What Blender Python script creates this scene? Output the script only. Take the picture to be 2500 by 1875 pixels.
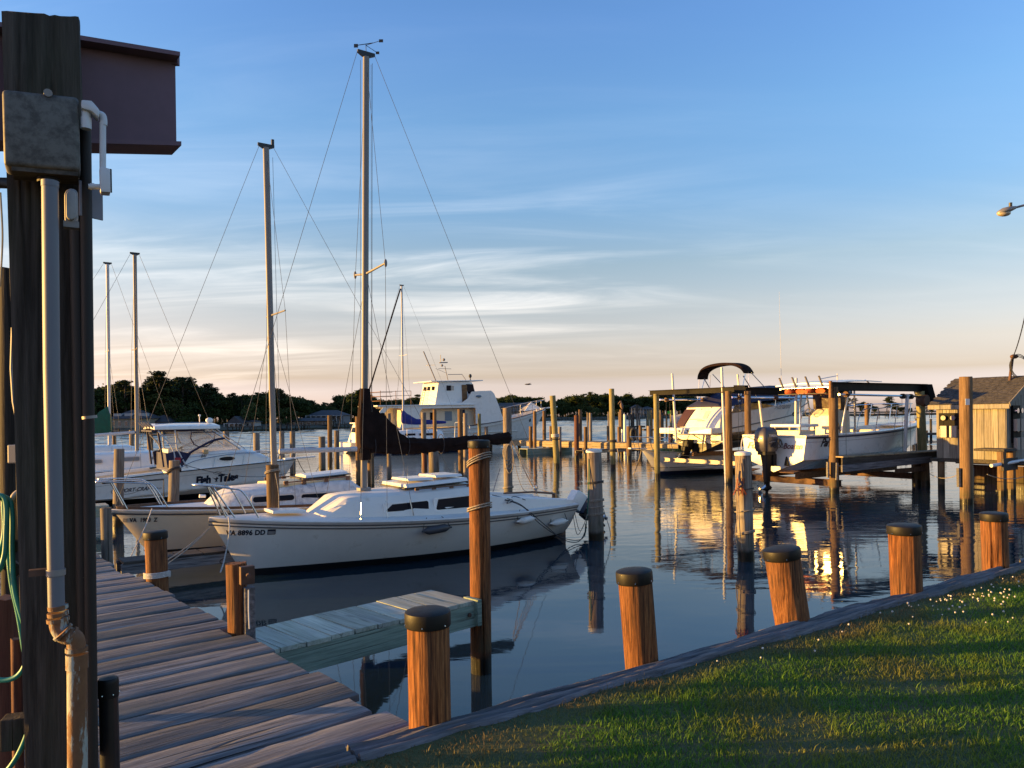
import bpy, bmesh, math, random
import numpy as np
from math import sin, cos, pi, radians, hypot, atan2, sqrt
from mathutils import Vector, Matrix, noise
random.seed(7)
SC = bpy.context.scene
for _o in list(bpy.data.objects):
    bpy.data.objects.remove(_o)
COL = SC.collection
# ------------------------------------------------------------------ camera
FPX, CAMH, PPX, PPY, ROLL = 1850.0, 2.45, 1250.0, 1015.0, radians(0.7)
cam_d = bpy.data.cameras.new('camera')
cam = bpy.data.objects.new('camera', cam_d)
COL.objects.link(cam)
cam_d.sensor_width = 36
cam_d.lens = FPX / 2500 * 36
cam_d.shift_y = (PPY - 937.5) / 2500
cam_d.clip_start = 0.05
cam_d.clip_end = 9000
cam.matrix_world = Matrix.Translation((0, 0, CAMH)) @ Matrix.Rotation(pi / 2, 4, 'X') @ Matrix.Rotation(-ROLL, 4, 'Z')
SC.camera = cam
# ------------------------------------------------------------------ world, sun, exposure
SUN_EL = 4.6
SUN_BACK = 3.5                       # degrees behind "straight left"
SDIR = Vector((-cos(radians(SUN_BACK)) * cos(radians(SUN_EL)), -sin(radians(SUN_BACK)) * cos(radians(SUN_EL)), sin(radians(SUN_EL))))
W = bpy.data.worlds.new('World')
SC.world = W
W.use_nodes = True
nt = W.node_tree
nt.nodes.clear()
def wn(t, **k):
    n = nt.nodes.new(t)
    for a, v in k.items():
        setattr(n, a, v)
    return n
def wl(a, b):
    nt.links.new(a, b)
def wmath(op, a, b=None, clamp=False):
    n = wn('ShaderNodeMath', operation=op, use_clamp=clamp)
    for i, v in enumerate((a, b)):
        if v is None: continue
        if hasattr(v, 'links'): wl(v, n.inputs[i])
        else: n.inputs[i].default_value = v
    return n.outputs[0]
sky = wn('ShaderNodeTexSky', sky_type='NISHITA', sun_disc=False)
sky.sun_elevation = radians(SUN_EL)
sky.sun_rotation = atan2(SDIR.x, SDIR.y)
sky.air_density = 1.0
sky.dust_density = 1.2
sky.ozone_density = 2.5
tc = wn('ShaderNodeTexCoord')
sep = wn('ShaderNodeSeparateXYZ')
wl(tc.outputs['Generated'], sep.inputs[0])
zel = wmath('MAXIMUM', sep.outputs[2], 0.0)
# warm, pale air close to the horizon and deeper blue overhead, the same all round
grade = wn('ShaderNodeValToRGB')
cr = grade.color_ramp
for p, c in ((0.0, (2.511, 2.476, 5.345, 1)), (0.016, (2.511, 2.476, 5.345, 1)), (0.051, (1.646, 1.229, 1.617, 1)), (0.086, (1.858, 1.243, 1.327, 1)), (0.139, (1.775, 1.216, 1.169, 1)), (0.191, (1.565, 1.199, 1.131, 1)), (0.266, (1.26, 1.259, 1.383, 1)), (0.358, (1.245, 1.373, 1.566, 1)), (0.46, (1.182, 1.348, 1.712, 1)), (1.0, (0.887, 1.011, 1.284, 1))):
    if p in (0.0, 1.0):
        e = cr.elements[0 if p == 0 else -1]
    else:
        e = cr.elements.new(p)
    e.color = c
wl(zel, grade.inputs[0])
mul = wn('ShaderNodeMix', data_type='RGBA', blend_type='MULTIPLY')
mul.clamp_result = False
mul.inputs[0].default_value = 1
lim = wn('ShaderNodeMix', data_type='RGBA', blend_type='DARKEN')     # caps the sky colour, dimming the glow round the low sun
lim.clamp_result = False
lim.inputs[0].default_value = 1
lim.inputs[7].default_value = (3.4, 2.6, 2.1, 1)
wl(sky.outputs[0], lim.inputs[6])
wl(lim.outputs[2], mul.inputs[6])
wl(grade.outputs[0], mul.inputs[7])
# thin streaks of high cloud on a flat layer overhead
den = wmath('ADD', zel, 0.11)
cu = wmath('DIVIDE', sep.outputs[0], den)
cv = wmath('DIVIDE', sep.outputs[1], den)
cmb = wn('ShaderNodeCombineXYZ')
wl(cu, cmb.inputs[0])
wl(cv, cmb.inputs[1])
def cloud(scale, stretch, rot, loc, detail, lo, hi, dist=0.6):
    mp = wn('ShaderNodeMapping')
    mp.inputs['Rotation'].default_value = (0, 0, radians(rot))
    mp.inputs['Scale'].default_value = (stretch[0], stretch[1], 1)
    mp.inputs['Location'].default_value = loc
    wl(cmb.outputs[0], mp.inputs[0])
    nz = wn('ShaderNodeTexNoise')
    nz.inputs['Scale'].default_value = scale
    nz.inputs['Detail'].default_value = detail
    nz.inputs['Roughness'].default_value = .58
    nz.inputs['Distortion'].default_value = dist
    wl(mp.outputs[0], nz.inputs['Vector'])
    mr = wn('ShaderNodeMapRange', interpolation_type='SMOOTHSTEP')
    mr.inputs[1].default_value = lo
    mr.inputs[2].default_value = hi
    wl(nz.outputs['Fac'], mr.inputs[0])
    return mr.outputs[0]
c1 = cloud(1.5, (.42, 1.5), 28, (3.1, .4, 0), 9, .36, .88, .9)
c2 = cloud(.42, (.8, 1.0), 10, (7.3, 2.2, 0), 3, .38, .68)
# the cloud sheet thins out away from the sun's side of the sky
side = wn('ShaderNodeMapRange', interpolation_type='SMOOTHSTEP')
side.inputs[1].default_value = .42
side.inputs[2].default_value = -.12
wl(sep.outputs[0], side.inputs[0])
band = wn('ShaderNodeValToRGB')
for p, v in ((0.0, .20), (.12, .80), (.28, .75), (.42, .30), (1.0, .12)):
    e = band.color_ramp.elements[0 if p == 0 else -1] if p in (0.0, 1.0) else band.color_ramp.elements.new(p)
    e.color = (v, v, v, 1)
wl(zel, band.inputs[0])
cm = wmath('MULTIPLY', c1, wmath('ADD', wmath('MULTIPLY', c2, .85), .25))
cm = wmath('MULTIPLY', cm, wmath('ADD', wmath('MULTIPLY', side.outputs[0], .85), .10))
cm = wmath('MULTIPLY', cm, band.outputs[0])
cm = wmath('MULTIPLY', cm, .58, clamp=True)
ccol = wn('ShaderNodeValToRGB')
ccol.color_ramp.elements[0].color = (7.2, 6.2, 5.2, 1)
ccol.color_ramp.elements[1].color = (6.4, 6.6, 6.9, 1)
ccol.color_ramp.elements[1].position = .45
wl(zel, ccol.inputs[0])
mixc = wn('ShaderNodeMix', data_type='RGBA')
mixc.clamp_result = False
wl(cm, mixc.inputs[0])
wl(mul.outputs[2], mixc.inputs[6])
wl(ccol.outputs[0], mixc.inputs[7])
bg = wn('ShaderNodeBackground')
bg.inputs[1].default_value = 0.12
wl(mixc.outputs[2], bg.inputs[0])
wo = wn('ShaderNodeOutputWorld')
wl(bg.outputs[0], wo.inputs[0])
sun_d = bpy.data.lights.new('sun', 'SUN')
sun_d.energy = 5.0
sun_d.angle = radians(.5)
sun_d.color = (1.0, .55, .12)
sun = bpy.data.objects.new('sun', sun_d)
COL.objects.link(sun)
sun.rotation_euler = SDIR.to_track_quat('Z', 'Y').to_euler()
sun.location = (-60, -20, 40)
SC.view_settings.view_transform = 'Standard'
SC.view_settings.look = 'None'
SC.view_settings.gamma = 1
SC.view_settings.exposure = 1.5
SC.view_settings.use_curve_mapping = False
SC.render.engine = 'CYCLES'
SC.cycles.max_bounces = 8
SC.cycles.transparent_max_bounces = 16
SC.cycles.caustics_reflective = False
SC.cycles.caustics_refractive = False
# ------------------------------------------------------------------ survey: photograph -> place
E1 = Vector((.82, .572, 0)).normalized()      # along the slips and the bulkhead
E2 = Vector((-E1.y, E1.x, 0))                 # away from the lawn, along the dock
_c, _s = cos(ROLL), sin(ROLL)
def ray(px, py):
    u = (px - PPX) / FPX
    v = (PPY - py) / FPX
    return Vector((_c * u + _s * v, 1.0, -_s * u + _c * v))
def P(px, py, d):
    return Vector((0, 0, CAMH)) + ray(px, py) * d
def U(px, py, z=0.0):
    r = ray(px, py)
    return Vector((0, 0, CAMH)) + r * ((z - CAMH) / r.z)
def proj(p):
    x, y = p[0] / p[1], (p[2] - CAMH) / p[1]
    return PPX + (_c * x - _s * y) * FPX, PPY - (_s * x + _c * y) * FPX
class Frame:
    """A local frame: origin, x along `d`, y to its left, z up."""
    def __init__(s, o, d, rz=None):
        s.o = Vector((o[0], o[1], 0)); s.rz = atan2(d[1], d[0])
        s.x = Vector((cos(s.rz), sin(s.rz), 0)); s.y = Vector((-s.x.y, s.x.x, 0))
    def pl(s, px, py, y):
        r = ray(px, py)
        t = (s.o.dot(s.y) + y) / r.dot(s.y)
        p = Vector((0, 0, CAMH)) + r * t
        return ((p - s.o).dot(s.x), p.z)
    def w(s, x, y, z):
        return s.o + s.x * x + s.y * y + Vector((0, 0, z))
# ------------------------------------------------------------------ helpers: things, parts, meshes
def thing(name, label, cat, loc=(0, 0, 0), rz=0.0, group=None):
    o = bpy.data.objects.new(name, None)
    o.empty_display_size = .2
    COL.objects.link(o)
    o.location = loc
    o.rotation_euler = (0, 0, rz)
    o['label'] = label; o['category'] = cat
    if group: o['group'] = group
    return o
def tag(o, label=None, cat=None, group=None, kind=None):
    for k, v in (('label', label), ('category', cat), ('group', group), ('kind', kind)):
        if v: o[k] = v
    return o
def copy_tree(o, parent=None):
    c = o.copy(); COL.objects.link(c)
    if parent: c.parent = parent
    for ch in o.children: copy_tree(ch, c)
    return c
class MB:
    def __init__(s): s.v = []; s.f = []
    def add(s, v, f):
        o = len(s.v)
        s.v.extend([tuple(p) for p in v]); s.f.extend([tuple(i + o for i in q) for q in f])
        return s
    def box(s, c, d, rz=0, ry=0, rx=0):
        M = Matrix.Translation(c) @ Matrix.Rotation(rz, 4, 'Z') @ Matrix.Rotation(ry, 4, 'Y') @ Matrix.Rotation(rx, 4, 'X')
        v = [M @ Vector((d[0] / 2 * a, d[1] / 2 * b, d[2] / 2 * e)) for e in (-1, 1) for a, b in ((-1, -1), (1, -1), (1, 1), (-1, 1))]
        return s.add(v, [(3, 2, 1, 0), (4, 5, 6, 7), (0, 1, 5, 4), (1, 2, 6, 5), (2, 3, 7, 6), (3, 0, 4, 7)])
    def bar(s, a, b, w, h, up=(0, 0, 1)):
        a, b = Vector(a), Vector(b); t = (b - a).normalized(); u = Vector(up)
        r = t.cross(u)
        r = r.normalized() if r.length > 1e-4 else Vector((1, 0, 0)); u = r.cross(t)
        q = [(-1, -1), (1, -1), (1, 1), (-1, 1)]
        v = [p + r * (w / 2 * x) + u * (h / 2 * y) for p in (a, b) for x, y in q]
        return s.add(v, [(0, 1, 2, 3), (7, 6, 5, 4), (0, 4, 5, 1), (1, 5, 6, 2), (2, 6, 7, 3), (3, 7, 4, 0)])
    def tube(s, pts, r, n=8, cap=True):
        pts = [Vector(p) for p in pts]; m = len(pts)
        rs = r if isinstance(r, (list, tuple)) else [r] * m
        o = len(s.v); prev = None
        for i, p in enumerate(pts):
            t = (pts[min(i + 1, m - 1)] - pts[max(i - 1, 0)])
            t = t.normalized() if t.length > 1e-9 else Vector((0, 0, 1))
            if prev is None:
                a = t.orthogonal().normalized()
            else:
                a = prev - t * prev.dot(t)
                a = a.normalized() if a.length > 1e-6 else t.orthogonal().normalized()
            prev = a; b = t.cross(a)
            for k in range(n):
                an = 2 * pi * k / n
                s.v.append(tuple(p + (a * cos(an) + b * sin(an)) * rs[i]))
        for i in range(m - 1):
            for k in range(n):
                s.f.append((o + i * n + k, o + i * n + (k + 1) % n, o + (i + 1) * n + (k + 1) % n, o + (i + 1) * n + k))
        if cap:
            s.f.append(tuple(o + k for k in range(n))[::-1]); s.f.append(tuple(o + (m - 1) * n + k for k in range(n)))
        return s
    def lathe(s, prof, n=16, c=(0, 0, 0), jit=None):
        c = Vector(c); o = len(s.v); m = len(prof)
        for r, z in prof:
            for k in range(n):
                an = 2 * pi * k / n; q = r * (jit(an, z) if jit else 1)
                s.v.append((c.x + q * cos(an), c.y + q * sin(an), c.z + z))
        for i in range(m - 1):
            for k in range(n):
                s.f.append((o + i * n + k, o + i * n + (k + 1) % n, o + (i + 1) * n + (k + 1) % n, o + (i + 1) * n + k))
        s.f.append(tuple(o + k for k in range(n))[::-1]); s.f.append(tuple(o + (m - 1) * n + k for k in range(n)))
        return s
    def prism(s, poly, off):
        off = Vector(off); n = len(poly); o = len(s.v)
        s.v.extend([tuple(p) for p in poly]); s.v.extend([tuple(Vector(p) + off) for p in poly])
        s.f.append(tuple(o + i for i in range(n))[::-1]); s.f.append(tuple(o + n + i for i in range(n)))
        for i in range(n):
            j = (i + 1) % n; s.f.append((o + i, o + j, o + n + j, o + n + i))
        return s
    def grid(s, rows):
        o = len(s.v); w = len(rows[0])
        for r in rows: s.v.extend([tuple(p) for p in r])
        for i in range(len(rows) - 1):
            for k in range(w - 1):
                s.f.append((o + i * w + k, o + i * w + k + 1, o + (i + 1) * w + k + 1, o + (i + 1) * w + k))
        return s
    def loft(s, rows):           # closed ribs, capped
        o = len(s.v); w = len(rows[0]); m = len(rows)
        for r in rows: s.v.extend([tuple(p) for p in r])
        for i in range(m - 1):
            for k in range(w):
                s.f.append((o + i * w + k, o + i * w + (k + 1) % w, o + (i + 1) * w + (k + 1) % w, o + (i + 1) * w + k))
        s.f.append(tuple(o + k for k in range(w))[::-1]); s.f.append(tuple(o + (m - 1) * w + k for k in range(w)))
        return s
    def ball(s, c, r, n=10, m=6):
        rx, ry, rz = r if isinstance(r, (tuple, list)) else (r, r, r)
        rows = []
        for i in range(m + 1):
            a = -pi / 2 + pi * i / m; q = max(cos(a), .02)
            rows.append([(c[0] + rx * q * cos(2 * pi * k / n), c[1] + ry * q * sin(2 * pi * k / n), c[2] + rz * sin(a)) for k in range(n)])
        return s.loft(rows)
    def ext(s, o): return s.add(o.v, o.f)
    def build(s, name, mat, parent=None, smooth=None, bevel=0, label=None, kind=None, local=None, segs=2):
        me = bpy.data.meshes.new(name)
        vs = s.v
        if local is not None:
            Mi = local.inverted(); vs = [tuple(Mi @ Vector(p)) for p in vs]
        me.from_pydata(vs, [], s.f)
        bm = bmesh.new(); bm.from_mesh(me)
        bmesh.ops.recalc_face_normals(bm, faces=bm.faces)
        if bevel:
            es = [e for e in bm.edges if e.is_manifold and e.calc_face_angle(0) > .6]
            bmesh.ops.bevel(bm, geom=es, offset=bevel, segments=segs, affect='EDGES', profile=.6, clamp_overlap=True)
        bm.to_mesh(me); bm.free()
        if smooth is not None:
            me.shade_smooth(); me.set_sharp_from_angle(angle=radians(smooth))
        me.materials.append(mat)
        o = bpy.data.objects.new(name, me); COL.objects.link(o)
        if parent: o.parent = parent
        if label: o['label'] = label
        if kind: o['kind'] = kind
        return o
def mat_of(o):
    return Matrix.Translation(o.location) @ o.rotation_euler.to_matrix().to_4x4()
def cat_pts(a, b, sag, n=14):
    a, b = Vector(a), Vector(b)
    return [a.lerp(b, i / n) - Vector((0, 0, sag * 4 * (i / n) * (1 - i / n))) for i in range(n + 1)]
def arc_pts(pts, n=6):           # Catmull-Rom through points
    pts = [Vector(p) for p in pts]; out = []
    for i in range(len(pts) - 1):
        p0 = pts[max(i - 1, 0)]; p1 = pts[i]; p2 = pts[i + 1]; p3 = pts[min(i + 2, len(pts) - 1)]
        for k in range(n):
            t = k / n
            out.append(.5 * ((2 * p1) + (p2 - p0) * t + (2 * p0 - 5 * p1 + 4 * p2 - p3) * t * t + (3 * p1 - p0 - 3 * p2 + p3) * t ** 3))
    out.append(pts[-1]); return out
# ------------------------------------------------------------------ materials
class NB:
    def __init__(s, name):
        s.m = bpy.data.materials.new(name); s.m.use_nodes = True; s.t = s.m.node_tree; s.t.nodes.clear()
        s.out = s.n('ShaderNodeOutputMaterial'); s.p = s.n('ShaderNodeBsdfPrincipled'); s.l(s.p.outputs[0], s.out.inputs[0])
    def n(s, t, **k):
        n = s.t.nodes.new(t)
        for a, v in k.items(): setattr(n, a, v)
        return n
    def l(s, a, b): s.t.links.new(a, b)
    def coord(s, kind='Object', scale=(1, 1, 1), rot=(0, 0, 0), rnd=True):
        tc = s.n('ShaderNodeTexCoord'); mp = s.n('ShaderNodeMapping')
        mp.inputs['Scale'].default_value = scale; mp.inputs['Rotation'].default_value = rot
        if kind == 'World':
            g = s.n('ShaderNodeNewGeometry'); src = g.outputs['Position']
        else: src = tc.outputs[kind]
        if rnd:
            oi = s.n('ShaderNodeObjectInfo'); mu = s.n('ShaderNodeMath', operation='MULTIPLY'); mu.inputs[1].default_value = 37.0
            s.l(oi.outputs['Random'], mu.inputs[0]); ad = s.n('ShaderNodeVectorMath', operation='ADD')
            s.l(src, ad.inputs[0]); s.l(mu.outputs[0], ad.inputs[1]); src = ad.outputs[0]
        s.l(src, mp.inputs[0]); return mp.outputs[0]
    def noise(s, vec, scale, detail=5, rough=.6, dist=0.0):
        n = s.n('ShaderNodeTexNoise')
        for k, v in (('Scale', scale), ('Detail', detail), ('Roughness', rough), ('Distortion', dist)): n.inputs[k].default_value = v
        s.l(vec, n.inputs['Vector']); return n.outputs['Fac']
    def ramp(s, fac, stops):
        r = s.n('ShaderNodeValToRGB'); els = r.color_ramp.elements
        stops = sorted(stops)
        while len(els) < len(stops): els.new(.5)
        for e, (p, c) in zip(els, stops):
            e.position = p; e.color = (c, c, c, 1) if isinstance(c, (int, float)) else (*c, 1)
        s.l(fac, r.inputs[0]); return r.outputs[0]
    def math(s, op, a, b=None, clamp=False):
        n = s.n('ShaderNodeMath', operation=op, use_clamp=clamp)
        for i, v in enumerate((a, b)):
            if v is None: continue
            if hasattr(v, 'links'): s.l(v, n.inputs[i])
            else: n.inputs[i].default_value = v
        return n.outputs[0]
    def mix(s, fac, a, b, blend='MIX'):
        n = s.n('ShaderNodeMix', data_type='RGBA', blend_type=blend)
        for i, v in ((0, fac), (6, a), (7, b)):
            if hasattr(v, 'links'): s.l(v, n.inputs[i])
            elif i == 0: n.inputs[i].default_value = v
            else: n.inputs[i].default_value = (*v, 1)
        return n.outputs[2]
    def rng(s, v, a, b, c=0, d=1):
        n = s.n('ShaderNodeMapRange'); s.l(v, n.inputs[0])
        for i, x in enumerate((a, b, c, d)): n.inputs[i + 1].default_value = x
        return n.outputs[0]
    def bump(s, h, strength, dist=.01):
        b = s.n('ShaderNodeBump'); b.inputs['Strength'].default_value = strength; b.inputs['Distance'].default_value = dist
        s.l(h, b.inputs['Height']); s.l(b.outputs[0], s.p.inputs['Normal'])
    def set(s, **k):
        for a, v in k.items():
            a = a.replace('_', ' ')
            if hasattr(v, 'links'): s.l(v, s.p.inputs[a])
            elif isinstance(v, tuple): s.p.inputs[a].default_value = (*v, 1)
            else: s.p.inputs[a].default_value = v
        return s
    def zpos(s):
        g = s.n('ShaderNodeNewGeometry'); q = s.n('ShaderNodeSeparateXYZ'); s.l(g.outputs['Position'], q.inputs[0]); return q.outputs[2]
def plain(name, col, rough=.5, metal=0.0, var=.12, scale=6.0, bump=.0, stretch=(1, 1, 1), spec=.5, dirt=None, coat=0.0):
    b = NB(name); v = b.coord('Object', stretch)
    f = b.noise(v, scale, 4)
    c2 = tuple(x * (1 - var * 2) for x in col)
    c = b.mix(b.rng(f, .35, .7), c2, col)
    if dirt:
        f2 = b.noise(b.coord('Object', (1, 1, 1)), dirt[1], 6, .7)
        c = b.mix(b.rng(f2, dirt[2], dirt[3]), c, dirt[0])
    b.set(Base_Color=c, Roughness=b.rng(f, .2, .8, max(rough - .08, .02), min(rough + .1, 1)), Metallic=metal)
    b.p.inputs['Specular IOR Level'].default_value = spec
    b.p.inputs['Coat Weight'].default_value = coat
    if bump: b.bump(f, bump, .01)
    return b.m
def wood(name, dark, mid, light, axis='Z', fine=1.0, bump=.5, rough=.8, wet=False, grey=None, vary=.22, moss=None, crack=.75):
    b = NB(name)
    st = {'X': (.05, 1, 1), 'Y': (1, .05, 1), 'Z': (1, 1, .05)}[axis]
    v = b.coord('Object', st)
    n1 = b.noise(v, 34 * fine, 6, .65, .3)
    n2 = b.noise(v, 120 * fine, 4, .7)
    n3 = b.noise(b.coord('Object', {'X': (.3, 1, 1), 'Y': (1, .3, 1), 'Z': (1, 1, .3)}[axis]), 3.2, 4, .6)
    g = b.math('ADD', b.math('MULTIPLY', n1, .65), b.math('MULTIPLY', n2, .35))
    c = b.ramp(g, ((.36, dark), (.49, mid), (.62, light)))
    if grey:
        c = b.mix(b.rng(n3, .42, .62, 0, grey[1]), c, b.mix(n1, tuple(x * .6 for x in grey[0]), grey[0]))
    # drying cracks along the grain
    ck = b.noise(b.coord('Object', tuple(x if x == 1 else x * .22 for x in st)), 15 * fine, 0, .45, .05)
    ck = b.math('ABSOLUTE', b.math('SUBTRACT', ck, .5))
    ckm = b.math('MAXIMUM', b.rng(ck, .0, .016, 0, 1), b.rng(b.noise(b.coord('Object', tuple(x if x == 1 else .25 for x in st)), 5.0, 2), .46, .54, 1, 0))
    c = b.mix(b.rng(ckm, 0, 1, crack, 0), c, tuple(x * .25 for x in dark))
    if moss:
        c = b.mix(b.rng(n3, .5, .7, 0, moss[1]), c, moss[0])
    oi = b.n('ShaderNodeObjectInfo'); tint = b.n('ShaderNodeCombineColor'); tv = b.rng(oi.outputs['Random'], 0, 1, 1 - vary, 1 + vary)
    for i_ in range(3): b.l(tv, tint.inputs[i_])
    c = b.mix(1.0, c, tint.outputs[0], 'MULTIPLY')
    r = rough
    if wet:
        z = b.zpos(); zz = b.math('ADD', z, b.math('MULTIPLY', b.math('SUBTRACT', n3, .5), .18))
        wf = b.rng(zz, .14, .24, 1, 0)
        c = b.mix(wf, c, (.012, .012, .009)); r = b.rng(wf, 0, 1, rough, .35)
        gf = b.math('MULTIPLY', b.rng(zz, .22, .5, .55, 0), b.rng(zz, .2, .25, 0, 1))
        c = b.mix(gf, c, (.05, .06, .03))
    b.set(Base_Color=c, Roughness=r)
    b.p.inputs['Specular IOR Level'].default_value = .3
    h = b.math('ADD', b.math('MULTIPLY', g, .5), b.math('MULTIPLY', ckm, .8 * min(crack, 1)))
    b.bump(h, bump, .02)
    return b.m
M = {}
M['pile_near'] = wood('warm_pile_wood', (.014, .0045, .002), (.135, .046, .013), (.30, .125, .042), 'Z', 1.5, 1.0, wet=True, grey=((.13, .075, .045), .35), crack=.9)
M['pile_grey'] = wood('grey_pile_wood', (.06, .045, .034), (.17, .13, .10), (.27, .215, .17), 'Z', 1.2, .8, wet=True, grey=((.27, .25, .23), .8))
M['pile_brown'] = wood('brown_pile_wood', (.045, .027, .014), (.135, .082, .044), (.21, .135, .075), 'Z', .8, .6, wet=True)
M['pile_red'] = wood('dark_red_pile_wood', (.04, .016, .012), (.10, .04, .028), (.15, .065, .04), 'Z', .8, .6, wet=True)
M['pile_green'] = wood('green_treated_pile_wood', (.09, .075, .03), (.21, .185, .085), (.29, .25, .13), 'Z', .8, .5, wet=True, moss=((.13, .15, .07), .5))
M['deck'] = wood('grey_deck_wood', (.040, .039, .042), (.145, .143, .150), (.27, .267, .275), 'X', .8, .9, .75, grey=((.18, .17, .175), .5), vary=.3, moss=((.11, .12, .07), .25))
M['timber_cap'] = wood('grey_cap_timber', (.035, .034, .037), (.12, .115, .125), (.23, .22, .235), 'X', .9, 1.0, .8, grey=((.16, .155, .16), .5), crack=0.0)
M['post'] = wood('dark_post_timber', (.016, .013, .011), (.042, .035, .031), (.075, .064, .057), 'Z', .7, .7, .85, moss=((.05, .06, .03), .3))
M['treated'] = wood('green_treated_boards', (.20, .21, .16), (.36, .39, .31), (.50, .52, .43), 'Y', .6, .4, .75, grey=((.42, .44, .42), .5))
M['treated_x'] = wood('green_treated_stringer', (.12, .15, .12), (.22, .29, .23), (.31, .37, .30), 'X', .6, .4, .7)
M['pier_wood'] = wood('pier_board_wood', (.10, .075, .045), (.28, .22, .14), (.40, .33, .22), 'X', .6, .5)
M['dark_wood'] = wood('dark_wet_boards', (.02, .018, .016), (.06, .052, .045), (.10, .088, .075), 'X', .6, .5)
M['brown_board'] = wood('brown_quay_boards', (.03, .015, .009), (.075, .04, .022), (.12, .068, .038), 'Z', .6, .5, wet=True)
M['shed_board'] = wood('weathered_shed_board', (.11, .098, .085), (.235, .21, .175), (.32, .29, .245), 'Z', .7, .4, grey=((.26, .25, .225), .5))
M['teak'] = wood('dark_teak_trim', (.05, .03, .02), (.13, .07, .045), (.2, .11, .07), 'X', .8, .3, .6)
M['bunk'] = wood('orange_bunk_timber', (.09, .045, .02), (.24, .12, .05), (.33, .18, .08), 'X', .6, .4)
M['white'] = plain('white_gelcoat', (.78, .76, .73), .28, var=.03, scale=2.2, dirt=((.5, .47, .42), 3.0, .62, .85), coat=.2)
M['white_old'] = plain('chalky_white_gelcoat', (.74, .71, .66), .42, var=.05, scale=2.0, dirt=((.45, .40, .33), 4.0, .58, .80))
M['cream'] = plain('cream_gelcoat', (.66, .58, .45), .4, var=.05, scale=2.0, dirt=((.42, .36, .27), 4.0, .6, .85))
M['nonskid'] = plain('pale_deck_paint', (.70, .69, .66), .6, var=.05, scale=3, dirt=((.42, .42, .38), 6.0, .58, .8))
M['mould'] = plain('mildewed_white', (.70, .70, .70), .5, var=.1, scale=9, dirt=((.28, .29, .33), 5.0, .5, .66))
M['yellowed'] = plain('yellowed_gelcoat', (.62, .56, .33), .5, var=.06, scale=4)
M['black'] = plain('black_paint', (.012, .012, .014), .4, var=.1)
M['cap'] = plain('black_plastic_cap', (.011, .010, .0095), .55, var=.2, scale=14, bump=.15, dirt=((.04, .034, .028), 9, .62, .8), spec=.3)
M['rubber'] = plain('dark_rubber', (.03, .03, .032), .55, var=.2)
M['stripe'] = plain('grey_blue_stripe', (.12, .125, .14), .4, var=.05)
M['bluestripe'] = plain('slate_blue_stripe', (.13, .19, .26), .35, var=.05)
M['navy'] = plain('navy_canvas', (.012, .014, .06), .7, var=.15, scale=9, bump=.1)
M['navy_paint'] = plain('navy_paint', (.02, .025, .07), .35, var=.1)
M['bottom_blue'] = plain('blue_bottom_paint', (.01, .022, .075), .5, var=.15)
M['maroon'] = plain('maroon_canvas', (.05, .014, .024), .75, var=.15, scale=9, bump=.1)
M['cover'] = plain('dark_brown_sail_cover', (.026, .014, .012), .9, var=.25, scale=7, bump=.6, spec=.1)
M['blue_cover'] = plain('royal_blue_sail_cover', (.012, .02, .22), .7, var=.2, scale=6, bump=.3)
M['green_cover'] = plain('green_sail_cover', (.006, .10, .055), .7, var=.2, scale=6, bump=.3)
M['alu'] = plain('weathered_aluminium_spar', (.22, .205, .195), .5, .0, var=.08, scale=3, stretch=(1, 1, .2))
M['alu_dark'] = plain('dull_grey_spar', (.26, .25, .25), .5, .4, var=.1, scale=3, stretch=(1, 1, .2))
M['alu_white'] = plain('white_painted_spar', (.52, .52, .54), .4, 0.0, var=.05, scale=3)
M['steel'] = plain('polished_rail_steel', (.62, .62, .63), .18, 1.0, var=.05)
M['wire'] = plain('rigging_wire', (.13, .125, .12), .45, .5, var=.1)
M['glass'] = plain('dark_cabin_glass', (.004, .005, .014), .12, var=.05, spec=.08)
M['rope'] = plain('pale_dock_rope', (.42, .36, .29), .9, var=.3, scale=60, bump=.5)
M['rope_white'] = plain('white_dock_rope', (.62, .60, .58), .9, var=.2, scale=60, bump=.5)
M['rope_dark'] = plain('dark_dock_rope', (.06, .055, .06), .9, var=.2, scale=60, bump=.5)
M['rope_green'] = plain('green_line', (.02, .16, .12), .8, var=.2, scale=60)
M['pvc'] = plain('white_pvc', (.62, .63, .66), .4, var=.06, scale=8, dirt=((.4, .4, .4), 9, .6, .85))
M['hose'] = plain('teal_garden_hose', (.012, .24, .19), .45, var=.15, scale=10)
M['orange'] = plain('orange_life_vest', (.55, .12, .035), .8, var=.2, scale=12, bump=.3)
M['red'] = plain('red_fabric', (.42, .02, .03), .7, var=.15)
M['fender_dark'] = plain('grey_vinyl_fender', (.05, .05, .06), .5, var=.15)
M['motor_grey'] = plain('grey_motor_paint', (.055, .05, .06), .35, .15, var=.06, coat=.2)
M['motor_black'] = plain('black_motor_leg', (.012, .012, .014), .55, var=.15, spec=.25)
M['beam_grey'] = plain('grey_lift_beam', (.010, .0098, .011), .6, .1, var=.15, scale=5, dirt=((.02, .014, .011), 7, .66, .85), spec=.1)
M['gold'] = plain('old_brass', (.5, .36, .14), .35, .8, var=.1)
M['lime'] = plain('bright_green_daymark', (.02, .50, .03), .6)
M['lens'] = plain('frosted_lamp_lens', (.5, .42, .30), .25, var=.1)
M['rust_steel'] = plain('rusty_steel', (.14, .07, .045), .7, .2, var=.3, scale=12, bump=.3)
M['letter'] = plain('navy_lettering', (.012, .014, .03), .4)
M['letter_red'] = plain('red_lettering', (.16, .01, .012), .4)
M['letter_grey'] = plain('grey_lettering', (.22, .22, .24), .4)
M['silver'] = plain('silver_lettering', (.55, .55, .56), .35, .2)
M['sticker'] = plain('faded_sticker', (.3, .28, .27), .5)
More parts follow.
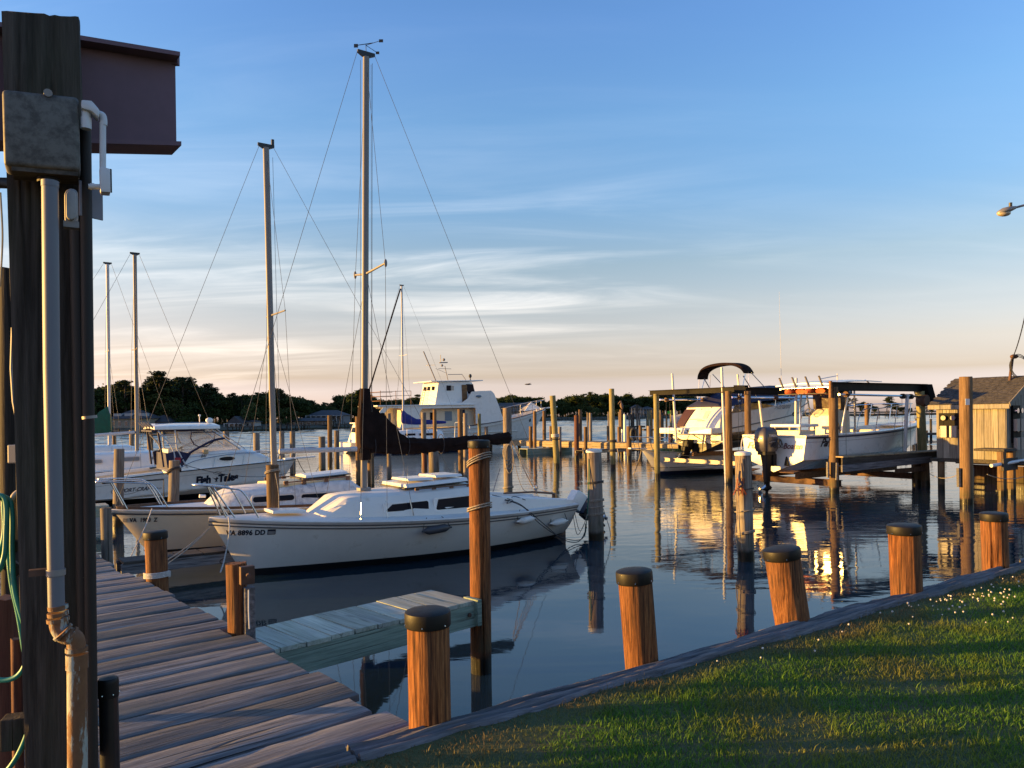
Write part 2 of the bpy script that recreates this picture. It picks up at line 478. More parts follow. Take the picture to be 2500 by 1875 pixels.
# ================================================================== SETTING
def structure(mb, name, m, **k):
    return tag(mb.build(name, m, **k), kind='structure')
# ---- water
def water_mat():
    b = NB('harbour_water')
    v = b.coord('World', (1, 1, 1), rnd=False)
    vs = b.coord('World', (.55, 1.25, 1), (0, 0, radians(-8)), rnd=False)
    big = b.noise(v, .035, 3, .5)
    a1 = b.noise(vs, .9, 2, .5, .5)
    a2 = b.noise(vs, 3.6, 3, .55, .4)
    a3 = b.noise(vs, 12.0, 2, .5, .2)
    g = b.n('ShaderNodeNewGeometry'); q = b.n('ShaderNodeSeparateXYZ'); b.l(g.outputs['Position'], q.inputs[0])
    far = b.math('MULTIPLY', b.rng(q.outputs[1], 8, 22, .16, .85), b.rng(q.outputs[1], 40, 80, 1.0, .25))         # sheltered basin is smoother than the open creek
    patch = b.rng(big, .42, .62, .45, 1.0)
    h = b.math('ADD', b.math('MULTIPLY', a1, 1.0), b.math('ADD', b.math('MULTIPLY', a2, .34), b.math('MULTIPLY', a3, b.math('MULTIPLY', patch, .06))))
    h = b.math('MULTIPLY', h, b.math('MULTIPLY', far, patch))
    b.set(Base_Color=(.012, .028, .042), Roughness=.028, IOR=1.33)
    b.p.inputs['Specular IOR Level'].default_value = 1.0
    b.bump(h, .35, .085)
    return b.m
WATER = water_mat()
mb = MB()
mb.add([(-4000, 1.0, 0), (5000, 1.0, 0), (5000, 6000, 0), (-4000, 6000, 0)], [(0, 1, 2, 3)])
structure(mb, 'water', WATER)
def creek():
    """wind ripples of the open creek as real waves: long low crests, still in the lee patches"""
    ys = [46.0]
    while ys[-1] < 460: ys.append(ys[-1] + (.24 if ys[-1] < 180 else .24 + (ys[-1] - 180) * .0012))
    ys = np.array(ys); nc = 210; R = np.random.default_rng(5)
    Y = ys[:, None]; t = np.linspace(-1, 1, nc)[None, :]
    X = t * (Y * .78 + 14) + R.uniform(-.3, .3, (len(ys), nc)); Y = Y + 0 * X
    Z = np.zeros_like(X)
    for k in range(9):
        lam = R.uniform(.75, 1.9); an = radians(92 + R.normal() * 16); ph = R.uniform(0, 6.3)
        Z += lam * .0105 * np.sin((X * cos(an) + Y * sin(an)) * 2 * pi / lam + ph + 1.4 * np.sin(X * .21 + k) * 1.0)
    lee = np.clip((vnoise(X * .35 + 40, Y + 40, .045, 8) * .65 + vnoise(X * .5, Y, .17, 9) * .35 - .22) * 3.0, .5, 1)
    rim = np.clip((Y - 46) / 22, 0, 1) * np.clip((1 - np.abs(t)) * 14, 0, 1) * np.clip((460 - Y) / 30, 0, 1)
    Z = Z * lee * rim + .075 * rim + .002
    n, m = X.shape; i = np.arange(n * m).reshape(n, m)
    q = np.stack([i[:-1, :-1], i[:-1, 1:], i[1:, 1:], i[1:, :-1]], -1).reshape(-1, 4)
    o = fast_mesh('water', np.stack([X, Y, Z], -1).reshape(-1, 3), q, np.zeros((0, 3), int), WATER)
    o.data.shade_smooth(); tag(o, kind='structure')
# ---- lawn: one sheet behind the bulkhead, reaching away from the water on the camera's side
BK0 = Vector((.32, 4.21, 0))                          # a point on the water-side edge of the bulkhead cap
LAWN_Z = .945
def bk(u, v, z=0.0): return BK0 + E1 * u + E2 * v + Vector((0, 0, z))
def lawn_h(p):
    return LAWN_Z + .02 * noise.noise(Vector((p.x * .7, p.y * .7, 0))) + .012 * noise.noise(Vector((p.x * 3, p.y * 3, 5)))
def lawn_mat():
    b = NB('lawn_soil_and_thatch'); v = b.coord('World', rnd=False)
    n1 = b.noise(v, 1.3, 4); n2 = b.noise(v, 38, 5, .7)
    c = b.mix(n2, (.035, .052, .014), (.085, .10, .032)); c = b.mix(b.rng(n1, .5, .72), c, (.09, .065, .032))
    b.set(Base_Color=c, Roughness=.95); b.bump(n2, .6, .02)
    return b.m
mb = MB()
us = [-60, -30, -15, -8] + [-6 + .25 * i for i in range(73)] + [14, 18, 25, 40, 80, 160]
vs_ = [-.15, -.2, -.3] + [-.5 - .25 * i for i in range(36)] + [-11, -14, -20, -40, -90, -200]
mb.grid([[Vector((p.x, p.y, lawn_h(p) if abs(u) < 20 and v > -12 else LAWN_Z)) for v in vs_ for p in (bk(u, v),)] for u in us])
structure(mb, 'lawn', lawn_mat(), smooth=180)
# ---- grass blades and clover on it
def blade_mat():
    b = NB('grass_blades'); v = b.coord('World', rnd=False)
    n1 = b.noise(v, 1.1, 3); n2 = b.noise(v, 60, 2); n3 = b.noise(v, .55, 2)
    c = b.mix(n2, (.050, .140, .014), (.12, .255, .030))
    c = b.mix(b.rng(n1, .48, .66, 0, .75), c, (.20, .20, .032))
    c = b.mix(b.rng(n2, .60, .72, 0, .45), c, (.26, .19, .075))
    c = b.mix(b.rng(n3, .55, .68, 0, .35), c, (.17, .13, .055))
    g_ = b.n('ShaderNodeNewGeometry'); sb = b.n('ShaderNodeVectorMath', operation='SUBTRACT'); b.l(g_.outputs['Position'], sb.inputs[0]); sb.inputs[1].default_value = tuple(BK0)
    dt = b.n('ShaderNodeVectorMath', operation='DOT_PRODUCT'); b.l(sb.outputs[0], dt.inputs[0]); dt.inputs[1].default_value = tuple(E2)
    dv_ = b.math('ADD', dt.outputs['Value'], b.math('MULTIPLY', b.math('SUBTRACT', n1, .5), .7))
    c = b.mix(b.rng(dv_, -.50, -.24, 0, .9), c, b.mix(n2, (.10, .065, .035), (.22, .16, .09)))
    b.set(Base_Color=c, Roughness=.6); b.p.inputs['Specular IOR Level'].default_value = .25
    tr = b.n('ShaderNodeBsdfTranslucent'); b.l(c, tr.inputs[0]); ms = b.n('ShaderNodeMixShader'); ms.inputs[0].default_value = .35
    b.l(b.p.outputs[0], ms.inputs[1]); b.l(tr.outputs[0], ms.inputs[2]); b.l(ms.outputs[0], b.out.inputs[0])
    return b.m
def fast_mesh(name, co, quads, tris, mat):
    me = bpy.data.meshes.new(name)
    nq, ntr = len(quads), len(tris)
    me.vertices.add(len(co)); me.vertices.foreach_set('co', co.astype(np.float32).ravel())
    loops = np.concatenate([quads.ravel(), tris.ravel()]).astype(np.int32)
    me.loops.add(len(loops)); me.loops.foreach_set('vertex_index', loops)
    me.polygons.add(nq + ntr)
    starts = np.concatenate([np.arange(nq) * 4, nq * 4 + np.arange(ntr) * 3]).astype(np.int32)
    me.polygons.foreach_set('loop_start', starts)
    me.update(calc_edges=True); me.validate()
    me.materials.append(mat)
    o = bpy.data.objects.new(name, me); COL.objects.link(o)
    return o
rng = np.random.default_rng(3)
def in_view(X, Y, Z, m=60):
    x, y = X / Y, (Z - CAMH) / Y
    px = PPX + (_c * x - _s * y) * FPX; py = PPY - (_s * x + _c * y) * FPX
    return (px > -m) & (px < 2500 + m) & (py < 1875 + 160) & (Y > 1.5)
def vnoise(x, y, s, seed):
    """cheap smooth value noise for numpy arrays"""
    r = np.random.default_rng(seed); T = r.random((64, 64))
    x = x * s; y = y * s; xi = np.floor(x).astype(int); yi = np.floor(y).astype(int); fx = x - xi; fy = y - yi
    fx = fx * fx * (3 - 2 * fx); fy = fy * fy * (3 - 2 * fy)
    g = lambda a, b_: T[a % 64, b_ % 64]
    return (g(xi, yi) * (1 - fx) + g(xi + 1, yi) * fx) * (1 - fy) + (g(xi, yi + 1) * (1 - fx) + g(xi + 1, yi + 1) * fx) * fy
def grass(n, umin, umax, vmax, width, hmin, hmax, tuft, name):
    u = rng.uniform(umin, umax, n); v = -.16 - rng.random(n) ** 1.0 * vmax
    X = BK0.x + E1.x * u + E2.x * v; Y = BK0.y + E1.y * u + E2.y * v
    k = in_view(X, Y, np.full(n, LAWN_Z))
    d = vnoise(X, Y, 2.2, 5) * .6 + vnoise(X, Y, 6.5, 6) * .4
    k &= rng.random(n) < np.clip((d - .05) * 2.6, .5, 1)
    edge = np.clip((-.16 - v) / .25, 0, 1)
    k &= rng.random(n) < .75 + .25 * edge
    X, Y, d, edge = X[k], Y[k], d[k], edge[k]; n = len(X)
    hz = np.array([lawn_h(Vector((a, b_, 0))) for a, b_ in zip(X, Y)]) - .005
    h = (hmin + (hmax - hmin) * rng.random(n) ** 1.6) * (.6 + .8 * d) * (.6 + .4 * edge)
    h *= np.where(rng.random(n) < tuft, 1.9, 1.0)
    an = rng.uniform(0, 2 * np.pi, n); le = rng.uniform(0, 2 * np.pi, n); lean = rng.uniform(.15, .95, n) * h
    wx, wy = np.cos(an) * width * rng.uniform(.6, 1.3, n), np.sin(an) * width * rng.uniform(.6, 1.3, n)
    lx, ly = np.cos(le) * lean, np.sin(le) * lean
    B = np.stack([X, Y, hz], 1); Wd = np.stack([wx, wy, np.zeros(n)], 1) * .5
    mid = B + np.stack([lx * .35, ly * .35, h * .58], 1); tip = B + np.stack([lx, ly, h], 1)
    co = np.stack([B - Wd, B + Wd, mid + Wd * .8, mid - Wd * .8, tip], 1).reshape(-1, 3)
    i = np.arange(n)[:, None] * 5
    o = fast_mesh(name, co, i + np.array([[0, 1, 2, 3]]), i + np.array([[3, 2, 4]]), BLADE)
    tag(o, kind='stuff')
    return o
creek()
BLADE = blade_mat()
grass(560000, -3.2, 9.5, 6.2, .0042, .018, .042, .03, 'grass')
# clover heads: small white globes among the blades
def clover():
    mb = MB()
    for px0, px1, py0, py1, n in ((2180, 2480, 1430, 1500, 85), (2280, 2490, 1400, 1450, 30), (1900, 2240, 1480, 1560, 24), (1500, 2000, 1560, 1640, 10)):
        for _ in range(n):
            p = U(random.uniform(px0, px1), random.gauss((py0 + py1) / 2, (py1 - py0) / 3.2), LAWN_Z + .04)
            if (p - BK0).dot(E2) > -.3: continue
            r = random.uniform(.005, .009); z = lawn_h(p) + random.uniform(.03, .07)
            mb.ball((p.x, p.y, z), (r, r, r * .9), 6, 4)
    return mb
tag(clover().build('clover_flowers', plain('white_clover_heads', (.62, .58, .54), .8)), kind='stuff')
# ---- bulkhead wall of sheet boards under the cap
mb = MB()
for i in range(60):
    u = -9 + i * .3
    mb.box(bk(u, -.09, .31) , (.294, .05, 1.2), atan2(E1.y, E1.x))
structure(mb, 'bulkhead', M['brown_board'])
# ---- bulkhead cap timbers
ang1 = atan2(E1.y, E1.x)
def cap_timber(u0, u1, k):
    o = thing('cap_timber', ('long weathered grey cap timber along the lawn from the capped piles to the dock corner' if k == 0 else
              'far end of the grey bulkhead cap timber beyond the clover patch' if k == 2 else 'grey bulkhead cap timber running under the wooden dock to the post'), 'timber', bk((u0 + u1) / 2, -.085, .905), ang1)
    mb = MB(); n = int((u1 - u0) / .05); rows = []
    for i in range(n + 1):
        x = (u0 + u1) / -2 + u0 + (u1 - u0) * i / n
        row = []
        for (y, z) in [(.11, -.08), (.115, .0), (.108, .045)] + [(.095 - .012 * j, .062 + .006 * sin(j)) for j in range(16)] + [(-.108, .045), (-.12, .0), (-.125, -.08)]:
            q = Vector((x * 2.2 + k * 9, y * 14, z * 14))
            wob = .020 * noise.noise(q) + .02 * noise.noise(Vector((x * .8, y * 3, 3 + k))) - .045 * max(0, noise.noise(Vector((x * 1.7, y * 8, 11 + k))) - .25)
            wob += .010 * noise.noise(Vector((x * 1.1, y * 95, 3 * k))) + .006 * noise.noise(Vector((x * 9, y * 130, 5)))
            y *= .76
            row.append((x, y + (.035 * noise.noise(Vector((x * 3.5, k, 1 if y > 0 else 7))) + .02 * noise.noise(Vector((x * 13, k, 1 if y > 0 else 7)))) * (abs(y) > .07), z + wob * (z > -.05)))
        rows.append(row)
    mb.loft(rows); mb.build('beam', M['timber_cap'], o, smooth=50)
cap_timber(-9.0, -1.35, 1); cap_timber(-1.33, 5.6, 0); cap_timber(5.62, 12, 2)
# ---- the dock of weathered planks
DK0 = Vector((-.53, 3.81, 0)); DKD = (Vector((-4.68, 8.62, 0)) - DK0).normalized(); DKN = Vector((-DKD.y, DKD.x, 0))   # along the dock / to its left
ang_d = atan2(-DKN.y, -DKN.x)
dock = thing('wooden_dock', 'weathered grey plank dock running away from the lawn beside the electric post', 'dock', DK0, ang_d)
DW = 2.3
def dock_planks():
    t = -.54; k = 0
    protos = []
    for j in range(7):
        mb = MB(); L = DW; wd = .262; rows = []; n = 22
        for i in range(n + 1):
            x = -L + L * i / n; row = []
            for (y, z) in ((0, -.04), (.004, -.004), (.014, 0), (wd * .3, .001), (wd * .5, .002), (wd * .7, .001), (wd - .014, 0), (wd - .004, -.004), (wd, -.04)):
                cup = .006 * noise.noise(Vector((x * 1.1 + j * 5, y * 9, 2))) + .004 * noise.noise(Vector((x * 7, y * 30, j * 3.1)))
                eg = .008 * noise.noise(Vector((x * 3, 4 if y < .1 else 9, j))) * (y < .01 or y > wd - .01)
                row.append((x, y + eg, z + cup * (z > -.03)))
            rows.append(row)
        mb.loft(rows)
        protos.append(mb)
    meshes = []
    while t < 11.5:
        j = random.randrange(7)
        if len(meshes) <= j or meshes[j] is None:
            while len(meshes) <= j: meshes.append(None)
            o = protos[j].build('plank', M['deck'], dock, smooth=40); meshes[j] = o.data
        else:
            o = bpy.data.objects.new('plank', meshes[j]); COL.objects.link(o); o.parent = dock
        o.name = 'plank'
        o.location = (random.uniform(-.03, .035) + (-.06 if random.random() < .2 else 0), t, .90 + random.uniform(-.006, .008))
        o.rotation_euler = (random.uniform(-.012, .012), random.uniform(-.003, .003), random.uniform(-.008, .008))
        t += .268 + random.uniform(-.001, .008); k += 1
dock_planks()
mb = MB(); RN = random.Random(9); t = -.54
while t < 8:
    for x in (-.09, -1.08, -2.1):
        for dy in (.05, .21):
            c_ = Vector((x + RN.uniform(-.025, .025), t + dy + RN.uniform(-.015, .015), .903)); r_ = RN.uniform(.004, .006)
            mb.add([c_ + Vector((r_ * cos(a), r_ * sin(a), .002)) for a in [2 * pi * k / 6 for k in range(6)]], [tuple(range(6))])
    t += .2715
mb.build('nail_heads', M['black'], dock, kind='stuff')
mb = MB(); mb.box((-.10, 5.4, .73), (.06, 12, .24)); mb.build('side_stringer', M['dark_wood'], dock)
mb = MB(); mb.box((-2.1, 5.4, .73), (.06, 12, .24)); mb.build('side_stringer', M['dark_wood'], dock)
mb = MB()
for y in (1.2, 4.4, 7.6, 10.2): mb.box((-1.1, y, .52), (2.1, .12, .2))
mb.build('crossbeam', M['dark_wood'], dock)
# ---- the far shore: low land, named terrain
def shore_pt(px):
    """a point on the far shoreline seen at column px of the photograph"""
    pts = [(-400, 1068, 128), (0, 1064, 133), (250, 1060, 140), (600, 1053, 151), (800, 1047, 171), (1000, 1040, 215), (1200, 1031.5, 290), (1400, 1027, 330), (1550, 1023, 380), (1700, 1019, 460), (1900, 1012, 800), (2100, 1007, 1400), (2500, 1001.5, 1700), (2900, 996, 1800)]
    for (a, b) in zip(pts, pts[1:]):
        if a[0] <= px <= b[0]:
            t = (px - a[0]) / (b[0] - a[0]); d = a[2] + (b[2] - a[2]) * t
            r = ray(px, 0); return Vector((r.x * d, d, 0))
    return Vector((0, 300, 0))
mb = MB(); rows = []
for px in range(-400, 2901, 60):
    p = shore_pt(px); dr = Vector((p.x, p.y, 0)).normalized()
    rows.append([p + Vector((0, 0, -.5)), p + Vector((0, 0, .35)), p + dr * 3 + Vector((0, 0, .8)), p + dr * 30 + Vector((0, 0, 1.4)), p + dr * 200 + Vector((0, 0, 2.0)), p + dr * 900 + Vector((0, 0, 2.0))])
mb.grid(rows)
structure(mb, 'far_shore', plain('shore_ground', (.045, .05, .026), .95, var=.3, scale=.3), smooth=60)
# ================================================================== PILINGS
def pile_mb(a, b, r0, r1, n, rings, rough, seed, split=None):
    """A round timber from a (below water) to b (top): furrowed, checked, slightly out of round."""
    a, b = Vector(a), Vector(b); mb = MB(); rows = []
    ax = (b - a); L = ax.length; ax.normalize(); ex = ax.orthogonal().normalized() if abs(ax.z) < .9 else Vector((1, 0, 0)); ex = (ex - ax * ex.dot(ax)).normalized(); ey = ax.cross(ex)
    cr = [random.Random(seed).uniform(0, 2 * pi) for _ in range(5)]
    for i in range(rings + 1):
        t = i / rings; r = r0 + (r1 - r0) * t; row = []
        for k in range(n):
            an = 2 * pi * k / n
            q = Vector((cos(an) * 1.3, sin(an) * 1.3, t * L * .5 + seed * 3.7))
            w = 1 + rough * (noise.noise(q) * 1.2 + .5 * noise.noise(Vector((cos(an) * 7, sin(an) * 7, t * L * .9 + seed))))
            if n >= 32:
                for j, c in enumerate(cr):
                    d = abs((an - c - .12 * noise.noise(Vector((t * L * 2, j, seed))) + pi) % (2 * pi) - pi)
                    if d < .09 and (j + i) % 9 > 1: w -= .06 * (1 - d / .09)
                w -= .16 * rough * 10 * max(0, noise.noise(Vector((cos(an) * 11, sin(an) * 11, t * L * 1.3 + seed * 7))) - .12) * .35
            z = L * t
            if t > .999: z += .012 * noise.noise(Vector((cos(an) * 3, sin(an) * 3, seed)))
            row.append(a + ax * z + (ex * cos(an) + ey * sin(an)) * r * w)
        rows.append(row)
    mb.loft(rows); return mb, ax
PILES = {}
def piling(key, label, mat, top, base, w, d=None, z0=None, cap=None, n=14, rings=6, taper=.95, rough=.03, bottom=-.7, group=None, seed=None):
    """top/base: pixel points on the photograph's axis of the pile; d: distance (or from base at height z0)."""
    seed = seed if seed is not None else len(PILES) + 1
    if d is None:
        pb = U(base[0], base[1], z0 if z0 is not None else 0.0); d = pb.y
    else: pb = P(base[0], base[1], d)
    pt = P(top[0], top[1], d)
    r = w / 2 * d / FPX
    dirv = (pt - pb).normalized(); pbot = pb + dirv * ((bottom - pb.z) / dirv.z)
    mb, ax = pile_mb(pbot, pt, r, r * taper, n, rings, rough, seed)
    if cap is None:
        o = mb.build('piling', M[mat], smooth=55)
        tag(o, label, 'piling', group)
    else:
        o = thing('piling', label, 'piling', (pbot.x, pbot.y, bottom), 0, group)
        loc = mat_of(o)
        mb.build('shaft', M[mat], o, smooth=55, local=loc)
        c = MB(); q = r * 1.0 * (taper + .05); N = 40 if n > 20 else 14
        prof = [(q * 1.02, -.055), (q * 1.045, -.05), (q * 1.045, .006), (q * 1.02, .016), (q * .9, .022), (q * .4, .026), (.003, .027)] if cap == 'cap' else [(q * 1.03, -.05), (q * 1.05, -.03), (q * 1.0, .0), (q * .5, .018), (.003, .022)]
        c.lathe(prof, N, jit=lambda an, z: 1 + .012 * noise.noise(Vector((cos(an) * 2, sin(an) * 2, seed))))
        rot = Vector((0, 0, 1)).rotation_difference(ax).to_matrix().to_4x4()
        c.v = [tuple(Matrix.Translation(pt) @ rot @ Vector(p)) for p in c.v]
        co = c.build('cap', M['cap'] if cap == 'cap' else M['white_old'], o, smooth=40, local=loc)
        if cap == 'cap' and n > 20:
            nb = MB()
            for k in range(6):
                nb = MB(); an = k * pi / 3 + .4; nb.ball(tuple(pt + rot @ Vector((q * 1.055 * cos(an), q * 1.055 * sin(an), -.04))), .0035, 5, 4); nb.build('nail', M['steel'], co, local=loc)
    PILES[key] = (pb, pt, r, d); return o
# the five capped piles of the bulkhead and their neighbours on the dock
NEAR = dict(cap='cap', n=112, rings=40, taper=.97, rough=.05, bottom=-.9)
piling('C', 'widest black-capped orange-lit pile at the corner of dock and lawn', 'pile_near', (1044, 1500), (1049, 1785), 106, z0=.9, seed=1, **NEAR)
piling('E', 'black-capped bulkhead pile, first along the lawn after the dock corner', 'pile_near', (1548, 1400), (1567, 1630), 84, z0=.9, seed=2, **NEAR)
piling('F', 'black-capped bulkhead pile leaning left, in front of the roped grey pile', 'pile_near', (1908, 1345), (1936, 1530), 84, z0=.9, seed=3, **NEAR)
piling('G', 'black-capped bulkhead pile beside the white clover patch', 'pile_near', (2207, 1287), (2214, 1457), 74, z0=.9, seed=4, **NEAR)
piling('H', 'smallest and farthest black-capped bulkhead pile, nearest the right edge', 'pile_near', (2426, 1257), (2431, 1395), 58, z0=.9, seed=5, **NEAR)
piling('D', 'tall orange-lit black-capped pile with two rope wraps at the end of the green finger pier', 'pile_near', (1169, 1080), (1173, 1462), 52, z0=.7, seed=6, cap='cap', n=80, rings=44, taper=.96, rough=.045, bottom=-1)
piling('A', 'short black-capped dock pile with white line round its foot', 'pile_near', (379, 1302), (384, 1415), 52, z0=.9, seed=7, cap='cap', n=40, rings=20, taper=.98, rough=.05, bottom=-1)
piling('B', 'short bare-topped dock pile with an iron bracket at the start of the green finger pier', 'pile_near', (577, 1375), (582, 1540), 50, z0=.9, seed=8, n=40, rings=24, taper=.96, rough=.06, bottom=-1)
piling('I', 'grey pile with white cone cap and wrapped lines behind the small outboard', 'pile_grey', (1450, 1098), (1456, 1318), 38, seed=9, cap='cone', n=32, rings=16, rough=.05)
piling('J', 'weathered grey pile hung with frayed orange and blue rope, standing in open water', 'pile_grey', (1814, 1104), (1821, 1369), 40, seed=10, cap='cone', n=32, rings=18, rough=.05)
piling('R', 'tallest olive brown pile with a small blue sign in front of the shed', 'pile_brown', (2358, 920), (2360, 1232), 30, seed=11, n=32, rings=14)
piling('K', 'tall greenish pile with a pale band in front of the yellow-lit walkway', 'pile_green', (1349, 966), (1360, 1139), 15, seed=12, n=20)
piling('L', 'tallest greenish pile standing left of the boat lifts', 'pile_green', (1493, 949), (1497, 1143), 13.5, seed=13, n=20)
piling('N_front', 'grey-brown pile in front of the second sailboat with rope looped near its top', 'pile_brown', (665, 1135), (668, 1290), 31, d=12.6, seed=14, n=32, rings=12, rough=.05)
piling('mid', 'tall grey pile hung with a pale rope coil at the dark boom end', 'pile_grey', (1238, 996), (1241, 1215), 22, seed=15, n=24, rough=.05)
piling('fb1', 'broad grey-brown pile carrying a small board below the dark boom', 'pile_grey', (1059, 1090), (1060, 1168), 27, seed=16, n=20, rough=.05)
piling('fb2', 'dark square-sided pile left of the broad grey-brown pile below the boom', 'pile_red', (1036, 1094), (1038, 1170), 12, seed=17)
piling('p1', 'tall thin pile right of the blue sail cover', 'pile_grey', (1034, 1007), (1035, 1120), 13, d=44, seed=18)
piling('p2', 'pile behind the boom of the blue-covered sailboat', 'pile_brown', (1061, 1000), (1062, 1110), 9.5, d=50, seed=19)
piling('p3', 'tall pink-brown pile before the covered side deck of the trawler', 'pile_brown', (1123, 999), (1126, 1182), 13, seed=20)
piling('p4', 'forked pile right beside the tall pink-brown pile', 'pile_grey', (1136, 1009), (1137, 1185), 11, seed=21)
piling('p5', 'dark green-grey pile in front of the white trawler hull', 'pile_green', (1170, 1010), (1171, 1095), 8.5, d=50, seed=22)
piling('p6', 'short dark pile between the trawler hull and the boom end', 'pile_grey', (1187, 1041), (1188, 1090), 9.5, d=50, seed=23)
piling('p7', 'pile behind the mast foot of the near sailboat', 'pile_brown', (905, 1100), (906, 1192), 17, seed=24, n=20, rough=.05)
piling('p8', 'thin pile directly left of the near sailboat mast', 'pile_brown', (873, 1017), (876, 1195), 13, d=26, seed=25)
piling('p9', 'dark pile behind the black sail cover right of the near mast', 'pile_grey', (949, 1009), (951, 1180), 11, seed=26)
piling('p10', 'thin tall brown pile beside the little lit boat', 'pile_brown', (805, 1014), (806, 1150), 12, seed=27)
piling('p11', 'grey pile close right of the thin tall brown pile', 'pile_grey', (822, 1051), (823, 1153), 13, seed=28)
piling('p12', 'flat-topped grey pile with a side timber above the second boom', 'pile_grey', (786, 1066), (787, 1155), 17, seed=29)
piling('p13', 'grey pile close behind the aluminium mast of the second sailboat', 'pile_grey', (688, 1053), (689, 1171), 13, seed=30)
piling('p14', 'dark pile right of the second mast with a thinner neighbour', 'pile_grey', (714, 1053), (715, 1168), 14, seed=31)
piling('p15', 'weathered pile in the dark ripple patch right of the hardtop boat', 'pile_grey', (626, 1057), (627, 1120), 16, d=42, seed=32)
piling('p16', 'grey pile seen past the windscreen of the hardtop boat', 'pile_grey', (552, 1053), (553, 1100), 15, d=52, seed=33)
piling('p17', 'brown pile left of the rod holders of the hardtop boat', 'pile_brown', (366, 1047), (367, 1120), 14, d=40, seed=34)
piling('p18', 'grey pile between the two far-left masts', 'pile_grey', (321, 1050), (322, 1110), 11, d=42, seed=35)
piling('p19', 'lit brown pile right beside the green sail cover', 'pile_brown', (279, 1063), (280, 1110), 9, d=44, seed=36)
piling('p20', 'stout grey pile before the white cabin with blue-grey windows', 'pile_grey', (291, 1096), (289, 1217), 24, d=17.5, seed=37, n=28, rough=.05)
piling('p21', 'wide-topped grey pile with a rope collar in front of the hardtop boat', 'pile_grey', (426, 1124), (423, 1236), 26, d=17.0, seed=38, n=28, rough=.05)
piling('p22', 'dark leaning pile at the left end of the dock beside the black pipes', 'pile_grey', (258, 1240), (262, 1370), 26, d=10.2, seed=39, n=24)
# piles along the yellow-lit walkway and in the creek behind it
far = [
 ('capped brown pile leaning on the walkway below the trawler bow', 'pile_brown', 1296, 1041, 9, 49.5), ('rope-wound pile standing right of the leaning brown one', 'pile_brown', 1306, 1004, 9, 49),
 ('pinkish pile alone in front of the trawler stem', 'pile_brown', 1329, 1003, 9, 55), ('short orange-lit pile just left of the pale-banded tall pile', 'pile_brown', 1345, 1040, 7, 50),
 ('short grey pile just right of the pale-banded tall pile', 'pile_grey', 1367, 1042, 9, 47), ('very dark red pile reaching down to the water before the walkway', 'pile_red', 1408, 1014, 12, 42.5),
 ('pinkish pile just right of the dark red pile', 'pile_brown', 1417, 1000, 9, 52), ('brown pile touching the near side of the walkway right of the dark red pile', 'pile_brown', 1430, 1042, 9, 45),
 ('slim far pile left of the tapered grey one', 'pile_grey', 1435, 1007, 4.5, 66), ('tapered grey pile out in the creek', 'pile_grey', 1442, 1008, 8, 62),
 ('brown pile just left of the tallest greenish pile', 'pile_brown', 1485, 1040, 7, 52), ('slim tall pile half hidden by the tallest greenish pile', 'pile_grey', 1486, 1005, 4, 66),
 ('orange-lit pile at the walkway just left of the white pole', 'pile_brown', 1512, 1042, 9, 46), ('tall reddish pile with a brown bird perched on top', 'pile_brown', 1517, 1000, 9, 62),
 ('stout black-topped pile with a tyre hanging on it', 'pile_brown', 1536, 1041, 13, 41.5), ('brown pile with a thin pole beside it above the skiff rail', 'pile_brown', 1564, 1039, 8.5, 54),
 ('wide tapered brown pile above the skiff bow', 'pile_grey', 1585, 1040, 12, 47), ('tall brown pile right of the left lift post', 'pile_brown', 1613, 1012, 10, 48),
 ('reddish pile below the swim platform of the raised cruiser', 'pile_red', 1637, 1040, 10, 46),
]
for i, (lab, mt, px, top, w, d) in enumerate(far):
    r = U(px, 1100); q = PPY - (px - PPX) * .0122
    base = q + CAMH * FPX / d
    piling('f%d' % i, lab, mt, (px - .5, top), (px, base), w, d=d, seed=50 + i, n=12, rings=5)
def slim_poles():
    spec = [(1525, 1012, 1078, 7, 64, 'white', 'white tube pole right of the reddish pile with the bird'), (1511, 1006, 1040, 3, 64, 'pile_grey', 'thin pole left of the reddish pile with the bird'),
            (1536, 1013, 1040, 3, 76, 'pile_grey', 'thin pole at the left end of the far boat lift'), (1556, 1009, 1040, 3, 76, 'pile_grey', 'thin pole behind the far boat lift, second from its left end'), (1561, 1012, 1040, 3, 76, 'pile_grey', 'thin pole behind the far boat lift, third from its left end'),
            (1582, 1003, 1040, 4.5, 74, 'pile_green', 'left of two sunlit thin posts beside the left lift post'), (1587, 1002, 1040, 4, 74, 'pile_green', 'right of two sunlit thin posts beside the left lift post'),
            (1638, 1002, 1040, 5, 70, 'pile_green', 'post carrying the bright green square daymark'), (1643, 1003, 1035, 4, 72, 'pile_green', 'slim post right of the bright green daymark'),
            (1519, 1048, 1082, 5, 50, 'white', 'short white tube pole in front of the reddish pile'), (1612, 1001, 1014, 4, 50, 'pile_grey', 'short stick fixed on top of the brown pile right of the left lift post')]
    for px, t, b_, w, d, mt, lab in spec:
        pt, pb = P(px, t, d), P(px + .5, b_, d)
        if lab.startswith('short stick'): pass
        else: pb.z = -.6
        mb = MB(); mb.tube([pb, pt], w / 2 * d / FPX, 8)
        tag(mb.build('pole', M[mt], smooth=60), lab, 'pole')
    p = P(1633.5, 1007, 69.6); mb = MB(); mb.box(p, (.24, .04, .24)); tag(mb.build('daymark', M['lime']), 'bright green square daymark on its post in the creek', 'marker')
slim_poles()
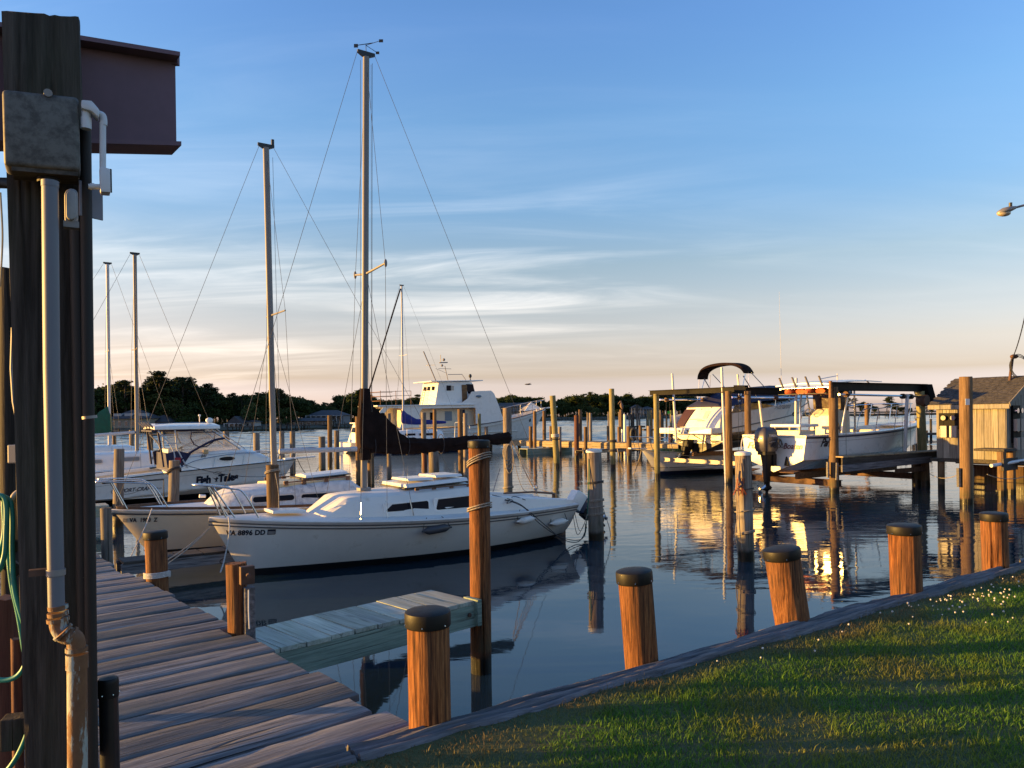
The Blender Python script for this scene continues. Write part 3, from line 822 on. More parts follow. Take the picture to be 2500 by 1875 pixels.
# iron bracket and square post beside pile B
pb, pt, r, d = PILES['B']
o = thing('timber_post', 'narrow square timber bolted against the short bare-topped dock pile', 'post', (pb.x, pb.y, 0))
mb = MB(); q = P(607, 1480, d - .02); mb.box((q.x - pb.x, q.y - pb.y, .55), (.075, .085, 1.35), ang1); mb.build('post', M['timber_cap'], o, bevel=.006)
mb = MB(); q = P(603, 1404, d - .11); mb.box((q.x - pb.x, q.y - pb.y, q.z), (.10, .05, .13), ang1); mb.build('bracket', M['rust_steel'], o, bevel=.006)
mb = MB(); q = P(606, 1404, d - .15); mb.tube([(q.x - pb.x, q.y - pb.y, q.z), (q.x - pb.x + .02, q.y - pb.y - .05, q.z)], .016, 8); mb.build('bolt', M['rust_steel'], o)
mb = MB(); mb.tube([P(607, 1440, d - .10) - Vector((pb.x, pb.y, 0)), P(607, 1490, d - .1) - Vector((pb.x, pb.y, 0)), P(609, 1535, d - .1) - Vector((pb.x, pb.y, 0))], .006, 6); mb.build('cable', M['pvc'], o)
# ================================================================== PIERS AND WALKWAYS
def finger(name, label, a, dirv, length, width, z, npl, mat_p, mat_s, side_h=.2, gap=.012, loc=None, seed=0, jit=.01):
    rz = atan2(dirv[1], dirv[0]); o = thing(name, label, 'pier', (a[0], a[1], 0), rz); R = random.Random(seed)
    w = length / npl; me = None
    for i in range(npl):
        if me is None:
            mb = MB(); mb.box((0, 0, 0), (w - gap, width, .038)); p = mb.build('plank', M[mat_p], o, bevel=.004); me = p.data
        else:
            p = bpy.data.objects.new('plank', me); COL.objects.link(p); p.parent = o
        p.name = 'plank'; p.location = ((i + .5) * w, width / 2 + R.uniform(-jit, jit), z - .02 + R.uniform(-.003, .003)); p.rotation_euler = (R.uniform(-.006, .006), 0, R.uniform(-.006, .006))
    for y in (.03, width - .03):
        mb = MB(); mb.box((length / 2, y, z - .042 - side_h / 2), (length + .04, .045, side_h)); mb.build('side_board', M[mat_s], o, bevel=.004)
    return o
fp_a = U(694, 1579, .75); fp_d = U(1169, 1464, .75)
dv = (fp_d - fp_a); fpl = dv.length + .1
gp = finger('finger_pier', 'short green-treated finger pier with pale planks between the dock and the tall roped pile', fp_a - dv.normalized() * .25, dv.normalized(), fpl + .12, .66, .75, 10, 'treated', 'treated_x', .2, loc=None, seed=3)
mb = MB(); mb.box((fpl + .125, .06, .64), (.05, .2, .24)); mb.build('end_block', M['treated_x'], gp, bevel=.004)
mb = MB(); mb.tube([(fpl + .03, .0, .63), (fpl + .03, -.012, .63)], .02, 10); mb.build('bolt', M['rust_steel'], gp)
a = U(300, 1372, .38); b_ = U(540, 1345, .38)
finger('finger_pier', 'low purple-grey finger pier below the bow of the cream sailboat', a, (b_ - a).normalized(), 3.4, .45, .38, 9, 'dark_wood', 'deck', .16, seed=4)
a = U(200, 1243, .5)
finger('finger_pier', 'low dark green finger pier behind the pulpit rail of the cream sailboat', (a.x - 3, a.y - 2.1), E1, 4.2, .6, .55, 11, 'treated', 'treated_x', .22, seed=5)
# walkway square to the slips, its side catching the sun
WA, WB = Vector((-4.6, 56.4, 0)), Vector((9.0, 41.0, 0))
wd = (WB - WA).normalized()
wk = thing('walkway', 'long fixed wooden walkway with a yellow sunlit edge in front of the trawler bow', 'walkway', WA, atan2(wd.y, wd.x))
wl_ = (WB - WA).length; me = None; n_pl = 90
for i in range(n_pl):
    if me is None:
        mb = MB(); mb.box((0, 0, 0), (wl_ / n_pl - .015, 1.5, .04)); p = mb.build('plank', M['pier_wood'], wk); me = p.data
    else:
        p = bpy.data.objects.new('plank', me); COL.objects.link(p); p.parent = wk
    p.name = 'plank'; p.location = ((i + .5) * wl_ / n_pl, .75, .78 + random.uniform(-.004, .004))
for k in range(5):
    L = wl_ / 5
    mb = MB(); mb.box(((k + .5) * L, -.03 + .012 * (k % 2), .60), (L - .02, .06, .34)); mb.build('side_board', M['pier_wood'], wk)
mb = MB(); mb.box((wl_ / 2, 1.5, .60), (wl_, .06, .3)); mb.build('side_board', M['dark_wood'], wk)
for i in range(7):
    mb = MB(); mb.tube([(1.2 + i * 3, .4, -.6), (1.2 + i * 3, .4, .74)], .11, 10); mb.build('leg', M['pile_brown'], wk)
g0 = U(1288, 1110, .0)
finger('floating_pier', 'low dark green floating finger pier in front of the sunlit walkway', g0, E1, 3.6, .9, .36, 12, 'treated', 'treated_x', .34, seed=8)
finger('finger_pier', 'dark narrow finger pier in shade between the dark red pile and the skiff', U(1425, 1122, 0), E1, 4.6, .7, .5, 14, 'dark_wood', 'pier_wood', .14, seed=9)
# ================================================================== BOAT LIFTS
def ibeam(mb, a, b, w=.14, h=.2):
    a, b = Vector(a), Vector(b); z = Vector((0, 0, 1))
    mb.bar(a + z * (h / 2 - .008), b + z * (h / 2 - .008), w, .016); mb.bar(a - z * (h / 2 - .008), b - z * (h / 2 - .008), w, .016)
    mb.bar(a, b, .014, h - .033)
def lift_post(label, px, top, base, w, d=None, mat='pile_green', key=None):
    o = piling(key, label, mat, (px - 1, top), (px + 2, base), w, d=d, n=24, rings=8, seed=len(PILES) + 70); return o
lift_post('left rear post of the cruiser lift, grey with a dark foot', 1603, 962, 1165, 14.5, key='M')
lift_post('near rear post of the cruiser lift beside the outboard motor', 1779, 955, 1180, 17, mat='pile_brown', key='N')
piling('O', 'rear left post of the centre console lift, in front of the cruiser side', 'pile_brown', (1825, 955), (1828, 1200), 16, d=25.3, n=24, seed=81)
lift_post('olive knotty near rear post of the centre console lift', 2035, 945, 1205, 23, mat='pile_brown', key='P')
piling('Q', 'front post of the centre console lift under the hoist motor', 'pile_green', (2246, 955), (2256, 1185), 21, d=26.2, n=24, seed=82)
def top_of(k): return PILES[k][1]
lf = thing('boat_lift', 'grey steel boat lift frame carrying the raised cruiser', 'boat lift', (top_of('M').x, top_of('M').y, 0))
lm = mat_of(lf)
pm, pn = top_of('M'), top_of('N')
mb = MB(); ibeam(mb, pm + Vector((-.2, .25, .05)), pn + Vector((.15, -.2, .05)), .16, .19); mb.build('cross_beam', M['beam_grey'], lf, local=lm)
pn2 = pn + E1 * 6.5; pm2 = pm + E1 * 6.5
mb = MB(); ibeam(mb, pn + E1 * .1 + Vector((0, 0, .03)), pn2 + Vector((0, 0, .03)), .16, .22); mb.build('side_beam', M['beam_grey'], lf, local=lm)
mb = MB(); ibeam(mb, pm + E1 * .1 + Vector((0, 0, .03)), pm2 + Vector((0, 0, .03)), .16, .22); mb.build('side_beam', M['beam_grey'], lf, local=lm)
for s in (pn, pm):
    mb = MB(); mb.tube([s + E1 * .2 + Vector((0, 0, -.22)), s + E1 * 6.2 + Vector((0, 0, -.22))], .035, 8); mb.build('cable_shaft', M['steel'], lf, local=lm)
    for q in (.5, 2.6):
        mb = MB(); mb.tube([s + E1 * q + Vector((0, 0, -.22)), s + E1 * (q + .12) + Vector((0, 0, -.22))], .085, 10); mb.build('pulley', M['rust_steel'], lf, local=lm)
    for q in (.55, .75):
        mb = MB(); mb.tube([s + E1 * q + Vector((0, 0, -.3)), s + E1 * (q - .05) + Vector((0, 0, -2.35))], .007, 4); mb.build('lift_cable', M['wire'], lf, local=lm)
for y in (.45, 3.1):       # bunks and cradle under the hull
    a = pn + E2 * y; mb = MB(); mb.bar((a + E1 * 1.6).to_2d().to_3d() + Vector((0, 0, .86)), (a + E1 * 5.5).to_2d().to_3d() + Vector((0, 0, .80)), .10, .16); mb.build('bunk', M['bunk'], lf, local=lm)
for q in (.6, 5.0):
    mb = MB(); a = pn + E1 * q; ibeam(mb, (a - E2 * .1).to_2d().to_3d() + Vector((0, 0, .66)), (a + E2 * 3.6).to_2d().to_3d() + Vector((0, 0, .66)), .12, .15); mb.build('cradle_beam', M['alu_dark'], lf, local=lm)
for (px, t, b0, d) in ((1644, 912, 1040, 29.6), (1765, 897, 1120, 26.7), (1804, 914, 1000, 31.5), (1857, 978, 1045, 26.9)):
    lab = {1644: 'tall white guide pole left of the raised cruiser transom', 1765: 'tall white guide pole beside the near rear post of the cruiser lift', 1804: 'white guide pole behind the black arched canopy', 1857: 'white guide pole above the grey outboard motor'}[px]
    pt, pb = P(px - 3, t, d), P(px + 5, b0, d)
    mb = MB(); mb.tube([pb.lerp(pt, -.3), pt], .046, 10); tag(mb.build('guide_pole', M['pvc'], smooth=60), lab, 'pole', 'white guide poles of the boat lifts')
lf2 = thing('boat_lift', 'grey steel boat lift frame with a hoist motor over the centre console boat', 'boat lift', (top_of('P').x, top_of('P').y, 0))
l2 = mat_of(lf2); pp, pq, po = top_of('P'), top_of('Q'), top_of('O')
mb = MB(); ibeam(mb, pp + Vector((-.12, -.1, .02)), pq + Vector((.3, .22, .12)), .18, .26); mb.build('side_beam', M['beam_grey'], lf2, local=l2)
mb = MB(); ibeam(mb, po + Vector((-.1, -.08, .0)), po + E1 * 6.2, .16, .24); mb.build('side_beam', M['beam_grey'], lf2, local=l2)
mb = MB(); mb.bar(pn + Vector((.2, -.15, .12)), po + Vector((0, .1, .12)), .12, .16); mb.build('tie_beam', M['beam_grey'], lf2, local=l2)
mb = MB(); mb.bar(pp + Vector((-.13, -.12, -.32)), pp + Vector((-.13, -.12, .18)), .12, .05, (1, 0, 0)); mb.build('post_plate', M['bunk'], lf2, local=l2)
mb = MB(); mb.tube([pp + E1 * .3 + Vector((0, 0, -.22)), pq + Vector((-.1, -.1, -.18))], .035, 8); mb.build('cable_shaft', M['steel'], lf2, local=l2)
for q in (.75, 4.6, 5.2):
    mb = MB(); c = pp.lerp(pq, q / 6.0) + Vector((0, 0, -.2)); mb.tube([c, c + E1 * .12], .09, 12); mb.build('pulley', M['rust_steel'] if q < 1 else M['motor_black'], lf2, local=l2)
    mb = MB(); mb.tube([c + Vector((0, 0, -.05)), c + Vector((0, 0, -2.3))], .007, 4); mb.build('lift_cable', M['wire'], lf2, local=l2)
g1 = P(2255, 937, 26.1); mb = MB()
mb.prism([P(2262, 938, 26.1), P(2276, 938, 26.1), P(2290, 990, 26.1), P(2277, 991, 26.1)], E2 * .5); mb.build('motor_cover', M['beam_grey'], lf2, local=l2)
mb = MB(); c = P(2264, 978, 26.0); mb.tube([c, c + E2 * .3], .2, 18); mb.build('drive_wheel', M['rust_steel'], lf2, local=l2, smooth=40)
FBo = Vector((9.6, 24.6, 0))
for y in (-.6, .6):
    mb = MB(); a = FBo + E2 * y; mb.bar(a + E1 * -1.5 + Vector((0, 0, .5)), a + E1 * 4.2 + Vector((0, 0, .5)), .12, .2); mb.build('bunk', M['bunk'], lf2, local=l2)
for q in (-.9, 3.2):
    mb = MB(); a = FBo + E1 * q; ibeam(mb, a - E2 * 1.7 + Vector((0, 0, .3)), a + E2 * 1.7 + Vector((0, 0, .3)), .16, .2); mb.build('cradle_beam', M['rust_steel'], lf2, local=l2)
pt, pb = P(2215, 962, 25.5), P(2209, 1108, 25.5)
mb = MB(); mb.tube([pb, pt], .055, 10); tag(mb.build('guide_pole', M['pvc'], smooth=60), 'white guide pole beside the bow of the centre console boat', 'pole', 'white guide poles of the boat lifts')
pt, pb = P(1944, 923, 27.5), P(1943, 1040, 27.5)
mb = MB(); mb.tube([pb, pt], .05, 10); tag(mb.build('guide_pole', M['pvc'], smooth=60), 'white guide pole rising behind the orange life vests', 'pole', 'white guide poles of the boat lifts')
# narrow pier along the centre console boat
fa, fb = Vector((9.75, 22.35, 0)), Vector((15.4, 25.75, 0))
pr = finger('finger_pier', 'dark weathered narrow pier alongside the raised centre console boat', fa, (fb - fa).normalized(), (fb - fa).length, .5, 1.13, 26, 'pier_wood', 'dark_wood', .26, seed=12, jit=.03)
mb = MB(); mb.box((2.2, -.02, .82), (4.6, .05, .2), 0, -.02); mb.build('lower_board', M['timber_cap'], pr)
mb = MB(); mb.box((3.3, -.05, .58), (1.6, .05, .14)); mb.build('lower_board', M['brown_board'], pr)
piling('s1', 'left of two short lit piles under the narrow pier', 'pile_brown', (2236, 1128), (2238, 1183), 21, seed=91, n=16)
piling('s2', 'right of two short lit piles under the narrow pier', 'pile_brown', (2258, 1128), (2260, 1186), 21, seed=92, n=16)
def side_board(px0, py0, px1, py1, d, lab):
    mb = MB(); a, b = P(px0, py0, d), P(px1, py1, d); mb.bar(a, b, .11, .05, (1, 0, 0)); tag(mb.build('fender_board', M['timber_cap']), lab, 'board')
dR = PILES['R'][3]; dP = PILES['P'][3]
side_board(2340, 1143, 2341, 1189, dR - .02, 'pale board bolted to the left of the tall signed pile'); side_board(2373, 1143, 2372, 1189, dR - .02, 'pale board bolted to the right of the tall signed pile')
side_board(2043, 1130, 2042, 1172, dP - .18, 'pale board bolted to the right of the knotty lift post'); side_board(2021, 1128, 2021, 1166, dP - .12, 'pale board bolted to the left of the knotty lift post')
p = P(2362, 981, dR - .17); mb = MB(); mb.box(p, (.11, .012, .16)); sg = mb.build('sign', plain('pale_blue_sign', (.45, .55, .72), .4)); tag(sg, 'small pale blue sign on the tall pile before the shed', 'sign')
# ================================================================== QUAY AND SHED
QA = P(2455, 983, 22.0); QA.z = 0; QA = QA - E2 * .55 + E1 * .75
mb = MB(); q0 = QA + E1 * 0
for (u0, u1, v0, v1, z0, z1) in ((.0, 14, .0, 2.3, .78, .98),):
    c = QA + E1 * ((u0 + u1) / 2) + E2 * ((v0 + v1) / 2); mb.box((c.x, c.y, (z0 + z1) / 2), (u1 - u0, v1 - v0, z1 - z0), ang1)
structure(mb, 'quay', plain('concrete_quay', (.22, .20, .18), .85, var=.2, scale=3, bump=.2))
qw = thing('quay_wall', 'brown vertical boards of the quay wall under the shed', 'wall', QA, ang1); me = None
for i in range(34):
    if me is None:
        mb = MB(); mb.box((0, 0, 0), (.30, .05, 1.3)); p = mb.build('board', M['brown_board'], qw); me = p.data
    else: p = bpy.data.objects.new('board', me); COL.objects.link(p); p.parent = qw
    p.name = 'board'; p.location = (.15 + i * .31, -.03 + random.uniform(-.012, .012), .12)
mb = MB(); mb.box((5, -.09, .62), (10.6, .09, .16)); mb.build('waler', M['bunk'], qw)
me = None
for i in range(7):
    if me is None:
        mb = MB(); mb.box((0, 0, 0), (.05, .30, 1.3)); p = mb.build('board', M['brown_board'], qw); me = p.data
    else: p = bpy.data.objects.new('board', me); COL.objects.link(p); p.parent = qw
    p.name = 'board'; p.location = (-.03 + random.uniform(-.012, .012), .15 + i * .31, .12)
st = thing('stair_landing', 'dark timber landing standing at the quay edge behind the tall signed pile', 'landing', QA + E1 * -1.5 + E2 * .2, ang1)
mb = MB(); mb.box((.4, .5, 1.30), (.8, .8, .07)); mb.build('top_board', M['dark_wood'], st)
mb = MB(); mb.box((.35, .1, .9), (.9, .06, .35)); mb.build('front_board', M['dark_wood'], st)
for x in (.08, .7):
    mb = MB(); mb.tube([(x, .2, -.6), (x, .2, 1.26)], .11, 10); mb.build('leg', M['pile_brown'], st)
mb = MB(); a = P(2420, 1137, 21.2); b_ = P(2500, 1124, 21.8); mb.tube([a, a.lerp(b_, 1.6)], .05, 10); tag(mb.build('pipe', M['pvc'], smooth=60), 'white plastic pipe lying along the quay edge', 'pipe')
# shed: its near corner at px 2458, eave wall running back to px 2292
ca = P(2455, 983, 22.0); SH = Frame((ca.x, ca.y), E1)           # x along the shaded gable wall, y back along the sunlit wall
shed = thing('shed', 'small weathered board shed with a shingled roof and electric meters on the quay', 'shed', SH.o, SH.rz)
SL, SWD, SE, SR = 1.95, 3.0, 2.70, 3.42
def vboards(n, length, h, frame_pt, axis, mat, z0=.98, hfun=None):
    w = length / n
    for i in range(n):
        hh = h if hfun is None else hfun((i + .5) * w)
        mb = MB()
        if axis == 'y': mb.box((0, (i + .5) * w, z0 + (hh - z0) / 2), (.03 + .008 * (i % 2), w - .012, hh - z0))
        else: mb.box(((i + .5) * w, 0, z0 + (hh - z0) / 2), (w - .012, .03 + .008 * (i % 2), hh - z0))
        mb.build('board', M['shed_board'], frame_pt)
mb = MB(); mb.box((SWD / 2, SL / 2, (.98 + SE) / 2 - .01), (SWD - .06, SL - .06, SE - .98)); wl1 = mb.build('wall', M['dark_wood'], shed)
vboards(10, SL, SE, shed, 'y', 'shed_board'); vboards(15, SWD, SE, shed, 'x', 'shed_board', hfun=lambda x: SE + (SR - SE) * (1 - abs(x - SWD / 2) / (SWD / 2)) - .03)
mb = MB(); mb.box((.45, SL / 2 - .2, .92), (1.1, SL + .7, .10)); mb.build('floor_deck', M['dark_wood'], shed)
for y in (.1, SL - .1):
    mb = MB(); mb.tube([(.05, y, -.6), (.05, y, .87)], .10, 12); mb.build('post', M['pile_brown'], shed)
mb = MB(); ov = .16
mb.prism([(-ov, -ov, SE - .02 - ov * .6), (SWD / 2, -ov, SR), (SWD / 2, SL + ov, SR), (-ov, SL + ov, SE - .02 - ov * .6)], (0, 0, .04)); rf = mb.build('roof', M['dark_wood'], shed)
mb = MB(); mb.prism([(SWD + ov, -ov, SE - .02 - ov * .6), (SWD / 2, -ov, SR + .002), (SWD / 2, SL + ov, SR + .002), (SWD + ov, SL + ov, SE - .02 - ov * .6)], (0, 0, .04)); mb.build('roof', M['dark_wood'], shed)
shm = plain('grey_brown_shingle', (.085, .078, .075), .9, var=.35, scale=9, bump=.4)
sl = Vector((SWD / 2 + ov, 0, SR - SE + .02 + ov * .6)); slL = sl.length; sl.normalize(); nrm = Vector((-sl.z, 0, sl.x)); me = None; ncol, nrow = 9, 15
for i in range(nrow):
    for k in range(ncol):
        if me is None:
            mb = MB(); mb.box((0, 0, 0), (slL / nrow * 1.15, (SL + 2 * ov) / ncol - .008, .012)); p = mb.build('shingle', shm, rf); me = p.data
        else: p = bpy.data.objects.new('shingle', me); COL.objects.link(p); p.parent = rf
        p.name = 'shingle'
        off = ((i % 2) - .5) * .05
        y = -ov + (k + .5) * (SL + 2 * ov) / ncol + off
        pos = Vector((-ov, y, SE - .02 - ov * .6 + .04)) + sl * ((i + .5) * slL / nrow) + nrm * (.012 + random.uniform(0, .004))
        p.location = pos; p.rotation_euler = (random.uniform(-.01, .01), -atan2(sl.z, sl.x) + .05, random.uniform(-.02, .02))
mb = MB(); mb.box((-ov - .015, SL / 2, SE - .15), (.03, SL + 2 * ov + .02, .13)); mb.build('fascia', M['shed_board'], shed)
mb = MB(); mb.bar((-ov - .02, -ov - .02, SE - .1), (SWD / 2, -ov - .02, SR + .02), .03, .13); mb.build('rake_board', M['shed_board'], shed)
def meter_panel(x, y, z, axis):
    nx, ny = (0, 1) if axis == 'y' else (1, 0)
    mb = MB(); mb.box((x, y, z), (.06, .62, .5) if axis == 'y' else (.5, .06, .55)); pnl = mb.build('meter_panel', M['beam_grey'], shed, bevel=.01)
    for s in (-.14, .14):
        c = Vector((x - .03, y + s, z + .1)) if axis == 'y' else Vector((x + s, y - .03, z + .12)); n_ = Vector((-.09, 0, 0)) if axis == 'y' else Vector((0, -.09, 0))
        mb = MB(); mb.tube([c, c + n_], .075, 12); mb.build('meter', M['steel'] if axis == 'x' else M['motor_grey'], pnl, smooth=50)
        mb = MB(); c2 = c + n_ * .5 + Vector((0, 0, -.42)); mb.box(c2, (.1, .2, .36) if axis == 'y' else (.2, .1, .36)); mb.build('breaker_box', M['alu_dark'], pnl, bevel=.008)
meter_panel(-.06, SL - .42, 2.12, 'y'); meter_panel(.52, -.06, 2.3, 'x'); meter_panel(.52, -.06, 1.75, 'x')
# service mast on the roof with its coil of cable
mbp = thing('service_mast', 'rusty service mast with a looped cable standing on the shed roof', 'mast', (SH.w(1.0, .55, 0).x, SH.w(1.0, .55, 0).y, 3.05)); lmx = mat_of(mbp)
b0 = mbp.location.copy(); dm = b0.y
t0 = P(2472, 872, dm); bz = P(2460, 966, dm)
mb = MB(); mb.tube([bz + Vector((0, 0, -.05)), t0], .042, 10); mb.build('pole', M['rust_steel'], mbp, smooth=60, local=lmx)
mb = MB(); mb.lathe([(.13, -.02), (.12, .02), (.05, .06)], 12, bz); mb.build('flashing', M['black'], mbp, local=lmx)
mb = MB(); mb.ball(t0 + Vector((.05, 0, .02)), (.13, .08, .07)); mb.build('weather_head', M['rust_steel'], mbp, smooth=60, local=lmx)
for k in range(3):
    mb = MB(); c = P(2489 + k * 2, 893 + k * 3, dm - .1)
    mb.tube([c + Vector((cos(a) * .24 * (1 + .12 * k) + sin(a) * .1, .03 * k, sin(a) * .30 - cos(a) * .18)) for a in [2 * pi * i / 24 for i in range(25)]], .011, 5); mb.build('cable_loop', M['rubber'], mbp, local=lmx)
mb = MB(); e = P(2540, 560, 16.0)
mb.tube(cat_pts(t0 + Vector((.02, 0, .02)), e, .35, 24), .014, 5); tag(mb.build('service_cable', M['rubber']), 'black power cable rising from the shed mast out of view', 'cable')
# street lamp, its pole outside the frame
lp = thing('street_lamp', 'cobra-head street lamp reaching in from the right above the shed', 'street lamp', (17.9, 24, .98)); ll = mat_of(lp)
h0, h1 = P(2434, 522, 24), P(2480, 508, 24)
def head():
    mb = MB(); rows = []
    ax = (h1 - h0)
    for t, w, hh, dz in ((0, .03, .02, .03), (.1, .11, .06, .03), (.3, .16, .11, .02), (.55, .15, .10, .02), (.8, .10, .075, .02), (1.0, .05, .045, .02)):
        c = h0 + ax * t + Vector((0, 0, dz)); rows.append([c + Vector((0, cos(a) * w, sin(a) * hh)) for a in [2 * pi * k / 14 for k in range(14)]])
    mb.loft(rows); return mb
hd = head().build('lamp_head', M['alu_dark'], lp, smooth=60, local=ll)
mb = MB(); c = h0 + (h1 - h0) * .36 + Vector((0, 0, -.05)); mb.ball(c, (.22, .13, .10), 12, 8); mb.build('lens', M['lens'], hd, smooth=60, local=ll)
mb = MB(); c = h0 + (h1 - h0) * .72 + Vector((0, 0, .1)); mb.tube([c, c + Vector((0, 0, .12))], .05, 8); mb.build('photocell', M['black'], hd, local=ll)
mb = MB(); mb.tube([h1 + Vector((0, 0, .02)), h1 + Vector((.8, 0, .22)), h1 + Vector((1.9, 0, .3))], .035, 8); mb.build('arm', M['alu_dark'], lp, smooth=60, local=ll)
mb = MB(); mb.tube([Vector((h1.x + 1.95, 24, .98)), Vector((h1.x + 1.95, 24, h1.z + .5))], [.13, .08], 12); mb.build('pole', M['pile_grey'], lp, smooth=60, local=ll)
# ================================================================== ELECTRIC POST IN THE FOREGROUND
PD = 2.8
PN = Vector((.50, -.866, 0)); PC = P(118, 900, PD)           # the post's front face looks this way
def Q(px, py, d):
    r = ray(px, py); o_ = Vector((0, 0, CAMH)); return o_ + r * ((PC + PN * (PD - d) - o_).dot(PN) / r.dot(PN))
ep = thing('electric_post', 'dark square timber post with conduits in the left foreground', 'post', (Q(150, 1875, PD).x, Q(150, 1875, PD).y, .85)); el = mat_of(ep)
def post_mb():
    mb = MB(); rows = []
    tl, tr, bl, br = Q(3, 24, PD), Q(205, 40, PD), Q(62, 1900, PD), Q(196, 1900, PD)
    tr = Q(196, 40, PD); br = Q(235, 1900, PD)
    R = random.Random(2); nx = 15
    for i in range(61):
        t = i / 60; a, b = bl.lerp(tl, t), br.lerp(tr, t); dep = -PN * .27; row = []
        loop = [(a, b, nx), (b, b + dep, 8), (b + dep, a + dep, nx), (a + dep, a, 8)]
        for p, q, m in loop:
            for k in range(m):
                x = p.lerp(q, k / m); u = k / m
                g = .004 * noise.noise(Vector((x.x * 60, x.y * 60, x.z * 1.4))) + .003 * noise.noise(Vector((x.x * 20, x.y * 20, x.z * 5)))
                if m == nx and p is a:
                    dck = abs(u - .62 - .03 * noise.noise(Vector((0, 0, x.z * 4))))
                    if dck < .035 and t > .72: g += .016 * (1 - dck / .035)
                PX_ = Vector((-PN.y, PN.x, 0)); nrm_ = PN if p is a else PX_ if p is b else -PN if p == b + dep else -PX_
                edge = .006 if k == 0 else 0
                if t > .999:
                    x = x + Vector((0, 0, -.012 * abs(noise.noise(Vector((x.x * 45, x.y * 30, 4)))) ))
                row.append(x - nrm_ * (g + edge))
        rows.append(row)
    mb.loft(rows); return mb
post_mb().build('timber', M['post'], ep, smooth=35, local=el)
steel_box = plain('blotched_galvanised_box', (.13, .125, .115), .6, .25, var=.0, scale=4, dirt=((.06, .055, .05), 26, .42, .62))
bd = 2.64
mb = MB(); a, b_, c_, d_ = Q(4, 216, bd), Q(192, 236, bd), Q(197, 418, bd), Q(9, 402, bd)
mb.prism([a, b_, c_, d_], -PN * .13)
bx = tag(mb.build('junction_box', steel_box, bevel=.016, segs=3, smooth=50), 'square blotched grey junction box mounted high on the dark post', 'electrical box')
mb = MB(); c0 = Q(117, 226, bd - .004); mb.tube([c0, c0 + -PN * .02], .014, 12); mb.build('lid_screw', M['alu'], bx)
mb = MB(); a = Q(150, 412, bd + .06); mb.tube([Q(118, 400, bd + .07), Q(118, 448, bd + .07)], .036, 14); mb.build('hub_fitting', M['motor_black'], bx, smooth=40)
mb = MB(); a, b_ = Q(30, 410, bd + .07), Q(190, 424, bd + .07); mb.bar(a, b_, .12, .05); mb.build('box_foot', M['dark_wood'], bx)
# grey conduit: PVC down the post, rusty elbow, painted iron below
cd = thing('conduit', 'grey plastic conduit turning into rusty painted iron pipe down the dark post', 'conduit', Q(122, 1200, bd)); cl = mat_of(cd)
grey_pvc = plain('sunfaded_grey_conduit', (.15, .16, .19), .5, var=.08, scale=5, stretch=(1, 1, .2))
def rusty():
    b = NB('rust_and_peeling_paint'); n1 = b.noise(b.coord('Object', (1, 1, .22), rnd=False), 13, 6, .7); n2 = b.noise(b.coord('Object', (1, 1, .6), rnd=False), 40, 5, .7)
    rust = b.mix(n2, (.09, .035, .015), (.24, .11, .045)); c = b.mix(b.rng(n1, .50, .54), rust, (.33, .34, .30))
    b.set(Base_Color=c, Roughness=.7); b.bump(b.math('ADD', n1, n2), .5, .006); return b.m
RU = rusty()
rs = lambda w, d: w / 2 * d / FPX
cdp = 2.56
mb = MB(); mb.tube([Q(122, 446, cdp), Q(126, 900, cdp), Q(138, 1490, cdp)], rs(37, cdp), 24); mb.build('pvc_pipe', grey_pvc, cd, smooth=60, local=cl)
for y, w in ((448, 39), (1395, 43)):
    x = 122 + (y - 446) * .0153; mb = MB(); mb.tube([Q(x, y - 6, cdp), Q(x, y + 9, cdp)], rs(w, cdp), 24); mb.build('coupling', M['alu_dark'] if y > 1000 else grey_pvc, cd, smooth=50, local=cl)
mb = MB(); mb.box(Q(108, 1396, cdp + .02), (.09, .03, .022), radians(30)); mb.build('clamp', M['rust_steel'], cd, local=cl)
mb = MB()
for y, w in ((1478, 45), (1494, 47), (1508, 50)): mb.tube([Q(141, y, cdp), Q(142, y + 9, cdp)], rs(w, cdp), 24)
mb.build('union_nut', RU, cd, smooth=50, local=cl)
mb = MB(); mb.tube(arc_pts([Q(143, 1512, cdp), Q(145, 1532, cdp), Q(158, 1550, cdp - .01), Q(172, 1553, cdp - .02), Q(184, 1562, cdp - .02), Q(187, 1585, cdp - .02)], 5), rs(42, cdp), 24); mb.build('elbow', RU, cd, smooth=60, local=cl)
mb = MB()
for (x0, y0, x1, y1, w) in ((151, 1541, 156, 1545, 52), (170, 1550, 175, 1553, 47), (187, 1580, 187, 1590, 50), (188, 1596, 188, 1632, 50)): mb.tube([Q(x0, y0, cdp - .02), Q(x1, y1, cdp - .02)], rs(w, cdp), 24)
mb.build('elbow_collar', RU, cd, smooth=50, local=cl)
mb = MB(); mb.tube([Q(188, 1628, cdp - .02), Q(190, 1990, cdp - .02)], rs(45, cdp), 24); mb.build('iron_pipe', RU, cd, smooth=60, local=cl)
# two dark pipes up the right-hand side of the post
for (x0, y0, x1, y1, w, dd, lab, mt) in ((208, 316, 226, 1905, 27, 2.745, 'dark pipe up the right face of the post to the white fitting', None), (186, 470, 214, 1905, 34, 2.775, 'dark brown pipe between the grey conduit and the outermost pipe', None)):
    mb = MB(); mb.tube([Q(x0 + (x1 - x0) * k / 12, y0 + (y1 - y0) * k / 12, dd) for k in range(13)], rs(w, dd), 20)
    tag(mb.build('pipe', plain('dark_old_pipe', (.014, .011, .010), .65, var=.3, scale=7, stretch=(1, 1, .15), dirt=((.16, .14, .12), 12, .70, .76)), smooth=60), lab, 'pipe')
mb = MB(); mb.tube([Q(218, 1015, 2.66), Q(219, 1022, 2.66)], rs(34, 2.7), 20); tag(mb.build('pipe_strap', M['alu_dark'], smooth=50), 'thin metal strap round the dark pipes on the post', 'strap')
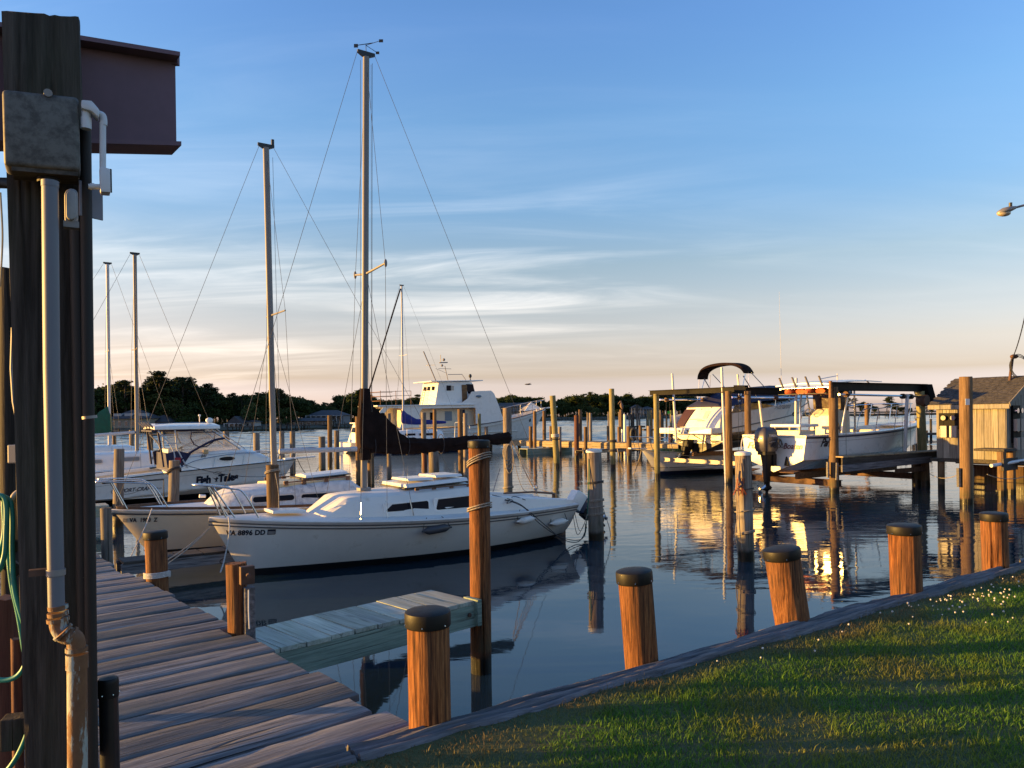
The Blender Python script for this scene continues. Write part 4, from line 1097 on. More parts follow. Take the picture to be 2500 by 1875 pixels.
ob = thing('splitter_box', 'worn pale oval conduit body on the post just below the junction box', 'fitting', Q(174, 505, 2.6)); ol = mat_of(ob)
def capsule(px, py, wpx, hpx, d, dep):
    pts = []; w = wpx / 2; h = hpx / 2
    for k in range(20):
        a = 2 * pi * k / 20; x = px + w * cos(a); y = py - (h - w) * (1 if sin(a) > 0 else -1) - w * sin(a); pts.append(Q(x, y, d))
    mb = MB(); mb.prism(pts, -PN * dep); return mb
capsule(174, 503, 34, 88, 2.58, .05).build('body', M['alu_dark'], ob, bevel=.008, smooth=50, local=ol)
capsule(174, 500, 26, 72, 2.566, .02).build('lid', plain('worn_pale_cover', (.33, .32, .31), .5, var=.15, scale=18), ob, bevel=.006, smooth=50, local=ol)
mb = MB(); mb.box(Q(174, 550, 2.60), (.048, .04, .022), radians(30)); mb.build('foot', M['alu'], ob, local=ol)
wf = thing('conduit_fitting', 'white plastic conduit bend with two access boxes beside the post', 'fitting', Q(235, 300, 2.66)); wlc = mat_of(wf)
dW = 2.66
mb = MB(); mb.tube([Q(210, 315, dW), Q(210, 288, dW)], rs(25, dW), 18); mb.tube([Q(210, 288, dW), Q(210, 262, dW)], rs(22, dW), 18); mb.build('adapter', M['pvc'], wf, smooth=50, local=wlc)
mb = MB(); mb.prism([Q(198, 242, dW - .03), Q(224, 244, dW - .03), Q(243, 266, dW - .03), Q(241, 287, dW - .03), Q(222, 270, dW - .03), Q(198, 264, dW - .03)], -PN * .06); mb.build('upper_access_box', M['pvc'], wf, bevel=.008, smooth=50, local=wlc)
mb = MB(); mb.tube(arc_pts([Q(240, 278, dW), Q(250, 282, dW), Q(253, 293, dW), Q(253, 306, dW)], 5), rs(17, dW), 16); mb.tube([Q(246, 300, dW), Q(260, 300, dW)], rs(12, dW), 12); mb.build('elbow', M['pvc'], wf, smooth=60, local=wlc)
mb = MB(); mb.tube([Q(251, 300, dW), Q(251, 410, dW)], rs(15, dW), 16); mb.build('pipe', M['pvc'], wf, smooth=60, local=wlc)
mb = MB(); mb.prism([Q(243, 405, dW - .03), Q(269, 411, dW - .03), Q(270, 470, dW - .03), Q(245, 468, dW - .03)], -PN * .055); bx2 = mb.build('lower_access_box', M['pvc'], wf, bevel=.006, smooth=50, local=wlc)
mb = MB(); mb.tube([Q(270, 413, dW), Q(271, 470, dW)], .004, 6); mb.build('gasket', M['rubber'], bx2, local=wlc)
mb = MB(); mb.tube([Q(248, 456, dW), Q(216, 455, dW)], rs(13, dW), 14); mb.tube([Q(231, 455, dW), Q(221, 455, dW)], rs(16, dW), 14); mb.build('side_pipe', M['pvc'], wf, smooth=60, local=wlc)
mb = MB(); mb.box(Q(222, 490, 2.75), (.09, .006, .13), pi / 3); tag(mb.build('notice_board', plain('thin_grey_plate', (.2, .2, .24), .6), bevel=.002), 'thin grey plate edge on, fixed behind the dark pipes below the white fitting', 'plate')
# hoist beam behind the post
hb = thing('hoist_beam', 'maroon steel channel beam reaching out behind the top of the post', 'beam', P(300, 230, 3.25)); hl = mat_of(hb)
pm_ = plain('chalky_maroon_beam_paint', (.17, .105, .135), .75, .0, var=.12, scale=5, dirt=((.08, .05, .05), 16, .62, .85))
dL, dR2 = 2.85, 3.35
wt0, wb0, wt1, wb1 = P(-120, 66, dL), P(-120, 342, dL), P(428, 152, dR2), P(431, 357, dR2)
bk_ = (wt1 - wt0).cross(Vector((0, 0, 1))).normalized(); bk_ = -bk_ if bk_.y > 0 else bk_
mb = MB(); mb.prism([wt0, wt1, wb1, wb0], -bk_ * .014); mb.build('web', pm_, hb, local=hl)
mb = MB(); mb.prism([wt0 + bk_ * .075, wt1 + bk_ * .075, wt1 - bk_ * .075, wt0 - bk_ * .075], (0, 0, .018)); mb.build('top_flange', pm_, hb, local=hl)
mb = MB(); mb.prism([wb0 + bk_ * .075, wb1 + bk_ * .075, wb1 - bk_ * .075, wb0 - bk_ * .075], (0, 0, -.018)); mb.build('bottom_flange', pm_, hb, local=hl)
mb = MB(); e1_ = wt1; mb.box(e1_ + Vector((-.01, .0, .012)), (.05, .02, .05)); mb.build('end_tab', pm_, hb, local=hl)
# second post behind, hose, bracket, capped piles at the very left
piling('bk', 'older grey pole standing behind the left edge of the electric post', 'post', (22, 658), (30, 1520), 46, d=3.9, n=32, rings=24, rough=.04, bottom=.2, seed=101)
mb = MB(); mb.tube([P(30, 800, 3.74), P(27, 900, 3.74), P(32, 980, 3.74), P(45, 1050, 3.74)], .006, 6); tag(mb.build('wire', M['alu_dark']), 'thin grey wire stapled down the older pole', 'wire')
mb = MB(); mb.box(P(40, 1108, 3.7), (.05, .06, .09)); tag(mb.build('outlet_box', M['alu_dark'], bevel=.006), 'small grey outlet box on the older pole behind the post', 'electrical box')
piling('lb1', 'dark short pile at the bottom left corner behind the hose', 'pile_red', (14, 1460), (16, 1760), 62, d=3.2, n=32, rings=14, rough=.05, bottom=.2, seed=102)
piling('lb2', 'thin dark stake with a pale knob between the hose and the post', 'pile_red', (40, 1560), (44, 1800), 26, d=3.0, n=20, rings=10, bottom=.3, seed=103)
piling('lb3', 'black-capped dark pile at the right foot of the electric post on the dock', 'black', (264, 1668), (268, 1840), 44, d=3.1, n=40, rings=8, cap='cap', taper=.98, rough=.01, bottom=.2, seed=104)
mb = MB(); mb.box(P(44, 1785, 2.9), (.10, .08, .12), .3); tag(mb.build('wooden_block', M['post'], bevel=.006), 'small wooden block low on the left of the electric post', 'block')
hz = thing('garden_hose', 'teal garden hose looped over a hanger at the left of the post', 'hose', P(20, 1300, 2.9)); hzl = mat_of(hz)
for k, pts in enumerate(([(-60, 1240), (-20, 1216), (6, 1216), (10, 1240), (8, 1320), (-30, 1420), (-70, 1460)], [(-30, 1222), (12, 1214), (22, 1240), (20, 1330), (28, 1420), (45, 1500), (58, 1580), (62, 1620), (40, 1652), (0, 1660), (-60, 1640)],
                         [(-20, 1220), (20, 1218), (30, 1260), (30, 1350), (36, 1440), (60, 1530), (78, 1600), (82, 1700), (70, 1780), (40, 1850), (0, 1900), (-40, 1930)], [(-50, 1230), (0, 1210), (15, 1230), (15, 1300), (10, 1360), (-10, 1400), (-60, 1420)])):
    mb = MB(); mb.tube(arc_pts([P(x, y, 2.86 - k * .02) for x, y in pts], 6), rs(12.5, 2.85), 10); mb.build('hose_loop', M['hose'], hz, smooth=60, local=hzl)
hg = thing('hose_hanger', 'black metal hose hanger bracket beside the post', 'bracket', P(36, 1280, 2.95)); hgl = mat_of(hg)
mb = MB(); mb.bar(P(44, 1215, 2.95), P(44, 1345, 2.95), .03, .03, (0, 1, 0)); mb.bar(P(44, 1335, 2.95), P(-20, 1328, 2.9), .03, .045); mb.bar(P(50, 1400, 2.95), P(0, 1360, 2.93), .03, .045); mb.build('frame', M['motor_black'], hg, bevel=.004, local=hgl)
mb = MB(); mb.tube(arc_pts([P(28, 1240, 2.9), P(34, 1212, 2.9), P(52, 1200, 2.92), P(60, 1215, 2.95)], 6), .012, 8); mb.build('hook', M['lens'], hg, smooth=60, local=hgl)
mb = MB(); mb.tube([P(-20, 446, 2.9), P(30, 448, 2.9), P(30, 452, 3.0)], .022, 10); tag(mb.build('cable', M['rubber'], smooth=60), 'thick black cable entering the post from the left edge', 'cable')
mb = MB(); mb.tube(arc_pts([P(1, 470, 3.4), P(6, 560, 3.4), P(5, 620, 3.4), P(0, 700, 3.4)], 6), .004, 5); tag(mb.build('wire', M['wire']), 'thin dark wire hanging in the air at the left edge', 'wire')
# ================================================================== BOATS
def lerp3(t, a, m, b):          # quadratic through (0,a) (.5,m) (1,b)
    return a * (1 - t) * (1 - 2 * t) + m * 4 * t * (1 - t) + b * t * (2 * t - 1)
class Hull:
    def __init__(s, L, rake, B, sheer, depth=.35, tm=.42, st=.7, pw=2.0, pe=.8, chine=None, bow_e=.95, mid_e=.42, stern_z=.02, srake=0.0, flare=1.0):
        s.L, s.rake, s.B, s.sh, s.D, s.tm, s.st, s.pw, s.pe, s.ch, s.be, s.me, s.sz, s.sr = L, rake, B, sheer, depth, tm, st, pw, pe, chine, bow_e, mid_e, stern_z, srake
    def zs(s, x): return lerp3(min(max(x / s.L, 0), 1), *s.sh)
    def b(s, x):
        t = min(max(x / s.L, 0), 1)
        if t < s.tm: u = (s.tm - t) / s.tm; return s.B * (1 - (1 - s.st) * u * u)
        u = (t - s.tm) / (1 - s.tm); return s.B * max(1 - u ** s.pw, 0) ** s.pe
    def zk(s, x):
        t = x / s.L
        k = s.sz + (-s.D - s.sz) * min(max(t / .35, 0), 1) ** .8
        bowl = (x - (s.L - s.rake)) * s.zs(s.L) / s.rake
        return max(k, min(bowl, s.zs(x) - .002))
    def side(s, x, z):
        zk, zs = s.zk(x), s.zs(x); q = min(max((z - zk) / max(zs - zk, 1e-4), 0), 1); t = x / s.L; b = s.b(x)
        if s.ch is None:
            e = s.me + (s.be - s.me) * max(0, (t - .35) / .65) ** 1.5
            return b * q ** e
        c0, c1 = s.ch                      # chine height above keel fraction at stern / bow
        c = c0 + (c1 - c0) * t ** 1.5; fl = .90 - .30 * max(0, (t - .3) / .7) ** 1.4
        if q < c: return b * fl * q / c
        u = (q - c) / (1 - c); return b * (fl + (1 - fl) * u ** (1 + .8 * t))
    def xs(s, n=36, x0=0, x1=None):
        x1 = s.L if x1 is None else x1
        return [x0 + (x1 - x0) * (1 - (1 - i / n) ** 1.35) for i in range(n + 1)]
    def skin(s, mb, zlo=None, zhi=None, off=0.0, n=36, m=12, x0=0, x1=None, sides=(1, -1)):
        for sg in sides:
            rows = []
            for x in s.xs(n, x0, x1):
                lo = s.zk(x) if zlo is None else max(zlo(x), s.zk(x)); hi = s.zs(x) if zhi is None else min(zhi(x), s.zs(x)); lo = min(lo, hi)
                row = []
                for j in range(m + 1):
                    z = lo + (hi - lo) * (j / m) ** (1.5 if zlo is None else 1)
                    xr = x - s.sr * (z if x < 1e-6 else 0)
                    row.append((xr, sg * (s.side(x, z) + off), z))
                rows.append(row)
            mb.grid(rows)
        return mb
    def transom(s, mb, zlo=None, zhi=None, off=0.0, m=10):
        pts = []; lo = s.zk(0) if zlo is None else max(zlo, s.zk(0)); hi = s.zs(0) if zhi is None else zhi
        zz = [lo + (hi - lo) * (j / m) ** 1.5 for j in range(m + 1)]
        rows = [[(-s.sr * z - off, y * s.side(0, z), z) for y in (-1, -.5, 0, .5, 1)] for z in zz]
        mb.grid(rows); return mb
    def deck(s, mb, dz=-.012, camber=.05, inset=.0, x0=0.0, x1=None, n=30):
        rows = []
        for x in s.xs(n, x0, x1):
            w = max(s.b(x) - inset, 0); rows.append([(x, w * k / 4, s.zs(x) + dz + camber * (1 - (k / 4) ** 2) * min(1, w)) for k in range(-4, 5)])
        return mb.grid(rows)
    def line(s, z0f, z1f, off, mb, n=40, x0=0.0, x1=None, sides=(1, -1)):
        """a raised strip (moulding, stripe) along the topside between two heights"""
        for sg in sides:
            rows = []
            for x in s.xs(n, x0, x1):
                a, b_ = z0f(x), z1f(x); ya, yb = s.side(x, a), s.side(x, b_)
                rows.append([(x, sg * (ya - .004), a), (x, sg * (ya + off), a + .15 * (b_ - a)), (x, sg * (yb + off), b_ - .15 * (b_ - a)), (x, sg * (yb - .004), b_)])
            mb.grid(rows)
        return mb
def sym_loft(mb, rows):
    """rows: (x, [(y,z) from side foot up to the centre]); mirrored into full ribs"""
    full = []
    for x, pr in rows:
        xx = [x if not isinstance(p, tuple) or len(p) < 3 else p[2] for p in pr]
        full.append([(xx[i], -p[0], p[1]) for i, p in enumerate(pr)] + [(xx[i], p[0], p[1]) for i, p in reversed(list(enumerate(pr))) if p[0] > 1e-5])
    mb.loft(full); return mb
def rrect(x0, x1, z0, z1, r, n=4):
    pts = []
    for cx, cz, a0 in ((x1 - r, z1 - r, 0), (x0 + r, z1 - r, 90), (x0 + r, z0 + r, 180), (x1 - r, z0 + r, 270)):
        for k in range(n + 1): a = radians(a0 + 90 * k / n); pts.append((cx + r * cos(a), cz + r * sin(a)))
    return pts
def panel(pts, yf, off, th=.006, sg=1):
    mb = MB(); a = [(x, sg * (yf(x, z) + off), z) for x, z in pts]; mb.prism(a, (0, -sg * (th + off), 0)); return mb
def glyphs(text, size=1.0, shear=0.0, bold=0.0, space=1.0):
    cu = bpy.data.curves.new('txt', 'FONT'); cu.body = text; cu.size = size; cu.shear = shear; cu.offset = bold; cu.space_character = space; cu.resolution_u = 3
    ob = bpy.data.objects.new('txt', cu); COL.objects.link(ob)
    dg = bpy.context.evaluated_depsgraph_get(); me = bpy.data.meshes.new_from_object(ob.evaluated_get(dg), depsgraph=dg)
    v = [tuple(p.co) for p in me.vertices]; f = [tuple(p.vertices) for p in me.polygons]
    bpy.data.objects.remove(ob); bpy.data.curves.remove(cu); bpy.data.meshes.remove(me)
    return v, f
TXT = {}
for k, a in {'reg1': ('VA 8896 DD', .17, 0, .007, 1.05), 'reg2': ('VA  1900  Z', .16, 0, .007, 1.05), 'fish': ('Fish', .30, 0, .018, 1.0), 'tales': ('Tales', .30, 0, .018, 1.0), 'sport': ('SPORT-CRAFT', .155, .35, .004, 1.0), 'boats': ('Boats', .07, .35, 0, 1),
             'n241': ('241', .11, .3, .004, 1), 'adr': ('Adrianna', .36, .45, 0, 1), 'crown': ('CROWNLINE', .17, 0, .002, 1.05), 'fun': ('Fun', .34, .35, .006, 1), 'boaten': ('Boaten', .34, .35, .006, 1), 'parker': ('Parker', .36, .4, .012, .9), 'yamaha': ('YAMAHA', .15, 0, .006, .95), 'm225': ('225', .12, 0, .004, 1)}.items():
    TXT[k] = glyphs(*a)
def lettering(name, key, fn, mat, parent, label=None):
    v, f = TXT[key]; mb = MB(); mb.add([fn(x, y) for x, y, z in v], f); return mb.build(name, mat, parent, label=label)
def tube_part(name, pts, r, mat, parent, n=8, curve=0, **k):
    mb = MB(); mb.tube(arc_pts(pts, curve) if curve else pts, r, n); return mb.build(name, mat, parent, smooth=60, **k)
def outboard(name, label, fr, x, y, z, mats, s=1.0, tilt=0.0, cat='outboard motor', boxy=False):
    """tiltable outboard: cowl, leg, anti-ventilation plate, gearcase, propeller. x points aft-forward along the boat."""
    o = thing(name, label, cat, fr.w(x, y, z), fr.rz); o.rotation_euler = (0, tilt, fr.rz)
    mb = MB(); rows = []
    for zz, a, b_, w, r in ((.02, -.27, .24, .17, .06), (.10, -.31, .27, .20, .08), (.35, -.33, .28, .215, .09), (.55, -.31, .26, .20, .09), (.66, -.24, .20, .15, .08), (.69, -.14, .10, .08, .05)):
        rows.append([(p[0] * s, p[1] * s, zz * s) for p in rrect(a, b_, -w, w, r)])
    if boxy: rows = [[(p[0] * s, p[1] * s, zz * s) for p in rrect(a, b_, -w, w, .035)] for zz, a, b_, w in ((.20, -.30, .27, .19), (.24, -.33, .28, .205), (.60, -.31, .24, .20), (.66, -.27, .20, .17))]
    mb.loft(rows); cw = mb.build('cowl', M[mats[0]], o, smooth=35 if boxy else 50)
    if boxy: mb = MB(); mb.loft([[(p[0] * s, p[1] * s, zz * s) for p in rrect(a, b_, -w, w, .035)] for zz, a, b_, w in ((.02, -.26, .24, .17), (.20, -.31, .275, .195))]); mb.build('cowl_band', M['navy_paint'], o, smooth=35)
    mb = MB(); mb.loft([[(p[0] * s, p[1] * s, zz * s) for p in rrect(-.24, .22, -.155, .155, .06)] for zz in (-.07, .025)]); mb.build('lower_cowl', M[mats[1]], o, smooth=50)
    mb = MB(); mb.loft([[(p[0] * s, p[1] * s, zz * s) for p in rrect(a, b_, -w, w, .03)] for zz, a, b_, w in ((-.07, -.17, .13, .10), (-.35, -.13, .10, .075), (-.62, -.12, .09, .06), (-.80, -.11, .09, .05))]); mb.build('leg', M[mats[1]], o, smooth=50)
    mb = MB(); mb.box((-.06 * s, 0, -.80 * s), (.42 * s, .20 * s, .02 * s)); mb.build('plate', M[mats[1]], o, bevel=.006)
    mb = MB(); mb.loft([[(p[0] * s, p[1] * s, zz * s) for p in rrect(a, b_, -w, w, .018)] for zz, a, b_, w in ((-.81, -.10, .08, .04), (-.95, -.10, .08, .035))])
    mb.tube([(-.22 * s, 0, -.98 * s), (-.12 * s, 0, -.98 * s), (.10 * s, 0, -.98 * s), (.20 * s, 0, -.98 * s)], [.045 * s, .07 * s, .065 * s, .01 * s], 12)
    mb.prism([(.06 * s, -.008, -1.02 * s), (-.09 * s, -.008, -1.02 * s), (-.06 * s, -.008, -1.2 * s), (.0, -.008, -1.2 * s)], (0, .016, 0)); mb.build('gearcase', M[mats[1]], o, smooth=50)
    mb = MB()
    mb.tube([(-.22 * s, 0, -.98 * s), (-.34 * s, 0, -.98 * s)], [.045 * s, .03 * s], 10)
    for k in range(3):
        a = 2 * pi * k / 3 + .5; u = Vector((0, cos(a), sin(a))); v = Vector((0, -sin(a), cos(a))); c = Vector((-.28 * s, 0, -.98 * s))
        mb.prism([c + u * .03 * s + Vector((-.03 * s, 0, 0)), c + u * .10 * s + v * .06 * s + Vector((-.05 * s, 0, 0)), c + u * .17 * s + v * .03 * s, c + u * .16 * s - v * .04 * s + Vector((.04 * s, 0, 0)), c + u * .03 * s - v * .03 * s + Vector((.03 * s, 0, 0))], Vector((.008, 0, 0)))
    mb.build('propeller', M['steel'], o, smooth=30)
    mb = MB(); mb.box((.20 * s, 0, -.22 * s), (.14 * s, .24 * s, .34 * s)); mb.build('bracket', M[mats[1]], o, bevel=.015)
    return o, cw
def stay(parent, name, a, b_, r=.004, mat='wire'):
    mb = MB(); mb.tube([a, b_], r, 5); return mb.build(name, M[mat], parent)
def pulpit(par, h, xa, rail_z, tip_x, half_a, posts, r=.013, name='pulpit', za=None):
    """bow rail: one hoop with raked legs"""
    o_ = [(xa, -half_a, h.zs(xa) + .02), (xa + .22, -half_a * .96, h.zs(xa) + rail_z * .85), (xa + .40, -half_a * .85, h.zs(xa) + rail_z), (tip_x - .1, -.16, h.zs(h.L) + rail_z * 1.02), (tip_x, 0, h.zs(h.L) + rail_z * 1.03)]
    pts = o_ + [(x, -y, z) for x, y, z in reversed(o_[:-1])]
    mb = MB(); mb.tube(arc_pts(pts, 5), r, 8)
    for px_, py_, tx, ty in posts:
        for sg in (1, -1): mb.tube([(px_, sg * py_, h.zs(px_) + .01), (tx, sg * ty, h.zs(px_) + rail_z)], r, 8)
    return mb.build(name, M['steel'], par, smooth=60)
# ------------------------------------------------------------------ near sailboat
def masthead(par, x, z, s=1.0):
    mb = MB(); mb.prism([(x + .16 * s, -.02, z + .05 * s), (x - .16 * s, -.02, z + .05 * s), (x - .16 * s, -.02, z), (x - .05 * s, -.02, z - .05 * s), (x + .07 * s, -.02, z - .05 * s), (x + .16 * s, -.02, z)], (0, .04, 0)); return mb.build('masthead', M['black'], par)
def spar(par, name, pts, w, dpt, mat):
    mb = MB(); rows = []
    for p in pts: rows.append([(p[0] + dpt * cos(a), p[1] + w * sin(a), p[2]) for a in [2 * pi * k / 14 for k in range(14)]])
    mb.loft(rows); return mb.build(name, M[mat], par, smooth=60)
B0 = U(590, 1405)
S1 = Frame(B0 + E1 * 6.15, -E1)
h = Hull(6.63, .50, 1.17, (.74, .76, .96), depth=.32, tm=.45, st=.74, pw=1.9, pe=.85)
s1 = thing('sailboat', 'nearest white sailboat with registration VA 8896 DD and three fenders along its side', 'sailboat', S1.o, S1.rz)
mb = MB(); h.skin(mb, lambda x: .115, None, 0, 44, 12); h.transom(mb, .1); hl1 = mb.build('hull', M['white_old'], s1, smooth=40)
mb = MB(); h.skin(mb, None, lambda x: .115, 0.0, 40, 8); h.transom(mb, None, .1); mb.build('bottom', M['black'], s1, smooth=60)
for k, dz in enumerate((.075, .125)):
    mb = MB(); h.line(lambda x: h.zs(x) - dz - .012, lambda x: h.zs(x) - dz + .012, .016, mb); mb.build('rub_rail', M['stripe'], hl1, smooth=40)
mb = MB(); h.line(lambda x: h.zs(x) - .075, lambda x: h.zs(x) - .005, .02, mb); mb.build('gunwale', M['white'], hl1, smooth=60)
mb = MB(); h.deck(mb, -.008, .05); dk1 = mb.build('deck', M['nonskid'], s1, smooth=60)
def cabrow(x, w, zt, z0, cam=.05, tum=.82, wt=None):
    wt = w * tum if wt is None else wt
    return (x, [(w, z0), (w * .985, z0 + (zt - z0) * .35), (wt + (w - wt) * .25, z0 + (zt - z0) * .8), (wt, zt - .03), (wt * .9, zt), (wt * .5, zt + cam * .75), (0, zt + cam)])
mb = MB(); zz = lambda x: h.zs(x) - .0
sym_loft(mb, [cabrow(5.0, .50, zz(5.0) + .012, zz(5.0) - .04, .006, wt=.46), cabrow(4.62, .60, 1.12, zz(4.62) - .04, .02), cabrow(4.54, .62, 1.14, zz(4.62) - .03, .025), cabrow(4.30, .65, 1.15, zz(4.35) - .03, .03), cabrow(4.0, .70, 1.155, zz(4.0) - .03, .04), cabrow(3.5, .77, 1.17, zz(3.5) - .03, .05),
              cabrow(2.9, .81, 1.19, zz(2.9) - .03), cabrow(2.25, .82, 1.21, zz(2.25) - .03), cabrow(2.05, .82, 1.12, zz(2.0) - .03, .03)])
cb1 = mb.build('cabin', M['white_old'], s1, smooth=24)
def caby(x, z):
    w = .70 + (.81 - .70) * min(max((4.0 - x) / 1.1, 0), 1); w = w if x < 4.0 else .70 - .08 * (x - 4.0) / .35
    t = (z - .74) / .43; return w * (1 - .05 * t - .03 * t * t)
for sg in (1, -1):
    for (x0, x1, z0, z1, cut) in ((3.24, 4.0, .885, 1.0, .12), (2.36, 3.10, .855, 1.03, .05)):
        fr_ = panel(rrect(x0 - .035, x1 + .035, z0 - .032, z1 + .03, .045), caby, .012, .012, sg).build('window_frame', M['white'], cb1)
        pts = [(x0, z0), (x1 - .02, z0), (x1, z0 + .02), (x1 - cut, z1), (x0 + .02, z1 + .02), (x0, z1)]
        panel(pts, caby, .017, .006, sg).build('window', M['glass'], fr_ if False else cb1)
# dark grab rail, sliding pop-top and hatch
for sg in (1, -1):
    mb = MB(); mb.bar((2.3, sg * .62, 1.235), (3.42, sg * .62, 1.215), .03, .022)
    for x in (2.35, 2.7, 3.05, 3.38): mb.bar((x, sg * .62, 1.19), (x, sg * .62, 1.235), .03, .07, (1, 0, 0))
    mb.build('grab_rail', M['teak'], cb1)
mb = MB(); mb.loft([[(x, y, z + (.03 if x < 3.3 else 0) * 0 + .02 * (1 - (y / .5) ** 2)) for y, z in ((-.5, zb), (.5, zb), (.46, zb + .055), (-.46, zb + .055))] for x, zb in ((2.28, 1.285), (3.52, 1.235))]); pt1 = mb.build('pop_top', M['white'], cb1, bevel=.012)
mb = MB(); mb.box((2.95, 0, 1.25), (1.2, .98, .02), 0, .04); mb.build('pop_top_gasket', M['rubber'], pt1)
for x0, x1, zb in ((2.3, 2.85, 1.36), (2.9, 3.4, 1.33)):
    mb = MB(); mb.loft([[(x, y, z + .025 * (1 - (y / .36) ** 2)) for y, z in ((-.34, zb), (.34, zb), (.30, zb + .035), (-.30, zb + .035))] for x in (x0, x1)]); mb.build('sliding_hatch', M['white'], pt1, bevel=.01)
mb = MB(); mb.box((5.45, 0, .96), (.55, .46, .05), 0, -.06); mb.build('fore_hatch', M['white'], dk1, bevel=.015)
# cockpit coaming, well and tiller
for sg in (1, -1):
    mb = MB(); mb.loft([[(x, sg * y, z) for y, z in ((wi, h.zs(x) - .02), (wo, h.zs(x) - .02), (wo - .03, zt), (wi + .03, zt + .01))] for x, wi, wo, zt in ((2.1, .50, .86, 1.02), (1.4, .52, .90, .94), (.6, .52, .86, .86), (.06, .5, .80, .80))]); mb.build('coaming', M['white_old'], dk1, smooth=40, bevel=.012)
mb = MB(); mb.box((1.15, 0, .80), (1.8, .95, .02)); mb.build('cockpit_sole', M['mould'], dk1)
tube_part('tiller', [(-.05, 0, .86), (.5, .05, .93), (1.25, .12, .96)], [.022, .02, .016], M['teak'], dk1)
mb = MB(); mb.box((-.06, 0, .42), (.05, .06, .9)); mb.build('rudder', M['teak'], s1, bevel=.008)
mb = MB(); mb.box((-.2, -.0, .05), (.3, .035, .5)); mb.build('rudder_blade', M['teak'], s1, bevel=.008)
fn = lambda u, v: ((lambda x, z: (x, h.side(x, z) + .006, z))(5.93 - u * .98, .60 + v * .9 - .018 * u * 0))
lettering('registration', 'reg1', lambda u, v: (lambda x, z: (x, h.side(x, z) + .006, z))(6.40 - u * .53, .665 + v * .64), M['letter'], hl1)
panel(rrect(5.76, 5.87, .660, .745, .006), h.side, .006, .004).build('registration_sticker', M['letter'], hl1)
panel(rrect(5.77, 5.86, .668, .715, .004), h.side, .009, .004).build('sticker_panel', M['sticker'], hl1)
pulpit(s1, h, 5.98, .49, 6.86, .36, ((6.42, .17, 6.62, .15), (6.30, .22, 6.60, .17)), .0125)
tube_part('bow_eye', [(6.40, 0, .30), (6.46, 0, .28), (6.47, 0, .24), (6.42, 0, .22)], .008, M['rust_steel'], hl1, 6, 4)
mx = 4.08
ms = spar(s1, 'mast', [(mx, 0, 1.19), (mx - .06, 0, 4), (mx - .14, 0, 8.70)], .042, .058, 'alu'); masthead(ms, mx - .14, 8.74)
mb = MB(); mb.box((mx, 0, 1.22), (.2, .16, .05)); mb.build('mast_step', M['alu_dark'], ms)
for sg in (1, -1):
    mb = MB(); mb.tube([(mx - .08, 0, 4.93), (mx - .16, sg * .62, 5.02)], [.022, .018], 8); mb.ball((mx - .16, sg * .63, 5.02), (.03, .02, .07)); mb.build('spreader', M['alu'], ms, smooth=50)
    stay(ms, 'shroud', (mx - .14, 0, 8.65), (mx - .16, sg * .62, 5.02)); stay(ms, 'shroud', (mx - .16, sg * .62, 5.02), (mx - .05, sg * .80, .80))
    stay(ms, 'shroud', (mx - .1, 0, 4.9), (mx + .42, sg * .80, .82)); stay(ms, 'shroud', (mx - .1, 0, 4.9), (mx - .52, sg * .84, .80))
    for x in (mx + .42, mx - .05, mx - .52): mb = MB(); mb.tube([(x, sg * .82, .80), (x - (x - mx) * .08, sg * .77, 1.08)], .009, 6); mb.build('turnbuckle', M['steel'], ms)
stay(ms, 'forestay', (mx + .02, 0, 8.76), (6.52, 0, .98)); stay(ms, 'backstay', (mx - .30, 0, 8.76), (.15, 0, 1.1)); stay(ms, 'halyard', (mx - .24, .03, 8.6), (mx - .13, .04, 1.3)); stay(ms, 'halyard', (mx - .24, -.02, 8.6), (mx - .16, -.04, 1.3)); stay(ms, 'halyard', (mx - .02, .03, 8.6), (mx + .085, .06, 1.4))
wv = thing('wind_vane', 'small black wind vane on top of the tallest mast', 'wind vane', S1.w(mx - .14, 0, 8.80)); 
mb = MB(); mb.tube([(0, 0, -.02), (0, 0, .12)], .006, 5); mb.tube([(-.16, -.02, .09), (.12, .02, .15)], .007, 5); mb.box((-.17, -.02, .085), (.07, .008, .06)); mb.tube([(0, 0, .1), (.17, .1, .02)], .005, 5); mb.tube([(0, 0, .1), (.24, -.1, .12)], .005, 5); mb.box((.18, .11, .02), (.06, .008, .045)); mb.box((.28, -.11, .12), (.07, .008, .05)); mb.build('vane', M['black'], wv)
# boom and the dark cover gathered on it
bm_a, bm_b = (mx - .1, 0, 1.93), (.98, 0, 2.03)
tube_part('boom', [bm_a, bm_b], .045, M['alu'], s1, 10)
def cover_mb(path, n=20, wob=.05, seed=0):
    mb = MB(); rows = []
    for i, (x, zc, hw, hu, hd) in enumerate(path):
        row = []
        for k in range(n):
            a = 2 * pi * k / n; sa, ca = sin(a), cos(a)
            r = 1 + wob * 2.2 * noise.noise(Vector((x * 3.1, sa * 2.2, ca * 2.2 + seed))) + wob * noise.noise(Vector((x * 11, sa * 5, seed + 4)))
            row.append((x + .02 * noise.noise(Vector((x, a, seed))), hw * ca * r, zc + (hu if sa > 0 else hd) * sa * r))
        rows.append(row)
    mb.loft(rows); return mb
def dense(path, m=5):
    out = []
    for a, b_ in zip(path, path[1:]):
        for k in range(m): t = k / m; out.append(tuple(p + (q - p) * t for p, q in zip(a, b_)))
    out.append(path[-1]); return out
